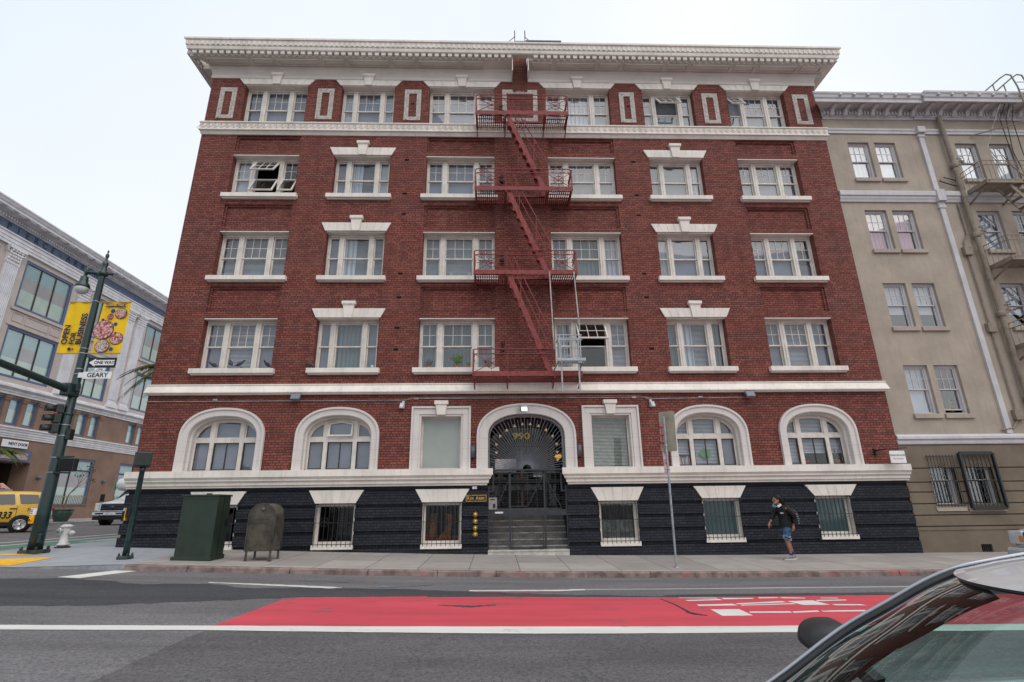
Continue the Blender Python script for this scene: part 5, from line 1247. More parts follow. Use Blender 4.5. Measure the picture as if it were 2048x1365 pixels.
# upper windows with blue frames
UG = glassmat('showroom_glass', (.5, .55, .55), .10, .03, .82, (.42, .52, .45))
UGL = glassmat('showroom_glass_grey', (.5, .5, .5), .07, .05, .86, (.33, .31, .315))
UGT = glassmat('showroom_glass_teal', (.5, .55, .55), .10, .03, .82, (.20, .35, .37))
def bwin(a, c, p, q, n, name='window', sh=True, lights=3):
    b = LBM(); f = .17 if c-a > 2 else .12
    b.box(a, a+f, .04, .2, p, q); b.box(c-f, c, .04, .2, p, q); b.box(a+f, c-f, .04, .2, q-f, q); b.box(a+f, c-f, .04, .2, p, p+f)
    b.m(BLUEF); 
    w_ = b.build(name, None, lb)
    b = LBM()
    for k in range(1, lights): x = lerp(a+f, c-f, k/lights); b.box(x-.035, x+.035, .08, .18, p+f, q-f)
    if lights > 1: b.build('mullion', DARKF, w_)
    rnd = random.Random(int(a*7+p)); b = LBM(); H = q-p-2*f
    for k in range(lights):
        xa, xb = lerp(a+f, c-f, k/lights), lerp(a+f, c-f, (k+1)/lights); z_ = p+f
        for mt, fr in ((UG, .38 if sh else .6), (UGL if (lights > 1 and rnd.random() < .75) else UGT, .30 if sh else .0), (UGT, .32 if sh else .4)):
            if fr <= 0: continue
            b.m(mt); z2 = z_+H*fr; b.quad((xa, .14, z_), (xb, .14, z_), (xb, .14, z2), (xa, .14, z2)); z_ = z2
    b.build('glass', None, w_, fix=False); return w_
k = 0
for a, c in UW:
    for p, q in UZ: bwin(a, c, p, q, k); k += 1
    b = LBM()
    m_ = (a+c)/2
    for s_, e_ in ((a+.1, a+.95), (a+1.1, c-1.1), (c-.95, c-.1)):
        for p_, q_, r_, t_ in ((s_, e_, 13.68, 13.73), (s_, e_, 14.25, 14.30), (s_, s_+.05, 13.73, 14.25), (e_-.05, e_, 13.73, 14.25)): b.box(p_, q_, -.035, .0, r_, t_)
    b.box(a-.2, c+.2, -.10, 0, 14.42, 14.60); b.box(a-.2, c+.2, -.06, 0, 13.36, 13.46)
    b.build('spandrel', STONEP, lb)
for a, c in MW: bwin(a, c, MZ[0], MZ[1], k, 'mezzanine_window', False, 1); k += 1
for a, c in MW:
    b = LBM(); b.box(c+.02, c+.34, -.08, 0, 6.98, 8.6); b.box(c-.02, c+.38, -.13, 0, 8.6, 8.75); b.box(c-.05, c+.41, -.16, 0, 8.75, 8.9); b.build('mezzanine_pier', BROWN, lb)
for a, c in SW:
    w_ = bwin(a, c, 1.95, 5.42, k, 'shop_window', True, 2); k += 1
    b = LBM(); b.box(a+.1, c-.1, .05, .19, 4.5, 4.6); b.build('transom', DARKF, w_)
    b = LBM(); x = a+.1
    while x < c: b.bar((x, -.06, 1.95), (x, -.06, 2.75), .025); x += .16
    b.bar((a, -.06, 2.62), (c, -.06, 2.62), .03); b.bar((a, -.06, 2.05), (c, -.06, 2.05), .03); b.build('railing', TAN, w_)
for u_ in (21.75, 28.0, 34.2):
    b = LBM(); b.lathe([(.0, 0), (.13, 0), (.13, .3), (0, .3)], (u_, -.2, 3.85), 12, 'y'); b.box(u_-.05, u_+.05, -.1, 0, 3.8, 3.9)
    b.build('wall_lamp', mat('lamp_grey', (.10, .10, .12), .5), lb)
# beam sign in the garage opening, carved letters on the frieze
b = LBM(); b.box(11.0, 20.75, -.05, .3, 4.80, 5.52); b.build('sign_beam_frame', BLUEF, lb)
b = LBM(); b.box(11.3, 20.45, -.08, -.04, 4.93, 5.36); b.build('sign_beam', mat('sign_beam_tan', (.42, .33, .30), .7), lb)
def lbtext(s_, u_, z, size, mt, d=-.1, **kw): return text_mesh(s_, size, lbT @ face_y(u_, d, z), mt, 'lettering', lb, .01, **kw)
lbtext('POLK ST', 17.8, 5.13, .34, mat('faded_letter', (.22, .16, .15), .8))
WORD = '\u00b7PIERCE-ARROW\u00b7'
LET = mat('dark_letter', (.045, .055, .09), .7)
for i, ch in enumerate(WORD): lbtext(ch, 13.75+i*.70, 19.46, .58, LET, -.19, bold=.008)
# hanging cloth sign
ns = empty('banner_sign', (-31.85, 19.2, 5.9), PI/2, 'white banner sign with dark lettering ending NEXT DOOR on the brown wall', 'sign')
b = MB(); b.box(-1.0, .95, -.02, 0, -.25, .22); b.build('board', WHITE, ns); text_mesh('NEXT DOOR', .26, face_y(.18, -.03, -.02), NAVYT, 'lettering', ns, .004, .95, .004)
for i, z in ((0, 0),): pass
# small rental sign hung off the far brick side, over the cross street pavement
rs2 = empty('hanging_sign', (-11.9, 3.3, 3.2), 0, 'white hanging rental sign at the left corner, partly behind the pedestrian signal', 'sign')
b = MB(); b.box(-.42, .42, -.015, .015, -.62, 0); b.build('board', WHITE, rs2); b = MB(); b.bar((-.6, 0, .12), (.9, 0, .12), .03); b.bar((-.35, 0, .12), (-.35, 0, 0), .015); b.bar((.35, 0, .12), (.35, 0, 0), .015); b.build('bracket', BLK, rs2)
text_mesh('RENT', .17, face_y(-.08, -.018, -.18), INK, 'lettering', rs2, .002); text_mesh('SF NOW', .10, face_y(-.08, -.018, -.36), mat('sign_red', (.6, .05, .07), .6), 'lettering', rs2, .002); text_mesh('415.776', .07, face_y(-.08, -.018, -.50), INK, 'lettering', rs2, .002)
# rental sign by the neighbour
rs = empty('hanging_sign', (12.42, -.55, 3.1), 0, 'small white rental sign hanging from a black bracket at the brick building right end', 'sign')
b = MB(); b.box(-.24, .24, -.012, .012, -.37, .0); b.build('board', WHITE, rs); b = MB(); b.bar((-.3, 0, .05), (.34, 0, .09), .025); b.bar((-.3, .0, .05), (-.3, .55, .05), .03); b.box(-.33, -.27, .5, .55, -.1, .12); b.ring((-.22, 0, -.02), .035, .008, 10); b.build('bracket', BLK, rs)
text_mesh('RENTSFNOW', .075, face_y(0, -.015, -.14), INK, 'lettering', rs, .001, 1.05); text_mesh('415.776.5326', .06, face_y(0, -.015, -.24), mat('sign_red', (.6, .05, .07), .6), 'lettering', rs, .001)
# ================================================================ street furniture
# --- traffic signal and lamp post with banners
px, py = -12.15, -1.5; pz = side_z(px, py)
pt = empty('signal_lamp_post', (px, py, pz), 0, 'tall dark green tapered lamp post carrying yellow banners, traffic signal and mast arm', 'street lamp')
def at0(b=None): b = MB(); return b
b = MB(); b.lathe([(.170, .05), (.156, 1.0), (.126, 3.66), (.114, 3.70), (.106, 5.0), (.084, 7.9), (.09, 7.95)], n=12); b.lathe([(.12, 3.62), (.138, 3.64), (.138, 3.70), (.11, 3.72)], n=16); b.build('pole', POLEG, pt)
b = MB(); b.box(-.24, .24, -.24, .24, 0, .09)
b.build('base_plate', mat('grimy_base', (.05, .06, .06), .7, var=.3, sc=6), pt, bev=.02)
for sx, sy_ in ((-1,-1),(1,-1),(-1,1),(1,1)): b = MB(); b.lathe([(.035, .09), (.038, .14), (.02, .17), (.0, .18)], (sx*.19, sy_*.19, 0), 8); b.build('anchor_bolt', mat('grimy_base', (.05,.06,.06), .7), pt)
b = MB(); b.lathe([(.09, 7.95), (.14, 7.99), (.14, 8.08), (.09, 8.12), (.08, 8.20), (.06, 8.26), (.085, 8.34), (.085, 8.40), (.035, 8.46), (.03, 8.56), (.05, 8.62), (.05, 8.68), (.015, 8.74), (.03, 8.80), (.0, 8.86)], n=14); b.build('finial', POLEG, pt)
b = MB(); b.tube([(0, 0, 8.03), (-.28, 0, 8.08), (-.48, 0, 8.10)], [.07, .06, .045], 8); b.tube([(0, 0, 8.03), (.26, 0, 8.03)], .04, 8); b.lathe([(.03, -.03), (.06, 0), (.03, .03)], (.27, 0, 8.03), 8, 'x'); b.lathe([(.03, 8.0), (.06, 8.04), (.06, 8.2), (.03, 8.26), (.0, 8.3)], (-.5, 0, 0), 10); b.build('lamp_arm', POLEG, pt)
b = MB(); b.T = Matrix.Translation((-.52, 0, 8.06)) @ Matrix.Scale(.74, 4) @ Matrix.Translation((.52, 0, -8.06)); b.m(POLEG); b.lathe([(.03, 8.02), (.06, 7.99), (.07, 7.9), (.14, 7.88), (.15, 7.72), (.16, 7.66), (.25, 7.52), (.27, 7.42), (.26, 7.40)], (-.52, 0, 0), 20)
b.m(mat('lamp_globe', (.55, .56, .56), .25, var=.03)); b.lathe([(.25, 7.41), (.25, 7.34), (.22, 7.24), (.14, 7.16), (.05, 7.12), (0, 7.11)], (-.52, 0, 0), 20); b.build('lantern', None, pt)
for z in (7.10, 5.60, 5.45, 4.98, 4.82, 3.35, 3.05, 2.45, 2.05):
    b = MB(); r_ = lerp(.170, .126, z/3.66)+.006 if z < 3.6 else lerp(.120, .092, (z-3.7)/4); b.lathe([(r_-.03, z), (r_-.0, z), (r_, z+.022), (r_-.03, z+.022)], n=16); b.build('steel_band', GALV, pt)
# mast arm out over the roadway
b = MB(); b.tube([(0, -.1, 4.33), (0, -.6, 4.38), (-.1, -6.5, 4.95), (-.15, -9, 5.1)], [.115, .10, .075, .06], 12); b.build('mast_arm', POLEG, pt)
b = MB(); b.box(-.13, .13, -.34, .08, 4.16, 4.52); b.build('arm_bracket', POLEG, pt, bev=.03)
# banners
def banner(x0, x1, front):
    b = MB(); n = 10; vs = []
    for i in range(n+1):
        for j in range(9):
            x = lerp(x0, x1, i/n); z = lerp(5.48, 7.08, j/8); vs.append((x, -.015*math.sin(i*.9+j*.5), z))
    b.add(vs, [(i*9+j, (i+1)*9+j, (i+1)*9+j+1, i*9+j+1) for i in range(n) for j in range(8)], True)
    bn = b.build('banner', YELLOW, pt, fix=False)
    b = MB(); b.bar((0, 0, 7.09), (x0 if x0 < 0 else x1, 0, 7.09), .03); b.bar((0, 0, 5.47), (x0 if x0 < 0 else x1, 0, 5.47), .03); b.build('banner_rod', mat('rod_yellow', (.4, .25, .03), .5), bn); return bn
b1 = banner(-.76, -.14, True)
R90 = Matrix.Rotation(PI/2, 4, 'Y')
def vtext(s_, x, z, size, par, **kw): return text_mesh(s_, size, Matrix.Translation((x, -.04, z)) @ Matrix.Rotation(-PI/2, 4, 'Y') @ Matrix.Rotation(PI/2, 4, 'X'), NAVYT, 'lettering', par, .002, align='LEFT', bold=.006, **kw)
vtext('OPEN', -.60, 5.74, .235, b1); vtext('FOR', -.385, 5.74, .20, b1); vtext('BUSINESS', -.19, 5.74, .235, b1)
b = MB(); b.lathe([(.0, -.035), (.05, -.035), (.05, -.03), (0, -.03)], (-.42, 0, 5.60), 12, 'y'); b.box(-.34, -.30, -.04, -.03, 5.58, 5.62); b.build('banner_mark', NAVYT, b1)
b2 = banner(.23, 1.06, True)
b = MB(); b.prism([(.33, 6.93), (.40, 6.98), (.33, 7.03), (.96, 7.03), (.89, 6.98), (.96, 6.93)], -.04, -.035); b.build('ribbon', NAVYT, b2)
text_mesh('LOWER POLK', .095, face_y(.645, -.042, 6.98), mat('ribbon_gold', (.75, .45, .05), .6), 'lettering', b2, .001, .82, .003)
def photo_mat(name, seed):
    m, t, bs = newmat(name); p = mapping(t, N(t, 'TexCoord').outputs['Object'], (1,1,1), (seed*3.1, seed, seed*1.7))
    nz_ = N(t, 'TexNoise', Scale=9., Detail=3., Distortion=1.2); L(t, p, nz_.inputs['Vector']); r = N(t, 'ValToRGB'); e = r.color_ramp.elements
    e[0].position = .3; e[0].color = (.02, .02, .03, 1); e[1].position = .70; e[1].color = (.10, .40, .62, 1)
    for q, c_ in ((.40, (.30, .10, .05, 1)), (.47, (.55, .03, .08, 1)), (.54, (.7, .62, .6, 1)), (.6, (.06, .12, .12, 1)), (.65, (.65, .40, .06, 1))): k_ = e.new(q); k_.color = c_
    L(t, nz_.outputs['Fac'], r.inputs[0]); L(t, r.outputs[0], bs.inputs['Base Color']); bs.inputs['Roughness'].default_value = .7; return m
for cx, cz, r_, sd_ in ((.84, 6.72, .17, 1), (.55, 6.62, .09, 2), (.43, 6.20, .30, 3), (.87, 5.92, .19, 4), (.50, 5.68, .21, 5)):
    if cz-r_ < 5.48: cz = 5.48+r_
    b = MB(); b.m(NAVYT); b.lathe([(0, -.026), (r_, -.026), (r_, -.022), (0, -.022)], (cx, 0, cz), 24, 'y', False); b.m(photo_mat('street_photo_%d' % sd_, sd_)); b.lathe([(0, -.029), (r_-.016, -.029), (r_-.016, -.0265), (0, -.0265)], (cx, 0, cz), 24, 'y', False); b.build('photo_roundel', None, b2)
DOT = mat('banner_blue', (.02, .06, .30), .7)
for cx, cz, r_ in ((.59, 6.80, .065), (.35, 6.52, .04), (.75, 6.38, .055), (.80, 6.10, .03), (.78, 5.60, .055)): b = MB(); b.lathe([(0, -.026), (r_, -.026), (r_, -.022), (0, -.022)], (cx, 0, cz), 16, 'y', False); b.build('dot', DOT, b2)
# one-way and street-name plates
b = MB(); b.m(BLK); b.box(.28, 1.05, -.06, -.05, 5.02, 5.32)
b.m(WHITE); b.prism([(.28, 5.17), (.46, 5.29), (.46, 5.25), (1.0, 5.25), (1.0, 5.09), (.46, 5.09), (.46, 5.05)], -.07, -.062)
b.build('one_way_plate', None, pt); text_mesh('ONE WAY', .13, face_y(.72, -.074, 5.17), INK, 'lettering', pt, .001, .95, .003)
b = MB(); b.box(.48, .77, -.06, -.05, 4.93, 5.01); b.build('number_plate', WHITE, pt); text_mesh('\u20131000', .075, face_y(.62, -.063, 4.97), INK, 'lettering', pt, .001)
b = MB(); b.box(.18, 1.0, -.06, -.05, 4.69, 4.90); b.box(.06, .179, -.08, .02, 4.72, 4.87); b.build('street_name_plate', WHITE, pt, bev=.004); text_mesh('GEARY', .19, face_y(.60, -.063, 4.795), INK, 'lettering', pt, .001, 1.0, .004)
b = MB(); b.box(.09, .21, -.18, -.05, 4.3, 4.55); b.build('junction_box', POLEG, pt, bev=.02)
# three-lens signal head facing down the street
sh = empty('signal_head', (-.16, -.17, .86), math.radians(52), parent=pt); sh.scale = (.76, .76, .76)
SGB = mat('signal_body', (.018, .026, .024), .45)
for k, (z, lc) in enumerate(((3.86, (.10, .012, .012)), (3.50, (.05, .035, .01)), (3.14, (.01, .04, .02)))):
    b = MB(); b.box(-.10, .12, -.165, .165, z-.17, z+.17); b.build('lens_housing', SGB, sh, bev=.03)
    b = MB(); n = 14; vs = []
    for i in range(n+1):
        a = -PI*.18+PI*1.36*i/n; vs += [(-.10, .15*math.cos(a), z+.15*math.sin(a)), (-.38, .145*math.cos(a), z-.02+.145*math.sin(a))]
    b.add(vs, [(2*i, 2*i+1, 2*i+3, 2*i+2) for i in range(n)], True); v_ = b.build('visor', SGB, sh, fix=False); v_.modifiers.new('t', 'SOLIDIFY').thickness = .008
    b = MB(); b.lathe([(0, -.13), (.06, -.125), (.145, -.102)], (0, 0, z), 16, 'x'); b.build('lens', mat('lens_%d' % k, lc, .25), sh)
for z in (4.0, 2.93): b = MB(); b.box(-.05, .3, -.03, .03, z, z+.08); b.build('signal_bracket', GALV, sh)
b = MB(); b.box(-.19, -.05, -.18, -.172, 3.665, 3.70); b.build('sticker', mat('sticker_red', (.6, .1, .12), .6), sh)
b = MB(); b.box(.12, .25, -.09, .09, 2.95, 3.25); b.build('control_box', SIGG, pt, bev=.02)
# pedestrian head on the right of the post
ph = empty('walk_signal', (.42, -.08, 2.26), math.radians(10), parent=pt); ph.scale = (.80, .70, .84)
b = MB(); b.box(-.24, .22, -.16, .16, -.21, .21); b.build('housing', SIGG, ph, bev=.03)
b = MB(); b.box(-.21, .19, -.175, -.155, -.18, .18); 
for k in range(9): b.bar((-.2, -.18, -.17+k*.042), (.18, -.18, -.17+k*.042), .006)
for k in range(10): b.bar((-.2+k*.042, -.18, -.18), (-.2+k*.042, -.18, .18), .006)
b.build('louvre_screen', BLK, ph, fix=False)
b = MB(); b.bar((-.42, 0, .24), (.1, 0, .26), .05); b.bar((-.42, 0, -.24), (.1, 0, -.26), .05); b.build('bracket', SIGG, ph)
# push button and notice
b = MB(); b.box(-.20, -.08, -.19, -.13, .74, .96); b.lathe([(.0, -.23), (.04, -.23), (.045, -.19)], (-.14, 0, .84), 12, 'y'); b.build('push_button', mat('button_yellow', (.75, .36, .01), .5), pt, bev=.02)
b = MB(); b.lathe([(.0, -.24), (.022, -.24), (.022, -.22)], (-.14, 0, .84), 10, 'y'); b.build('button_disc', BLK, pt)
b = MB(); b.box(-.205, -.06, -.185, -.15, .965, 1.13); b.build('button_notice', WHITE, pt); b = MB(); 
for k in range(3): b.box(-.195, -.14, -.191, -.186, .99+k*.045, 1.015+k*.045)
b.build('notice_symbols', mat('sticker_red', (.6, .1, .12), .6), pt)
b = MB(); b.box(.10, .20, -.15, 0, .25, .50); b.build('access_cover', POLEG, pt, bev=.03)

# --- pedestrian signal on its own short pole
qx, qy = -9.14, -2.47; qz = side_z(qx, qy)
pp = empty('pedestrian_signal', (qx, qy, qz), 0, 'short dark green pole with boxy black pedestrian signal seen from behind', 'traffic signal')
b = MB(); b.lathe([(.078, .06), (.070, .5), (.060, 2.1), (.072, 2.12), (.072, 2.2)], n=16); b.build('pole', POLEG, pp)
b = MB(); b.box(-.135, .135, -.13, .13, 0, .08); b.build('base_plate', mat('grimy_base', (.05, .06, .06), .7), pp, bev=.02)
for sx, sy_ in ((-1,-1),(1,-1),(-1,1),(1,1)): b = MB(); b.lathe([(.024, .08), (.024, .13), (.0, .15)], (sx*.10, sy_*.09, 0), 8); b.build('anchor_bolt', mat('grimy_base', (.05,.06,.06), .7), pp)
h_ = empty('signal_head', (-.03, 0, 2.40), math.radians(38), parent=pp); h_.scale = (.80, .74, .98)
b = MB(); b.box(-.22, .22, -.2, .15, -.19, .20); b.build('housing', SIGG, h_, bev=.035); b = MB(); b.box(-.23, .23, .15, .30, -.2, .21); b.build('hood', SIGG, h_, bev=.02)
b = MB(); b.bar((-.1, 0, .2), (-.02, 0, .26), .04); b.bar((0, 0, -.28), (0, 0, -.18), .1); b.build('mount', SIGG, h_)
b = MB(); b.box(-.18, -.06, -.05, .06, .98, 1.22); b.build('push_button', BLK, pp, bev=.02); b = MB(); b.box(-.205, -.178, -.04, .06, .90, 1.20); b.build('button_housing', mat('button_yellow', (.75, .36, .01), .5), pp, bev=.01)

# --- hydrant
hx, hy = -12.5, -.12; hz = side_z(hx, hy)
hd = empty('fire_hydrant', (hx, hy, hz), 0, 'white cast-iron fire hydrant with rusty outlets near the tall green post', 'hydrant')
HW = mat('hydrant_white', (.60, .585, .56), .55, var=.1, sc=8, streak=.3, bmp=.1)
b = MB(); b.lathe([(.19, 0), (.19, .03), (.13, .04), (.125, .10)], n=18); b.build('foot_flange', mat('hydrant_foot', (.06, .05, .045), .8), hd)
b = MB(); b.lathe([(.125, .06), (.15, .07), (.15, .11), (.11, .13), (.10, .35), (.115, .42), (.118, .50), (.115, .54), (.15, .56), (.16, .575), (.155, .60), (.11, .625), (.05, .64), (0, .642)], n=22); b.build('barrel', HW, hd)
for ang, mt in ((-PI*.62, RUST), (PI*.93, mat('rusty_cap', (.16, .05, .03), .8)), (.0, HW)):
    b = MB(); b.T = Matrix.Translation((0, 0, .40 if mt is not RUST else .47)) @ Matrix.Rotation(ang, 4, 'Z'); b.m(HW); b.lathe([(.06, .09), (.06, .16), (.075, .17), (.075, .2)], n=14, axis='x'); b.m(mt if mt is not RUST else mat('outlet_grey', (.25, .24, .23), .5)); b.lathe([(.065, .2), (.06, .225), (.02, .235), (.02, .26)], n=12, axis='x'); b.build('outlet', None, hd)

# --- utility cabinet
cx_, cy_ = -7.44, -2.32; cz_ = side_z(cx_, cy_)
cb_ = empty('utility_cabinet', (cx_, cy_, cz_-.02), 0, 'plain dark green metal utility cabinet on the pavement left of the mailbox', 'cabinet')
CG = mat('cabinet_green', (.016, .030, .018), .42, var=.12, sc=4, streak=.15)
b = MB(); b.box(-.44, .44, -.32, .32, .10, 1.54); b.build('body', CG, cb_, bev=.012)
b = MB(); b.box(-.49, .47, -.36, .34, 0, .11); b.build('plinth', CG, cb_, bev=.01)
b = MB(); b.prism([(-.47, 1.52), (.46, 1.52), (.46, 1.565), (-.47, 1.565)], -.35, .35); b.box(-.0, .10, -.1, .0, 1.55, 1.60); b.build('lid', CG, cb_, bev=.006)
b = MB(); b.box(.441, .446, -.02, .0, .14, 1.48); b.box(-.42, .42, -.324, -.321, 1.44, 1.446); b.box(.44, .46, .2, .28, .8, .95); b.build('door_seam', BLK, cb_)

# --- mailbox
mx_, my_ = -5.93, -2.2; mz_ = side_z(mx_, my_-.3)
mb_ = empty('mailbox', (mx_, my_, mz_), math.radians(4), 'weathered olive-brown round-topped mailbox on four legs, right of the green cabinet', 'mailbox'); mb_.scale = (1.06, 1.06, 1.05)
MBX = mat('mailbox_olive', (.062, .052, .038), .42, var=.3, sc=5, c2=(.075, .058, .036), streak=.2)
prof = [(-.30, .22), (-.30, 1.00)]+[(-.30*math.cos(a), 1.00+.30*math.sin(a)) for a in frange(.2, PI-.2, 12)]+[(.30, 1.00), (.30, .22)]
b = MB(); b.prism(prof, -.30, .34); b.build('body', MBX, mb_, bev=.012)
b = MB()
pr = prof
for yy in (-.305, .345):
    for p, q in zip(pr, pr[1:]): b.bar((p[0]*1.01, yy, p[1]+.002), (q[0]*1.01, yy, q[1]+.002), .022, .022, (0, 1, 0))
for k in range(9): z = .30+k*.09; [b.lathe([(.010, -.32), (.0, -.328)], (s_*.27, 0, z), 6, 'y') for s_ in (-1, 1)]
b.build('riveted_rim', MBX, mb_)
b = MB(); b.lathe([(0, -.312), (.05, -.312), (.05, -.302)], (0.0, 0, 1.17), 14, 'y'); b.box(-.18, .18, -.308, -.301, .93, .96); b.box(-.14, .14, -.308, -.301, .85, .87); b.box(-.10, -.02, -.308, -.301, .45, .58); b.box(.03, .10, -.308, -.301, .45, .58); b.build('raised_emblem', MBX, mb_)
for sx in (-1, 1):
    for sy_ in (-.27, .31): b = MB(); b.bar((sx*.27, sy_, .24), (sx*.275, sy_, 0), .045, .03, (0, 1, 0)); b.box(sx*.27-.04, sx*.27+.04, sy_-.04, sy_+.04, 0, .012); b.build('leg', MBX, mb_)

# --- parking sign pole
gx, gy = 4.46, -2.75; gz_ = side_z(gx, gy)
sp2_ = empty('parking_sign', (gx, gy, gz_), 0, 'galvanised sign pole with the stickered tan back of a tall road sign', 'sign')
b = MB(); b.tube([(0, 0, 0), (.06, 0, 3.74)], .03, 10); b.lathe([(.09, -.005), (.05, .02), (.03, .03)], (0, 0, 0), 12); b.build('pole', GALV, sp2_)
SB_ = mat('sign_back_tan', (.30, .285, .21), .6, var=.1, sc=4)
b = MB(); b.T = Matrix.Translation((.13, .05, 3.35)) @ Matrix.Rotation(math.radians(-38), 4, 'Z') @ Matrix.Rotation(math.radians(1.5), 4, 'Y'); c_ = [(-.20, -.50), (-.17, -.53), (.20, -.53), (.23, -.50), (.23, .50), (.20, .53), (-.17, .53), (-.20, .50)]; b.prism(c_, -.006, .004); pl = b.build('sign_panel', SB_, sp2_)
b = MB(); b.T = Matrix.Translation((.13, .05, 3.35)) @ Matrix.Rotation(math.radians(-38), 4, 'Z') @ Matrix.Rotation(math.radians(1.5), 4, 'Y')
for k in range(3): b.lathe([(0, -.012), (.055, -.012), (.055, -.006)], (-.15, 0, .14-k*.21), 14, 'y'); b.prism([(-.17, .0-k*.21), (-.12, .0-k*.21), (-.14, .08-k*.21)], -.012, -.006)
b.build('red_sticker', mat('sticker_pink_red', (.62, .09, .13), .6, var=.4, sc=18), sp2_)
b = MB(); b.box(-.07, .0, -.02, -.01, 2.26, 2.80); b.T = None; b.build('small_notice', mat('pinkish_notice', (.45, .30, .31), .6, var=.3, sc=12), sp2_)
for z in (2.72, 2.35, 2.95): b = MB(); b.lathe([(.045, z), (.045, z+.03)], (.045, 0, 0), 10); b.build('clamp', GALV, sp2_)

# ================================================================ plants
def frond(b, base, az, length, droop, n=12, w_=.38, rnd=random):
    base = Vector(base); d0 = Vector((math.cos(az), math.sin(az), 0)); pts = []; side = Vector((-d0.y, d0.x, 0))
    for i in range(n+1):
        t = i/n; pts.append(base+d0*length*(t*.92)+Vector((0, 0, length*(.45*t-droop*t*t))))
    b.tube(pts, [.02*(1-.8*i/n)+.004 for i in range(n+1)], 4, False)
    for i in range(1, n*4):
        t = i/(n*4); k = int(t*n); p = pts[k].lerp(pts[min(n, k+1)], t*n-k); L_ = w_*(math.sin(PI*min(1, t*1.05+.1))**.5)*rnd.uniform(.8, 1.1)
        tang = (pts[min(n, k+1)]-pts[k]).normalized()
        for s_ in (-1, 1):
            tip = p+side*s_*L_*.7+tang*L_*.6+Vector((0, 0, -L_*rnd.uniform(.25, .6))); m_ = (p+tip)/2+Vector((0, 0, .03)); wv = tang*.018
            b.add([p-wv, p+wv, m_+wv*1.2, tip, m_-wv*1.2], [(0, 1, 2, 4), (4, 2, 3)])
def palm(x, y, zc, label, R=2.0, zb=None, n=26, seed=1):
    rnd = random.Random(seed); zb = zb if zb is not None else .9; r = empty('palm_tree', (x, y, zb), 0, label, 'palm tree', 'palms on the cross street pavements')
    b = MB(); H = zc-zb; pts = [(.06*math.sin(k*.7), 0, H*k/10) for k in range(11)]; b.tube(pts, [.24-.05*k/10+(.02 if k % 2 else 0) for k in range(11)], 10); b.build('trunk', BARK, r)
    b = MB()
    for k in range(n): frond(b, (0, 0, H), 2*PI*k/n*2.4+rnd.uniform(-.3, .3), R*rnd.uniform(.8, 1.1), rnd.uniform(.55, 1.15), rnd=rnd)
    b.build('crown', LEAF, r, fix=False); return r
palm(-14.3, 7.2, 7.75, 'green palm frond crown peeking past the left edge of the brick building', 2.6, .72, 34, 3)
palm(-28.3, 13.9, 4.9, 'low ragged palm with drying fronds at the left edge by the garage', 1.7, .95, 15, 5)
# small street tree in a big pot
tr = empty('street_tree', (-28.25, 19.85, 1.65), 0, 'thin young tree with sparse leaves growing from the big green pot', 'tree')
rnd = random.Random(9); b = MB(); tips = []
def branch(p, d, L_, r_, lv):
    q = p+d*L_; m_ = (p+q)/2+Vector((rnd.uniform(-.04, .04), rnd.uniform(-.04, .04), 0)); b.tube([p, m_, q], [r_, r_*.85, r_*.7], 5, False)
    if lv == 0: tips.append(q); return
    for _ in range(3 if lv < 3 else 2):
        a = rnd.uniform(0, 2*PI); s_ = rnd.uniform(.35, .8); nd_ = (d+Vector((math.cos(a)*s_, math.sin(a)*s_, .1))).normalized(); branch(q, nd_, L_*rnd.uniform(.55, .8), r_*.62, lv-1)
branch(Vector((0, 0, 0)), Vector((.05, .12, 1)).normalized(), 1.05, .05, 4); b.build('trunk', BARK, tr, fix=False)
b = MB()
for t_ in tips:
    if rnd.random() < .45: continue
    for _ in range(7):
        c_ = t_+Vector([rnd.gauss(0, .07) for _ in range(3)]); u_ = Vector([rnd.gauss(0, 1) for _ in range(3)]).normalized(); v_ = u_.orthogonal().normalized(); s_ = rnd.uniform(.04, .07)
        b.add([c_-u_*s_, c_+v_*s_*.5, c_+u_*s_, c_-v_*s_*.5], [(0, 1, 2, 3)])
b.build('crown', LEAF2, tr, fix=False)
po = tag(MB().lathe([(.30, 0), (.36, .05), (.52, .45), (.58, .68), (.56, .72), (.62, .76), (.60, .80), (.54, .80), (.50, .70), (0, .68)], (0, 0, 0), 22).build('planter_pot', mat('planter_green', (.045, .085, .07), .5, var=.2, sc=5)), 'large round grey-green planter pot on the far pavement', 'planter'); po.location = (-28.25, 19.85, .93)
# house plants behind glass
def houseplant(name, x, y, z, h, label, dense=60, seed=0, colr=None, gr_=None):
    rnd = random.Random(seed); r = empty(name, (x, y, z), 0, label, 'plant', gr_); b = MB(); b.lathe([(.07, 0), (.10, .12), (.09, .12), (0, .1)], n=12); b.build('pot', mat('terracotta_pot', (.30, .12, .06), .8), r)
    b = MB()
    for k in range(dense):
        a = rnd.uniform(0, 2*PI); L_ = h*rnd.uniform(.5, 1); sp__ = rnd.uniform(.1, .8); d = Vector((math.cos(a)*sp__, math.sin(a)*sp__*.5, 1)).normalized(); p0 = Vector((0, 0, .1)); side = Vector((-math.sin(a), math.cos(a), 0))*.012
        pts = [p0+d*L_*t+Vector((0, 0, -.35*h*sp__*t*t)) for t in frange(0, 1, 6)]
        for i in range(6):
            b.add([pts[i]-side*.5, pts[i]+side*.5, pts[i+1]+side*.5, pts[i+1]-side*.5], [(0, 1, 2, 3)])
            for s_ in (-1, 1): e_ = pts[i]+side*s_*(4.5-.4*i)+d*.03; b.add([pts[i], pts[i]+d*.025, e_], [(0, 1, 2)])
    b.build('leaves', colr or mat('fern_leaf', (.14, .28, .035), .6, var=.3, sc=20), r, fix=False)
houseplant('fern_plant', -1.28, .385, 5.99, .55, 'bright green fern in the lowest fire-escape-side window behind glass', 90, 1)
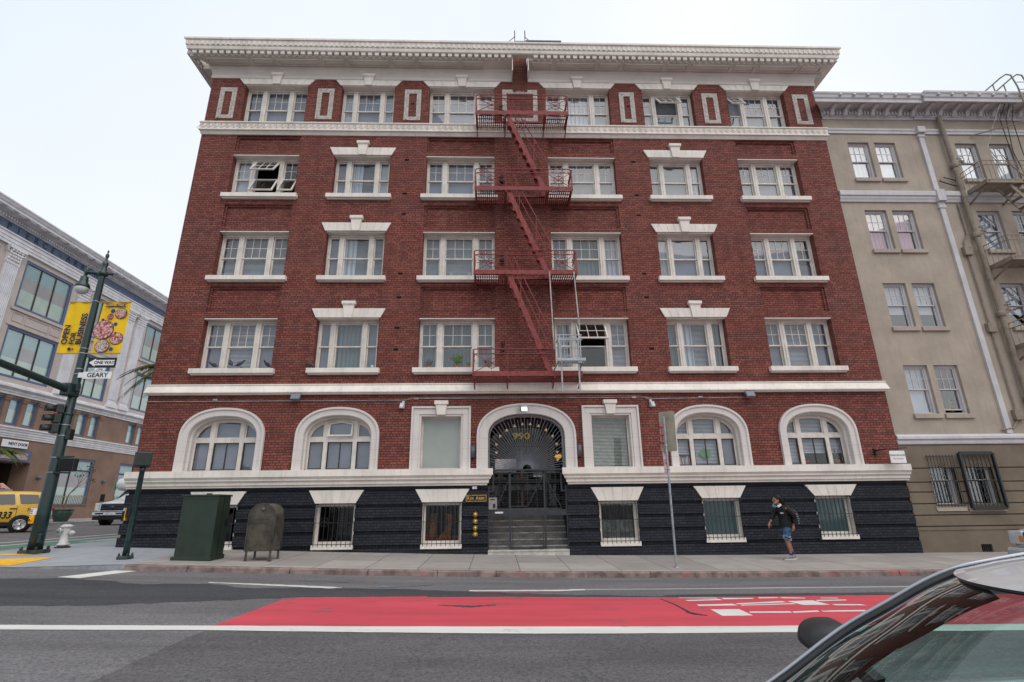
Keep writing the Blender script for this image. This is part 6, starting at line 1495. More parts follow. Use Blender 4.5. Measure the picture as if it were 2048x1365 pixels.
houseplant('potted_plant', -2.25, .385, 5.99, .34, 'small purplish orchid plant at the left of the fern window', 40, 2, mat('orchid_leaf', (.13, .08, .08), .7, var=.3, sc=20))
houseplant('potted_plant', -.90, .385, 5.99, .22, 'tiny reddish potted plant just right of the fern', 30, 3, mat('orchid_leaf', (.13, .08, .08), .7))
houseplant('potted_plant', -.28, .385, 5.99, .36, 'dark leafy plant in the right pane of the fern window', 40, 4, mat('dark_leaf', (.04, .06, .05), .7))
houseplant('potted_plant', 11.1, .42, 2.80, .42, 'potted plant behind glass in the far right arched window', 36, 5, mat('olive_leaf', (.14, .17, .05), .7, var=.3, sc=20))
houseplant('potted_plant', 15.35, .36, 4.45, .40, 'green plant in the lower open window of the beige building', 30, 6)
b = MB(); b.prism([(6.55, 3.15), (6.75, 3.32), (6.95, 3.28), (6.98, 3.10), (6.80, 2.98)], .36, .38); tag(b.build('leaf_sheet', mat('bright_leaf', (.09, .30, .08), .6)), 'bright green leaf pressed to the blind in the arched window beside the sign pole', 'leaf')
# books on the sill, box and terracotta bowl
rnd = random.Random(2); BC_ = [(.55, .52, .5), (.4, .42, .48), (.5, .04, .05), (.6, .58, .5), (.2, .2, .25), (.45, .3, .3)]
x = 5.90; k = 0
while x < 6.32:
    w_ = rnd.uniform(.025, .045); h = rnd.uniform(.20, .28); b = MB(); b.box(0, w_*.92, 0, .16, 0, h); o_ = b.build('book', mat('book_%d' % (k % 6), BC_[k % 6], .6)); o_.location = (x, .36, 2.80)
    cn = ['cream', 'grey-blue', 'red', 'ivory', 'dark blue', 'dusty pink'][k % 6]
    tag(o_, '%s %s book in the row on the arched window sill by the sign pole' % (('left', 'right')[k > 5], cn), 'book', 'books on the window sill'); x += w_; k += 1
b = MB(); b.lathe([(.10, 0), (.16, .09), (.14, .09), (0, .04)], n=14); o_ = b.build('bowl', mat('terracotta_pot', (.30, .12, .06), .8)); o_.location = (10.05, .42, 2.80); tag(o_, 'shallow terracotta bowl behind glass in the far right arched window', 'bowl')
b = MB(); b.box(-.13, .13, -.06, .06, 0, .16); o_ = b.build('cardboard_box', mat('cardboard', (.34, .20, .11), .8), None, bev=.005); o_.location = (11.12, .50, 2.78); tag(o_, 'small cardboard box at the bottom of the far right arched window', 'box')
b = MB(); pts = [(-.33*math.cos(a), 0, .22-.20*math.sin(a)*1.0) for a in frange(0, PI, 14)]; b.tube([(-.36, 0, .30)]+pts+[(.36, 0, .30)], [.02]+[.03+.035*math.sin(PI*k/14) for k in range(15)]+[.02], 8); b.tube([(-.34, 0, .22), (-.27, 0, .20), (-.29, 0, .30)], .018, 6); b.tube([(.34, 0, .22), (.27, 0, .20), (.29, 0, .30)], .018, 6)
o_ = b.build('window_ornament', mat('pale_silver', (.5, .5, .54), .35, var=.2, sc=9)); o_.location = (-1.25, .392, 9.27); tag(o_, 'curved pale horned ornament lying behind glass in the blinds of the second sash floor', 'ornament')
# pigeons
def pigeon(x, y, z, rz, label, up_=0):
    r = empty('pigeon', (x, y, z), rz, label, 'pigeon', 'pigeons on the window sills'); bd = mat('pigeon_grey', (.07, .07, .085), .7, var=.3, sc=30)
    b = MB(); A = .35+up_
    ax = Vector((math.cos(A), 0, math.sin(A))); c0 = Vector((-.09, 0, .085)); pts = [c0+ax*t for t in (0, .05, .11, .17, .21, .24, .27)]; rs = [.012, .04, .062, .06, .04, .03, .026]
    hd_ = pts[-1]+Vector((.01, 0, .035)); b.tube(pts+[hd_, hd_+Vector((.02, 0, .015)), hd_+Vector((.04, 0, .005))], rs+[.027, .022, .010], 10)
    b.add([c0, c0+Vector((-.10, -.025, -.03)), c0+Vector((-.10, .025, -.03)), c0+Vector((.02, 0, .03))], [(0, 1, 2), (3, 2, 1), (0, 3, 1), (0, 2, 3)]); b.build('body', bd, r, fix=False)
    b = MB(); b.lathe([(.006, .0), (.002, .02)], tuple(hd_+Vector((.045, 0, 0))), 6, 'x'); b.build('beak', BLK, r)
    for s_ in (-1, 1):
        b = MB(); q0 = Vector((.0, s_*.022, .06)); b.bar((q0.x, q0.y, .07), (q0.x, q0.y, .0), .008); b.bar((q0.x-.015, q0.y, .004), (q0.x+.03, q0.y, .004), .007); b.build('leg', mat('pigeon_leg', (.35, .10, .08), .6), r)
        b = MB(); w0 = c0+ax*.14+Vector((0, s_*.055, .01)); b.add([w0+ax*.06, w0+Vector((0, 0, .04))-ax*.02, c0-ax*.04+Vector((0, s_*.02, .01)), w0-Vector((0, 0, .045))], [(0, 1, 2, 3)]); b.build('wing', mat('pigeon_wing', (.12, .12, .14), .7), r, fix=False)
pigeon(-9.05, -.09, 5.94, PI, 'dark grey pigeon at the left end of the lower left window sill')
pigeon(-8.55, -.09, 5.94, PI*.75, 'grey pigeon preening left of centre on the lower left window sill', .4)
pigeon(-8.30, -.09, 5.94, .2, 'dark pigeon stretching right of the preening one on the lower left sill', .25)
pigeon(-7.36, -.09, 5.94, -PI*.6, 'dark pigeon hunched at the right end of the lower left window sill')
pigeon(-5.98, -.09, 5.94, PI, 'pigeon huddled at the left end of the second column lower sill')
b = MB(); b.lathe([(.02, 0), (.05, .03), (.04, .09), (.0, .11)], n=8); o_ = b.build('plastic_cup', mat('pale_blue_plastic', (.45, .6, .68), .4)); o_.location = (-4.02, -.08, 5.94); tag(o_, 'crumpled pale blue plastic cup at the right of the pigeon sill in the second column', 'cup')
# a far bird over the street
b = MB(); b.tube([(-.15, 0, 0), (0, 0, .01), (.15, 0, 0)], [.02, .05, .01], 6); b.add([(0, 0, 0), (.05, -.35, .1), (-.05, -.33, .1)], [(0, 1, 2)]); b.add([(0, 0, 0), (.05, .35, .1), (-.05, .33, .1)], [(0, 1, 2)]); o_ = b.build('bird', INK, fix=False); o_.location = (-40, 45, 50); tag(o_, 'tiny dark bird flying in the pale sky left of the brick building', 'bird')
# ================================================================ vehicles
def loft(stations, mat_, name, parent, sub=1):
    """stations: (x, [(y,z) half profile from sill to centre top]) mirrored; smooth skin"""
    b = MB(); k = len(stations[0][1]); vs = []
    for x, pr in stations:
        vs += [(x, y, z) for y, z in pr]+[(x, -y, z) for y, z in reversed(pr[:-1])]
    m_ = 2*k-1; n = len(stations)
    fs = [(i*m_+j, i*m_+j+1, (i+1)*m_+j+1, (i+1)*m_+j) for i in range(n-1) for j in range(m_-1)]
    fs += [(i*m_+m_-1, i*m_, (i+1)*m_, (i+1)*m_+m_-1) for i in range(n-1)]
    fs += [tuple(range(m_)), tuple(range((n-1)*m_+m_-1, (n-1)*m_-1, -1))]
    b.add(vs, fs, True); o = b.build(name, mat_, parent)
    if sub: s = o.modifiers.new('s', 'SUBSURF'); s.levels = sub; s.render_levels = sub
    return o
def wheel(x, y, r, parent, sgn=-1, rim=None):
    w_ = empty('wheel', (x, y, r), parent=parent)
    b = MB(); b.lathe([(r*.62, -.10), (r*.95, -.11), (r, -.08), (r, .08), (r*.95, .11), (r*.62, .10)], n=26, axis='y'); b.build('tyre', TYRE, w_)
    b = MB(); b.m(BLK); b.lathe([(r*.60, sgn*.09), (r*.60, sgn*.102), (0, sgn*.102)], n=22, axis='y'); b.m(rim or ALLOY); b.lathe([(r*.66, sgn*.09), (r*.66, sgn*.112), (r*.60, sgn*.118), (r*.56, sgn*.106)], n=22, axis='y')
    for k in range(6):
        a = 2*PI*k/6; 
        b.bar((0, sgn*.112, 0), (r*.6*math.cos(a), sgn*.112, r*.6*math.sin(a)), .075, .02, (0, 1, 0))
    b.lathe([(r*.18, sgn*.1), (r*.16, sgn*.13), (0, sgn*.13)], n=12, axis='y'); b.build('rim', None, w_)
def carprof(w0, wb, zs, zb, zr, wr, cab):
    """sill, lower side, shoulder, belt, [roof rail, roof] or bonnet"""
    if cab: return [(w0*.86, zs), (w0, zs+.10), (w0*1.01, lerp(zs, zb, .6)), (wb, zb), (lerp(wb, wr, .45), lerp(zb, zr, .55)), (wr, zr-.06), (wr*.75, zr-.005), (0, zr+.01)]
    return [(w0*.86, zs), (w0, zs+.10), (w0*1.01, lerp(zs, zb, .6)), (wb, zb-.03), (wb*.96, zb), (wb*.8, zb+.02), (wb*.5, zr), (0, zr+.01)]
def paintm(name, c, coat=.6, metal=0.): return mat(name, c, .35, metal=metal, var=.04, sc=2, coat=coat)
def panel(pts, y, th, mat_, name, parent, s_=1):
    b = MB(); b.prism(pts, y, y+th); return b.build(name, mat_, parent)
def sidequad(b, P, off=.0): b.add(P, [(0, 1, 2, 3)])
# --- yellow taxi
TX = empty('taxi', (-21.27, 6.6, .80), math.radians(40), 'yellow taxi SUV numbered 333 with roof advert, at the left edge of the street', 'taxi')
TY = paintm('taxi_yellow', (.72, .42, .012)); S_ = .93
st = [(-2.15, carprof(.72, .70, .42, .72, .74, .5, 0)), (-2.10, carprof(.80, .78, .32, .86, .88, .5, 0)), (-1.75, carprof(.86, .80, .26, .96, 1.0, .5, 0)), (-.95, carprof(.88, .82, .24, 1.04, 1.08, .5, 0)), (-.80, carprof(.88, .83, .24, 1.05, 1.10, .60, 1)), (-.15, carprof(.88, .84, .24, 1.07, 1.60, .64, 1)), (.05, carprof(.88, .84, .24, 1.07, 1.64, .66, 1)), (1.2, carprof(.88, .84, .24, 1.08, 1.66, .66, 1)), (1.70, carprof(.88, .83, .26, 1.10, 1.64, .66, 1)), (1.80, carprof(.87, .83, .28, 1.10, 1.60, .65, 1)), (1.90, carprof(.86, .82, .32, 1.12, 1.42, .70, 1)), (2.02, carprof(.85, .81, .40, 1.08, 1.16, .78, 1)), (2.06, carprof(.80, .78, .44, 1.04, 1.08, .7, 1))]
loft(st, TY, 'body', TX, 1)
DG = mat('dark_car_window', (.012, .013, .015), .08, spec=.6)
def sidewin(parent, quads, wb, wr, zb, zr, mt, name='window', side=-1):
    for P in quads:
        b = MB(); vs = []
        for x, z in P:
            t = clamp((z-zb)/(zr-zb)); vs.append((x, side*(lerp(wb, wr, t)+.012+.02*math.sin(t*PI)), z))
        b.add(vs, [tuple(range(len(vs)))]); b.build(name, mt, parent, fix=False)
for sd_ in (-1, 1): sidewin(TX, [[(-.55, 1.10), (.12, 1.10), (.12, 1.50), (-.15, 1.50)], [(.18, 1.10), (1.02, 1.12), (.92, 1.52), (.18, 1.51)], [(1.18, 1.14), (1.80, 1.16), (1.66, 1.50), (1.06, 1.52)]], .84, .66, 1.08, 1.64, DG, 'window', sd_)
b = MB(); b.m(BLK)
for sd_ in (-1, 1): b.box(-1.75, 1.75, sd_*.895-.01, sd_*.895+.01, .26, .42); b.box(1.65, 2.16, sd_*.80-.09, sd_*.80+.09, .30, .66)
b.box(2.0, 2.18, -.8, .8, .30, .60); b.box(-2.2, -2.05, -.75, .75, .28, .55); b.build('bumper', None, TX, bev=.03)
for x in (-1.32, 1.30):
    for sd_ in (-1, 1):
        b = MB(); b.lathe([(0, sd_*.70), (.36, sd_*.70), (.37, sd_*.895), (.34, sd_*.90), (0, sd_*.88)], (x, 0, .33), 24, 'y'); b.build('wheel_arch', BLK, TX); wheel(x, sd_*.83, .315, TX, sd_)
for sd_ in (-1, 1): b = MB(); b.box(1.98, 2.13, sd_*.78-.06, sd_*.78+.06, .74, 1.05); b.build('tail_light', mat('tail_red', (.5, .02, .03), .2), TX, bev=.02)
for x in (.25, 1.0): b = MB(); b.box(x-.12, x+.1, -.905, -.88, .93, .965); b.build('door_handle', BLK, TX)
b = MB(); b.box(.15, .16, -.895, -.885, .42, 1.08); b.box(1.10, 1.11, -.895, -.885, .5, 1.08); b.build('door_seam', BLK, TX)
text_mesh('333', .36, face_y(.75, -.905, .68), INK, 'number', TX, .004, .8, .01, shear=.25); text_mesh('Yellow', .17, face_y(1.62, -.905, .90), INK, 'lettering', TX, .004, .9, .003, shear=.2)
b = MB(); b.prism([(-.55, 1.72), (.75, 1.72), (.45, 1.98), (-.3, 1.98)], -.14, .14); b.build('roof_advert', mat('advert_pale', (.62, .42, .34), .4, var=.2, sc=4), TX, bev=.01)
b = MB(); b.m(mat('sticker_red', (.6, .1, .12), .6)); b.box(.25, .42, -.15, -.142, 1.78, 1.9); b.m(DOT); b.box(.1, .55, -.152, -.144, 1.74, 1.775); b.m(GALV); b.box(-.6, .8, -.1, .1, 1.66, 1.72); b.build('advert_print', None, TX)
# --- blue hatchback parked at the far kerb (long axis along the cross street)
BC2 = empty('parked_car', (-26.05, 13.2, .80), PI/2, 'pale blue hatchback parked at the far kerb between taxi and planter', 'car')
TB = paintm('pale_blue_paint', (.24, .34, .42), .6, .2)
st = [(-2.1, carprof(.70, .68, .35, .62, .64, .5, 0)), (-1.95, carprof(.82, .76, .25, .74, .78, .5, 0)), (-1.0, carprof(.85, .80, .22, .92, .95, .5, 0)), (-.85, carprof(.85, .80, .22, .92, .97, .55, 1)), (.0, carprof(.85, .80, .22, .94, 1.38, .58, 1)), (.9, carprof(.85, .80, .22, .95, 1.42, .58, 1)), (1.7, carprof(.84, .79, .26, .97, 1.30, .56, 1)), (2.1, carprof(.80, .76, .34, .95, 1.0, .6, 1)), (2.2, carprof(.72, .72, .42, .8, .84, .5, 1))]
loft(st, TB, 'body', BC2, 1)
for sd_ in (-1, 1): sidewin(BC2, [[(-.6, .97), (.25, .97), (.25, 1.30), (-.05, 1.28)], [(.32, .97), (1.05, .99), (1.0, 1.32), (.32, 1.31)], [(1.12, 1.0), (1.6, 1.03), (1.35, 1.27), (1.08, 1.31)]], .80, .58, .94, 1.40, DG, 'window', sd_)
for x in (-1.3, 1.35):
    for sd_ in (-1, 1): b = MB(); b.lathe([(0, sd_*.68), (.35, sd_*.68), (.36, sd_*.865), (0, sd_*.85)], (x, 0, .33), 22, 'y'); b.build('wheel_arch', BLK, BC2); wheel(x, sd_*.79, .31, BC2, sd_)
for sd_ in (-1, 1): b = MB(); b.box(1.95, 2.2, sd_*.68-.12, sd_*.68+.12, .86, 1.02); b.build('tail_light', mat('tail_red', (.5, .02, .03), .2), BC2, bev=.03)
# --- white shuttle bus
SH = empty('shuttle_bus', (-21.75, 15.0, .81), -PI/2, 'white shuttle bus with pickup-style cab and chrome grille, partly behind the brick corner', 'bus')
# local frame: front at +x toward -y world
WP = paintm('bus_white', (.66, .68, .70), .5)
def sl(x, *a): return (x, carprof(*a))
st = [(.0, carprof(.94, .90, .58, 1.12, 1.18, .5, 0)), (-.10, carprof(1.0, .94, .50, 1.22, 1.28, .5, 0)), (-1.0, carprof(1.0, .96, .48, 1.32, 1.42, .5, 0)), (-1.25, carprof(1.0, .96, .48, 1.36, 1.46, .72, 1)), (-1.85, carprof(1.0, .96, .48, 1.36, 1.98, .80, 1)), (-2.4, carprof(1.0, .96, .48, 1.36, 2.05, .82, 1))]
loft(st, WP, 'cab', SH, 1)
b = MB(); n = 10
bx = [(-7.5, 2.05), (-7.5, .6), (-2.3, .6), (-2.3, 1.9), (-1.75, 1.95), (-1.45, 2.1), (-1.38, 2.35), (-1.55, 2.6), (-2.1, 2.78), (-7.5, 2.80)]
b.prism(bx, -1.12, 1.12); b.build('body', WP, SH, bev=.10)
b = MB(); b.prism([(-1.22, 1.44), (-1.82, 1.92), (-1.86, 1.90), (-1.26, 1.42)], -.74, .74); b.build('windshield', mat('bus_glass', (.05, .06, .06), .05, spec=.8), SH)
b = MB(); b.box(.0, .05, -.72, .72, .76, 1.20); b.build('grille_surround', CHROME, SH, bev=.03)
b = MB(); b.box(.05, .07, -.64, .64, .80, 1.16)
b.build('grille', BLK, SH, bev=.02)
b = MB()
for z in (.90, 1.03): b.box(.07, .09, -.62, .62, z, z+.05)
b.build('grille_bar', mat('grille_grey', (.08, .08, .085), .3, metal=.8), SH, bev=.01)
b = MB(); b.T = Matrix.Translation((.10, 0, .99)) @ Matrix.Scale(2.3, 4, (0, 1, 0)); b.lathe([(0, 0), (.07, 0), (.07, .02), (0, .02)], n=18, axis='x'); b.build('badge', mat('badge_navy', (.02, .04, .12), .3), SH)
for s_ in (-1, 1):
    b = MB(); b.m(CHROME); b.box(-.06, .03, s_*.86-.13, s_*.86+.13, .80, 1.20); b.m(mat('headlight_glass', (.55, .58, .6), .1, spec=.9)); b.box(.03, .04, s_*.86-.11, s_*.86+.11, .84, 1.16); b.m(mat('amber_lens', (.7, .22, .03), .3)); b.box(-.02, .035, s_*.98-.03, s_*.98+.03, .84, 1.16); b.build('headlight', None, SH, bev=.02)
    b = MB(); b.bar((-1.2, s_*1.0, 1.35), (-.9, s_*1.30, 1.25), .04); b.box(-.95, -.86, s_*1.35-.11, s_*1.35+.11, 1.30, 1.72); b.build('mirror', BLK, SH, bev=.03)
b = MB(); b.box(-.1, .18, -1.02, 1.02, .52, .74); b.build('bumper', CHROME, SH, bev=.05); b = MB(); b.box(-.1, .14, -.95, .95, .30, .50); b.build('air_dam', BLK, SH, bev=.03)
b = MB(); b.box(.17, .19, -.16, .16, .56, .70); b.build('number_plate', mat('plate_white', (.6, .58, .6), .5), SH); b = MB(); b.box(.185, .195, -.8, -.35, .60, .68); b.box(.185, .195, .35, .8, .60, .68); b.build('bumper_vent', BLK, SH)
for x in (-.95, -5.8):
    for s_ in (-1, 1): b = MB(); b.lathe([(0, s_*.75), (.46, s_*.75), (.47, s_*1.03), (0, s_*1.0)], (x, 0, .42), 22, 'y'); b.build('wheel_arch', BLK, SH); wheel(x, s_*.92, .42, SH, s_)
b = MB(); b.box(-1.42, -1.36, .05, .95, 2.12, 2.42); b.build('destination_sign', WHITE, SH, bev=.02)
b = MB(); 
for p_ in ((.05, .95, 2.12, 2.15), (.05, .95, 2.39, 2.42), (.05, .08, 2.12, 2.42), (.92, .95, 2.12, 2.42)): b.box(-1.37, -1.345, *p_)
b.build('sign_border', BLK, SH); b = MB(); b.box(-1.5, -1.40, -1.14, -1.09, 1.95, 2.5); b.build('green_stripe', mat('bus_green', (.02, .25, .16), .4), SH)
# --- silver pickup parked beyond the foreground car
PK = empty('parked_pickup', (14.4, -4.75, g(13)+.02), 0, 'silver pickup front with dark grille at the right edge behind the foreground car', 'pickup')
SV = paintm('silver_paint', (.50, .52, .56), .7, .35)
st = [(-2.3, carprof(.88, .86, .50, .92, .96, .5, 0)), (-2.2, carprof(.92, .88, .42, 1.02, 1.06, .5, 0)), (-1.2, carprof(.94, .90, .40, 1.08, 1.14, .5, 0)), (-.9, carprof(.94, .90, .40, 1.10, 1.16, .6, 1)), (-.2, carprof(.94, .90, .40, 1.12, 1.72, .68, 1)), (1.2, carprof(.94, .90, .40, 1.12, 1.76, .68, 1)), (2.3, carprof(.94, .90, .42, 1.12, 1.70, .66, 1)), (2.6, carprof(.90, .88, .5, 1.1, 1.3, .6, 1))]
loft(st, SV, 'body', PK, 1)
b = MB(); b.box(-2.36, -2.28, -.52, .52, .62, .98); b.build('grille_surround', CHROME, PK, bev=.04); b = MB(); b.box(-2.38, -2.34, -.46, .46, .66, .94); b.build('grille', BLK, PK, bev=.03)
for z in (.72, .80, .88): b = MB(); b.box(-2.40, -2.37, -.45, .45, z-.012, z+.012); b.build('grille_bar', mat('grille_grey', (.08, .08, .085), .3), PK)
for s_ in (-1, 1): b = MB(); b.m(mat('headlight_glass', (.55, .58, .6), .1)); b.box(-2.32, -2.1, s_*.74-.16, s_*.74+.16, .70, .98); b.m(mat('amber_lens', (.7, .22, .03), .3)); b.box(-2.33, -2.31, s_*.62-.04, s_*.62+.04, .74, .88); b.build('headlight', None, PK, bev=.03)
b = MB(); b.box(-2.46, -2.2, -.93, .93, .36, .62); b.build('bumper', SV, PK, bev=.06); b = MB(); b.box(-2.48, -2.44, -.5, .5, .38, .56); b.build('air_intake', BLK, PK, bev=.03)
for s_ in (-1, 1):
    sidewin(PK, [[(-.6, 1.15), (.3, 1.15), (.3, 1.60), (-.15, 1.60)], [(.38, 1.15), (1.3, 1.15), (1.2, 1.62), (.38, 1.61)]], .90, .68, 1.12, 1.74, DG, 'window', s_)
    for x in (-1.4, 1.6): wheel(x, s_*.84, .37, PK, s_)
# --- the silver car in the foreground, lower right (built around its glass)
FC = empty('silver_car', (2.3, -15.0, -.12), 0, 'silver car in the lower right foreground with black mirror and raked reflective windshield', 'car')
FI = Matrix.Translation((2.3, -15.0, -.12)).inverted()
def FB(): b = MB(); b.T = FI.copy(); return b
YC = -15.0
FP_ = [(.60, -14.21, .80), (.80, -14.25, .89), (1.01, -14.30, 1.00), (1.29, -14.35, 1.185), (1.45, -14.41, 1.285), (1.58, -14.46, 1.365), (1.68, -14.50, 1.412), (1.78, -14.53, 1.437), (1.96, -14.55, 1.465)]   # far windshield pillar
FP_RAW = FP_
roofside = FP_[6:]+[(2.2, -14.56, 1.487), (2.6, -14.57, 1.50), (3.1, -14.57, 1.49), (3.6, -14.58, 1.45), (4.0, -14.60, 1.36)]
def smooth(P, k=4):
    out_ = []
    for i in range(len(P)-1):
        p0, p1, p2, p3 = (Vector(P[max(0, i-1)]), Vector(P[i]), Vector(P[i+1]), Vector(P[min(len(P)-1, i+2)]))
        for j in range(k):
            t = j/k; out_.append(tuple(.5*((2*p1)+(p2-p0)*t+(2*p0-5*p1+4*p2-p3)*t*t+(3*p1-p0-3*p2+p3)*t**3)))
    return out_+[P[-1]]
def mir(p): return (p[0], 2*YC-p[1], p[2])
def ribbon(b, A, B, smooth=True):
    n = len(A); b.add(A+B, [(i, i+1, n+i+1, n+i) for i in range(n-1)], smooth)
def offs(P, dx, dy, dz): return [(x+dx, y+dy, z+dz) for x, y, z in P]
def bow(pa, pb, n, bx_, bz):   # curve from far point to near point
    out_ = []
    for i in range(n+1):
        t = i/n; s_ = 1-abs(2*t-1)**1.9; out_.append((lerp(pa[0], pb[0], t)-bx_*s_, lerp(pa[1], pb[1], t), lerp(pa[2], pb[2], t)+bz*4*t*(1-t)))
    return out_
nW = 30
GLW = glassmat('windshield_glass', (.60, .78, .75), .045, .01)
b = FB(); vs = []
GP = smooth(FP_[:7])
for i, p in enumerate(GP):
    t = i/(len(GP)-1); q = offs([p], .012, -.028, -.010)[0]; row = bow(q, mir(q), nW, lerp(.42, .30, t), .004); vs += row
b.add(vs, [(i*(nW+1)+j, (i+1)*(nW+1)+j, (i+1)*(nW+1)+j+1, i*(nW+1)+j+1) for i in range(len(GP)-1) for j in range(nW)], True)
b.build('windshield', GLW, FC, fix=False)
hdr = bow(offs([FP_[6]], .005, -.024, -.006)[0], mir(offs([FP_[6]], .005, -.024, -.006)[0]), nW, .30, .004)
# roof skin
b = FB(); rows = []
for k, p in enumerate(roofside[0:]):
    base = bow(offs([p], 0, -.012, -.002)[0], mir(offs([p], 0, -.012, -.002)[0]), nW, lerp(.30, 0, clamp((k/4)**.6)), .006 if k == 0 else .02); rows.append(base)
vs = [q for r_ in rows for q in r_]; m_ = nW+1
b.add(vs, [(i*m_+j, (i+1)*m_+j, (i+1)*m_+j+1, i*m_+j+1) for i in range(len(rows)-1) for j in range(nW)], True)
rf = b.build('roof', paintm('roof_silver', (.60, .60, .63), .8, .25), FC, fix=False)
# pillars: silver outer rail, black gutter seal
for s_, f_ in ((1, lambda p: p), (-1, mir)):
    P = [f_(p) for p in smooth(FP_+roofside[3:])]
    b = FB(); b.tube(P, [.0075]*len(P), 8); b.build('pillar_rail', paintm('rail_silver', (.34, .35, .39), .8, .5), FC)
    P2_ = [f_(p) for p in offs(smooth(FP_[:7]), .008, -.016, -.010)]; b = FB(); b.tube(P2_, .0135, 8); b.build('glass_seal', mat('rubber_black', (.012, .012, .014), .35), FC)
    P3 = [f_(p) for p in offs(smooth(FP_[:7]), .10, -.015, -.085)]; P4 = [f_(p) for p in offs(smooth(FP_[:7]), .012, -.04, -.02)]; b = FB(); ribbon(b, P4, P3); o_ = b.build('inner_pillar', mat('trim_grey', (.07, .07, .07), .8), FC, fix=False); o_.modifiers.new('t', 'SOLIDIFY').thickness = .03
b = FB(); b.tube(hdr, .005, 8); b.build('header_seal', mat('rubber_black', (.012, .012, .014), .35), FC)
# body sides, bonnet, boot
body = paintm('car_silver', (.36, .37, .40), .8, .4)
b = FB(); rows = []
for x, hw, zt, zc in ((-1.15, .55, .42, .50), (-1.05, .72, .60, .66), (-.6, .80, .72, .78), (.0, .84, .80, .865), (.42, .85, .84, .90), (.62, .85, .855, .90)):
    r_ = [(x, YC-hw, .15), (x, YC-hw, zt-.12)]+[(x, YC-hw+2*hw*k/8, zt-.03+(zc-zt+.03)*math.sin(PI*k/8)) for k in range(9)]+[(x, YC+hw, zt-.12), (x, YC+hw, .15)]; rows.append(r_)
m_ = len(rows[0]); b.add([q for r_ in rows for q in r_], [(i*m_+j, (i+1)*m_+j, (i+1)*m_+j+1, i*m_+j+1) for i in range(len(rows)-1) for j in range(m_-1)], True); b.add(rows[0], [tuple(range(m_))])
b.build('bonnet', body, FC, fix=False)
for s_ in (1, -1):
    b = FB(); yo = YC+s_*.86; rows = []
    for x, zt in ((.55, .86), (1.2, .93), (2.4, .96), (3.8, .98), (5.2, .95)): rows.append([(x, yo-s_*.05, .10), (x, yo, .30), (x, yo+s_*.01, .62), (x, yo-s_*.05, zt), (x, yo-s_*.12, zt+.005)])
    b.add([q for r_ in rows for q in r_], [(i*5+j, (i+1)*5+j, (i+1)*5+j+1, i*5+j+1) for i in range(4) for j in range(4)], True); o_ = b.build('door_panel', body, FC, fix=False); o_.modifiers.new('t', 'SOLIDIFY').thickness = .02
    yw = YC+s_*.80
    b = FB(); yt = YC+s_*.50; b.add([(1.0, yw-.0, .96), (2.35, yw, .98), (2.35, yt, 1.46), (1.95, yt, 1.45), (1.5, lerp(yw, yt, .72), 1.27)], [(0, 1, 2, 3, 4)]); b.add([(2.45, yw, .98), (3.4, yw, 1.0), (3.25, yt, 1.44), (2.45, yt, 1.46)], [(0, 1, 2, 3)]); b.build('side_glass', glassmat('car_side_glass', (.72, .86, .83), .05), FC, fix=False)
    b = FB(); b.bar((2.40, yw, .96), (2.40, yt, 1.48), .09, .04, (0, 1, 0)); b.bar((3.5, yw, .98), (3.35, yt, 1.44), .12, .04, (0, 1, 0)); b.build('door_pillar', BLK, FC)
b = FB(); rows = []
for x, zt, hw in ((4.0, 1.38, .42), (4.6, 1.0, .66), (5.2, .96, .78), (5.3, .6, .8), (5.3, .15, .8)): rows.append([(x, YC-hw, zt-.02), (x, YC, zt+.02), (x, YC+hw, zt-.02)])
b.add([q for r_ in rows for q in r_], [(i*3+j, (i+1)*3+j, (i+1)*3+j+1, i*3+j+1) for i in range(4) for j in range(2)], True); b.build('boot', body, FC, fix=False)
# interior
INT = mat('car_interior', (.045, .045, .047), .8)
b = FB(); b.prism([(.55, .5), (.50, .83), (.62, .90), (1.15, .95), (1.32, .90), (1.36, .5)], YC-.74, YC+.74); b.build('dashboard', INT, FC, bev=.04)
b = FB(); b.box(1.3, 4.6, YC-.78, YC+.78, .12, .25); b.build('floor_pan', INT, FC)
for s_ in (-1, 1):
    b = FB(); b.box(2.0, 2.5, YC+s_*.38-.24, YC+s_*.38+.24, .25, .50); b.prism([(2.42, .45), (2.60, .45), (2.80, 1.08), (2.66, 1.10)], YC+s_*.38-.23, YC+s_*.38+.23); b.build('seat', INT, FC, bev=.05)
    b = FB(); b.box(2.70, 2.80, YC+s_*.38-.12, YC+s_*.38+.12, 1.12, 1.28); b.build('headrest', INT, FC, bev=.03)
b = FB(); b.ring((1.62, YC-.38, .92), .17, .016, 20, 'x'); b.build('steering_wheel', BLK, FC)
b = FB(); b.box(1.62, 1.66, YC-.12, YC+.12, 1.30, 1.37); b.bar((1.60, YC, 1.37), (1.52, YC, 1.42), .02); b.build('rear_view_mirror', BLK, FC, bev=.01)
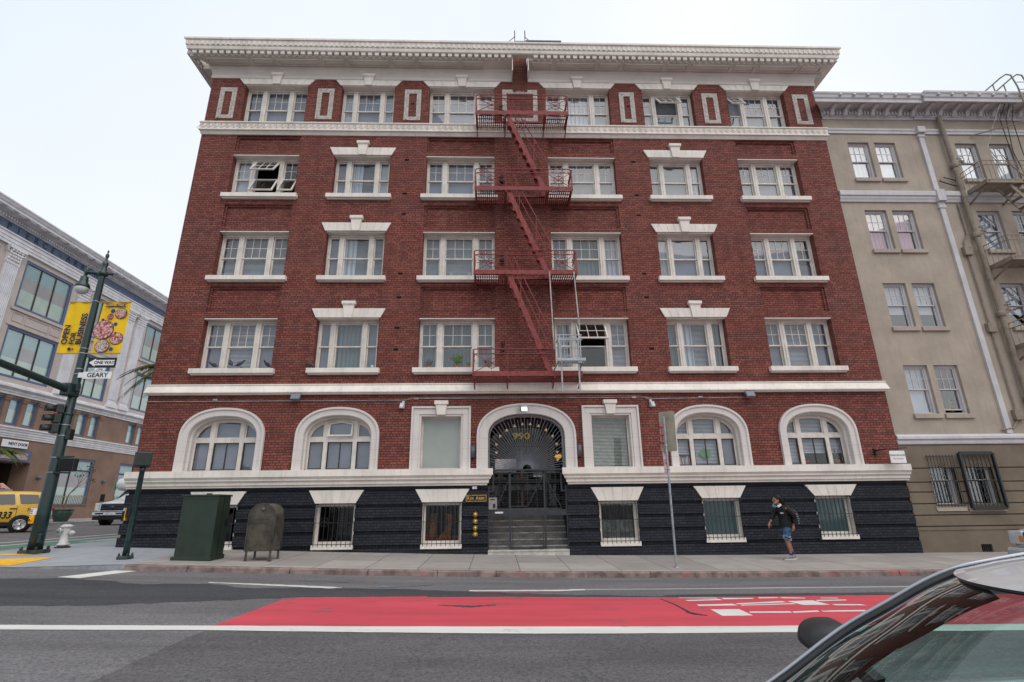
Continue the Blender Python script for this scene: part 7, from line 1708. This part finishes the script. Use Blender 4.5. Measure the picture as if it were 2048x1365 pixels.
# door mirrors
for s_ in (1, -1):
    my = -14.10 if s_ > 0 else 2*YC+14.10
    b = FB(); T0 = FI @ Matrix.Translation((1.355, my, 1.108)) @ Matrix.Rotation(-s_*.12, 4, 'Z'); b.T = T0; n_, m2_ = 12, 16; vs = []
    for i in range(n_+1):
        u_ = i/n_; xx = -.078+.140*u_; k_ = (1-(1-min(1, u_*1.25))**2.2)**.5 if u_ < .8 else 1
        k_ = max(.03, k_)
        for j in range(m2_):
            a = 2*PI*j/m2_; ca, sa = math.cos(a), math.sin(a); ex = .5; yy = .112*k_*math.copysign(abs(ca)**ex, ca); zz = .060*k_*math.copysign(abs(sa)**ex, sa); vs.append((xx+.02*(zz/.07), yy, zz+.008*(ca*s_)))
    b.add(vs, [(i*m2_+j, i*m2_+(j+1) % m2_, (i+1)*m2_+(j+1) % m2_, (i+1)*m2_+j) for i in range(n_) for j in range(m2_)]+[tuple(range(m2_-1, -1, -1))], True); b.add(vs[-m2_:], [tuple(range(m2_))])
    mr = b.build('mirror', mat('mirror_black', (.025, .025, .028), .5, bmp=.04, spec=.5), FC)
    b = FB(); b.T = T0; b.box(.063, .067, -.095, .095, -.048, .05); b.build('mirror_glass', CHROME, mr, bev=.002)
    b = FB(); b.bar((1.39, my-s_*.08, 1.06), (1.44, my-s_*.2, .99), .06, .04); b.build('mirror_arm', mat('mirror_black', (.025, .025, .028), .5), mr)
for x in (-.35, 4.2):
    for s_ in (-1, 1): wheel(x-2.3, s_*.76, .31, FC, s_)
# ================================================================ person
PX0 = (8.15, -1.23); PZ0 = side_z(8.15, -1.23)
per = empty('person', (PX0[0], PX0[1], PZ0), 0, 'person in dark jacket and denim shorts stooping forward, walking left past the black brick wall', 'person')
PI_ = Matrix.Translation((PX0[0], PX0[1], PZ0)).inverted()
def skin(name, nodes, edges, mat_, parent, sub=2, extra=None, T=None):
    """nodes: (x,z,y,rx[,ry]) in world metres; y is the offset from the walking line"""
    me = bpy.data.meshes.new(name); me.from_pydata([tuple(PI_ @ Vector((x, PX0[1]+y, z))) for x, z, y, *r in nodes], edges, []); o = bpy.data.objects.new(name, me); COL.objects.link(o)
    o.parent = parent
    sm = o.modifiers.new('skin', 'SKIN'); sm.use_smooth_shade = True
    for i, nd in enumerate(nodes):
        r = nd[3:]; sv_ = me.skin_vertices[0].data[i]; sv_.radius = (r[0], r[-1]); sv_.use_root = (i == 0)
    s = o.modifiers.new('sub', 'SUBSURF'); s.levels = sub; s.render_levels = sub
    me.materials.append(mat_); return o
SKN = mat('skin', (.30, .135, .075), .55, var=.08, sc=12)
HAIR = mat('dark_hair', (.018, .011, .010), .6); JKT = mat('black_jacket', (.016, .016, .019), .6, var=.3, sc=12, bmp=.2); JNS = mat('denim', (.055, .105, .18), .85, var=.3, sc=14); JNL = mat('pale_denim', (.17, .29, .42), .85, var=.3, sc=14)
nodes = [
 (8.19, .96, 0, .13, .11), (8.17, 1.12, 0, .115, .095), (8.16, 1.30, 0, .135, .10), (8.17, 1.46, 0, .13, .085), (8.11, 1.53, 0, .055, .055), (8.06, 1.58, 0, .05, .05), (8.035, 1.655, 0, .078, .070), (8.03, 1.73, 0, .080, .072), (8.035, 1.775, 0, .045, .045),
 # near arm (toward the camera)
 (8.21, 1.46, -.17, .055), (8.30, 1.33, -.22, .048), (8.385, 1.20, -.235, .042), (8.33, 1.07, -.235, .033), (8.285, .99, -.23, .024),
 # far arm
 (8.10, 1.45, .17, .055), (8.02, 1.30, .22, .046), (7.955, 1.19, .22, .040), (7.87, 1.11, .18, .032), (7.815, 1.065, .15, .023),
 # near (front) leg
 (8.15, .86, -.09, .085), (8.12, .72, -.10, .072), (8.10, .61, -.10, .058), (8.12, .50, -.10, .056), (8.145, .36, -.10, .042), (8.155, .22, -.10, .034), (8.10, .165, -.10, .036), (7.99, .145, -.10, .030),
 # far leg
 (8.22, .86, .09, .085), (8.235, .72, .10, .07), (8.235, .60, .10, .056), (8.27, .48, .10, .052), (8.30, .35, .10, .042), (8.33, .225, .10, .034), (8.30, .165, .10, .036), (8.19, .145, .10, .030)]
edges = [(0,1),(1,2),(2,3),(3,4),(4,5),(5,6),(6,7),(7,8),(3,9),(9,10),(10,11),(11,12),(12,13),(3,14),(14,15),(15,16),(16,17),(17,18),(0,19),(19,20),(20,21),(21,22),(22,23),(23,24),(24,25),(25,26),(0,27),(27,28),(28,29),(29,30),(30,31),(31,32),(32,33),(33,34)]
bodyo = skin('body', nodes, edges, SKN, per, 1)
dg = bpy.context.evaluated_depsgraph_get(); me = bpy.data.meshes.new_from_object(bodyo.evaluated_get(dg)); me.name = 'body'
# face and hands are joined into the one body mesh
extra = MB()
def W3(x, z, y): return Vector((x, PX0[1]+y, z))
extra.T = PI_.copy()
def ell(b, c, r, n=12, T=None):
    old = b.T; b.T = old @ Matrix.Translation(c) @ (T or Matrix()) @ Matrix.Diagonal((*r, 1)); prof = [(math.sin(PI*k/n), -math.cos(PI*k/n)) for k in range(n+1)]; prof[0] = (.001, -1); prof[-1] = (.001, 1); b.lathe(prof, n=14); b.T = old
ell(extra, W3(8.03, 1.69, 0), (.088, .074, .112)); ell(extra, W3(8.00, 1.625, 0), (.060, .055, .060))
extra.T = PI_.copy(); extra.tube([W3(7.955, 1.715, 0), W3(7.935, 1.685, 0), W3(7.922, 1.660, 0), W3(7.945, 1.648, 0)], [.010, .014, .018, .012], 8)   # nose
ell(extra, W3(8.05, 1.672, -.076), (.018, .010, .028)); ell(extra, W3(8.05, 1.672, .076), (.018, .010, .028))                      # ears
extra.tube([W3(7.945, 1.612, -.025), W3(7.935, 1.613, 0), W3(7.945, 1.612, .025)], [.007, .009, .007], 6)                         # lips
def hand(b, wr, d, sd_, curl):
    d = Vector(d).normalized(); side = Vector((0, 1, 0)); pn = d.cross(side).normalized(); wr = Vector(wr)
    b.tube([wr-d*.01, wr+d*.03, wr+d*.085], [.024, .034, .031], 10)
    for k, (L_, o_) in enumerate(((.072, -.024), (.082, -.008), (.077, .008), (.060, .023))):
        p = wr+d*.082+side*o_; pts = [p]; a = 0; dd = d.copy()
        for j in range(3): a += curl*(.5+.3*j); dd = (d*math.cos(a)+pn*math.sin(a)*sd_); p = p+dd*L_/3; pts.append(p)
        b.tube(pts, [.0095, .009, .008, .006], 7)
    p = wr+d*.03+pn*sd_*.02+side*-.028; b.tube([p, p+(d*.6+pn*sd_*.5-side*.4).normalized()*.035, p+(d*.9+pn*sd_*.5-side*.1).normalized()*.062], [.011, .010, .007], 7)
hand(extra, W3(8.283, .985, -.23), (-.15, 0, -1), -1, .55); hand(extra, W3(7.815, 1.06, .15), (-.45, 0, -.9), 1, .4)
eo = extra.build('x', SKN, None); bm = bmesh.new(); bm.from_mesh(me); bm.from_mesh(eo.data); bm.to_mesh(me); bm.free()
bodyo.modifiers.clear(); bodyo.data = me; bpy.data.objects.remove(eo)
for p in me.polygons: p.use_smooth = True
def PB(): b = MB(); b.T = PI_.copy(); return b
b = PB(); ell(b, W3(7.958, 1.692, -.045), (.008, .015, .009)); ell(b, W3(7.958, 1.692, .035), (.008, .015, .009)); b.build('eyes', mat('eye_dark', (.02, .012, .01), .2), per)
b = PB(); ell(b, W3(8.065, 1.735, 0), (.105, .092, .092)); ell(b, W3(8.12, 1.66, 0), (.055, .082, .095)); ell(b, W3(8.15, 1.58, 0), (.05, .078, .085)); rnd = random.Random(5)
for k in range(60):
    a = rnd.uniform(-1.3, 1.3); p0 = W3(8.09+rnd.uniform(-.03, .03), 1.74+rnd.uniform(-.04, .02), .07*math.sin(a)*1.1); p1 = p0+Vector((rnd.uniform(.03, .08), .03*math.sin(a), -.09)); p2 = p1+Vector((rnd.uniform(-.02, .05), rnd.uniform(-.02, .02), -.09)); b.tube([p0, p1, p2], [.010, .010, .003], 5, False)
b.build('hair', HAIR, per, fix=False)
# hoodie, jacket, sleeves
skin('jacket', [(8.20, .90, 0, .185, .15), (8.19, 1.05, 0, .17, .135), (8.17, 1.25, 0, .165, .13), (8.17, 1.40, 0, .16, .125), (8.14, 1.51, 0, .10, .09), (8.22, 1.46, -.16, .085), (8.31, 1.33, -.225, .075), (8.39, 1.20, -.24, .070), (8.345, 1.09, -.24, .062), (8.30, 1.02, -.235, .052), (8.09, 1.45, .16, .085), (8.01, 1.31, .22, .075), (7.95, 1.20, .22, .066), (7.89, 1.13, .19, .055)],
     [(0,1),(1,2),(2,3),(3,4),(3,5),(5,6),(6,7),(7,8),(8,9),(3,10),(10,11),(11,12),(12,13)], JKT, per, 2)
b = PB(); b.tube([W3(8.19, 1.25, 0), W3(8.195, 1.05, 0), W3(8.19, .93, 0)], [.15, .165, .172], 14); b.build('jacket_hem', JKT, per, fix=False)
b = PB(); ell(b, W3(8.13, 1.52, 0), (.115, .10, .055)); b.build('hood', mat('maroon_hood', (.07, .015, .03), .9), per)
text_mesh('NORTH', .05, PI_ @ face_y(8.09, PX0[1]-.150, 1.33), mat('print_white', (.5, .5, .5), .7), 'shirt_print', per, .004, .9, .002)
b = PB(); [b.bar(W3(8.37+.01*k, 1.31-.06*k, -.305), W3(8.40+.005*k, 1.30-.06*k, -.30), .014) for k in range(5)]; b.build('sleeve_print', mat('print_white', (.5, .5, .5), .7), per)
# shorts, brace, socks, shoes
b = PB(); old = b.T
def limb(b, pts, rs, ys=1.): b.tube(pts, rs, 12)
b.T = PI_ @ Matrix.Translation((0, PX0[1], 0)) @ Matrix.Diagonal((1, .82, 1, 1)) @ Matrix.Translation((0, -PX0[1], 0))
b.tube([W3(8.21, 1.02, 0), W3(8.20, .95, 0), W3(8.19, .86, 0)], [.135, .15, .145], 16); b.T = old
b.tube([W3(8.18, .93, -.075), W3(8.15, .82, -.09), W3(8.125, .72, -.10)], [.115, .108, .100], 14); b.tube([W3(8.21, .93, .075), W3(8.23, .80, .09), W3(8.24, .68, .10)], [.115, .106, .096], 14)
b.build('shorts', JNS, per, fix=False)
for P_, R_ in (((W3(8.127, .735, -.10), W3(8.105, .64, -.10)), (.105, .100)), ((W3(8.24, .69, .10), W3(8.248, .58, .10)), (.099, .094))): b = PB(); b.tube(P_, R_, 14); b.build('shorts_cuff', JNL, per, fix=False)
b = PB(); b.tube([W3(8.02, .70, -.19), W3(8.12, .665, -.20), W3(8.20, .69, -.15)], .018, 6); b.build('knee_strap', BLK, per)
BLS = mat('blue_sock', (.02, .05, .28), .9); skin('sock', [(8.150, .30, -.10, .043), (8.155, .20, -.10, .042)], [(0,1)], mat('grey_sock', (.05, .06, .10), .9), per, 1); skin('sock', [(8.30, .33, .10, .050), (8.33, .21, .10, .046)], [(0,1)], BLS, per, 1)
SHOE = mat('grey_trainer', (.26, .24, .25), .7, var=.3, sc=30); SOLE = mat('white_sole', (.5, .48, .46), .6)
for x, y in ((8.16, -.10), (8.33, .10)):
    b = PB(); z0 = PZ0+.0; b.m(SHOE); b.tube([W3(x+.055, z0+.06, y), W3(x, z0+.075, y), W3(x-.07, z0+.06, y), W3(x-.16, z0+.042, y), W3(x-.205, z0+.032, y)], [.035, .046, .047, .038, .022], 10)
    b.m(SOLE); b.T = PI_ @ Matrix.Translation((0, 0, 0)); 
    pr = [(x+.085, z0), (x+.09, z0+.03), (x-.20, z0+.022), (x-.235, z0+.03), (x-.215, z0)]; b.prism(pr, PX0[1]+y-.044, PX0[1]+y+.044); b.build('shoe', None, per)
# mask, headphones
b = PB(); b.quad(W3(7.935, 1.585, -.05), W3(7.905, 1.50, -.05), W3(7.915, 1.50, .03), W3(7.94, 1.585, .03)); o_ = b.build('face_mask', mat('mask_blue', (.10, .48, .66), .8), per, fix=False); o_.modifiers.new('t', 'SOLIDIFY').thickness = .006
b = PB(); b.tube([W3(7.93, 1.585, -.05), W3(8.0, 1.64, -.08), W3(8.05, 1.69, -.08)], .003, 4); b.tube([W3(7.92, 1.50, -.05), W3(7.93, 1.47, -.06), W3(7.95, 1.50, -.06)], .003, 4); b.build('mask_loop', WHITE, per)
b = PB(); b.tube([W3(8.00, 1.50, -.09), W3(7.97, 1.515, -.03), W3(7.98, 1.52, .05), W3(8.06, 1.56, .10), W3(8.14, 1.57, .05)], .010, 6); ell(b, W3(8.02, 1.515, -.10), (.035, .022, .04)); ell(b, W3(8.07, 1.545, -.105), (.032, .022, .04)); b.build('headphones', mat('headphone_white', (.66, .66, .68), .4), per)
skin('backpack_strap', [(8.25, 1.50, -.10, .02), (8.16, 1.48, -.145, .02), (8.13, 1.34, -.155, .02), (8.24, 1.16, -.165, .02)], [(0,1),(1,2),(2,3)], BLK, per, 1)
bp = empty('backpack', (8.42, PX0[1], 1.25), 0, 'black backpack worn on the back of the walking person', 'backpack')
b = MB(); b.T = Matrix.Rotation(-.22, 4, 'Y'); 
ell_T = b.T
for c_, r_ in (((0, 0, 0), (.115, .14, .215)), ((.03, 0, -.08), (.11, .13, .13))):
    old = b.T; b.T = old @ Matrix.Translation(c_) @ Matrix.Diagonal((*r_, 1)); b.lathe([(max(.001, math.sin(PI*k/12))**.75, -math.cos(PI*k/12)) for k in range(13)], n=16); b.T = old
b.build('pack', mat('backpack_cloth', (.022, .024, .025), .7, var=.3, sc=14), bp)
b = MB(); b.tube([(.02, -.11, .17), (.09, -.12, .08), (.125, -.10, -.03), (.12, -.10, -.12)], .006, 5); b.build('zip_trim', mat('zip_grey', (.25, .25, .25), .6), bp)
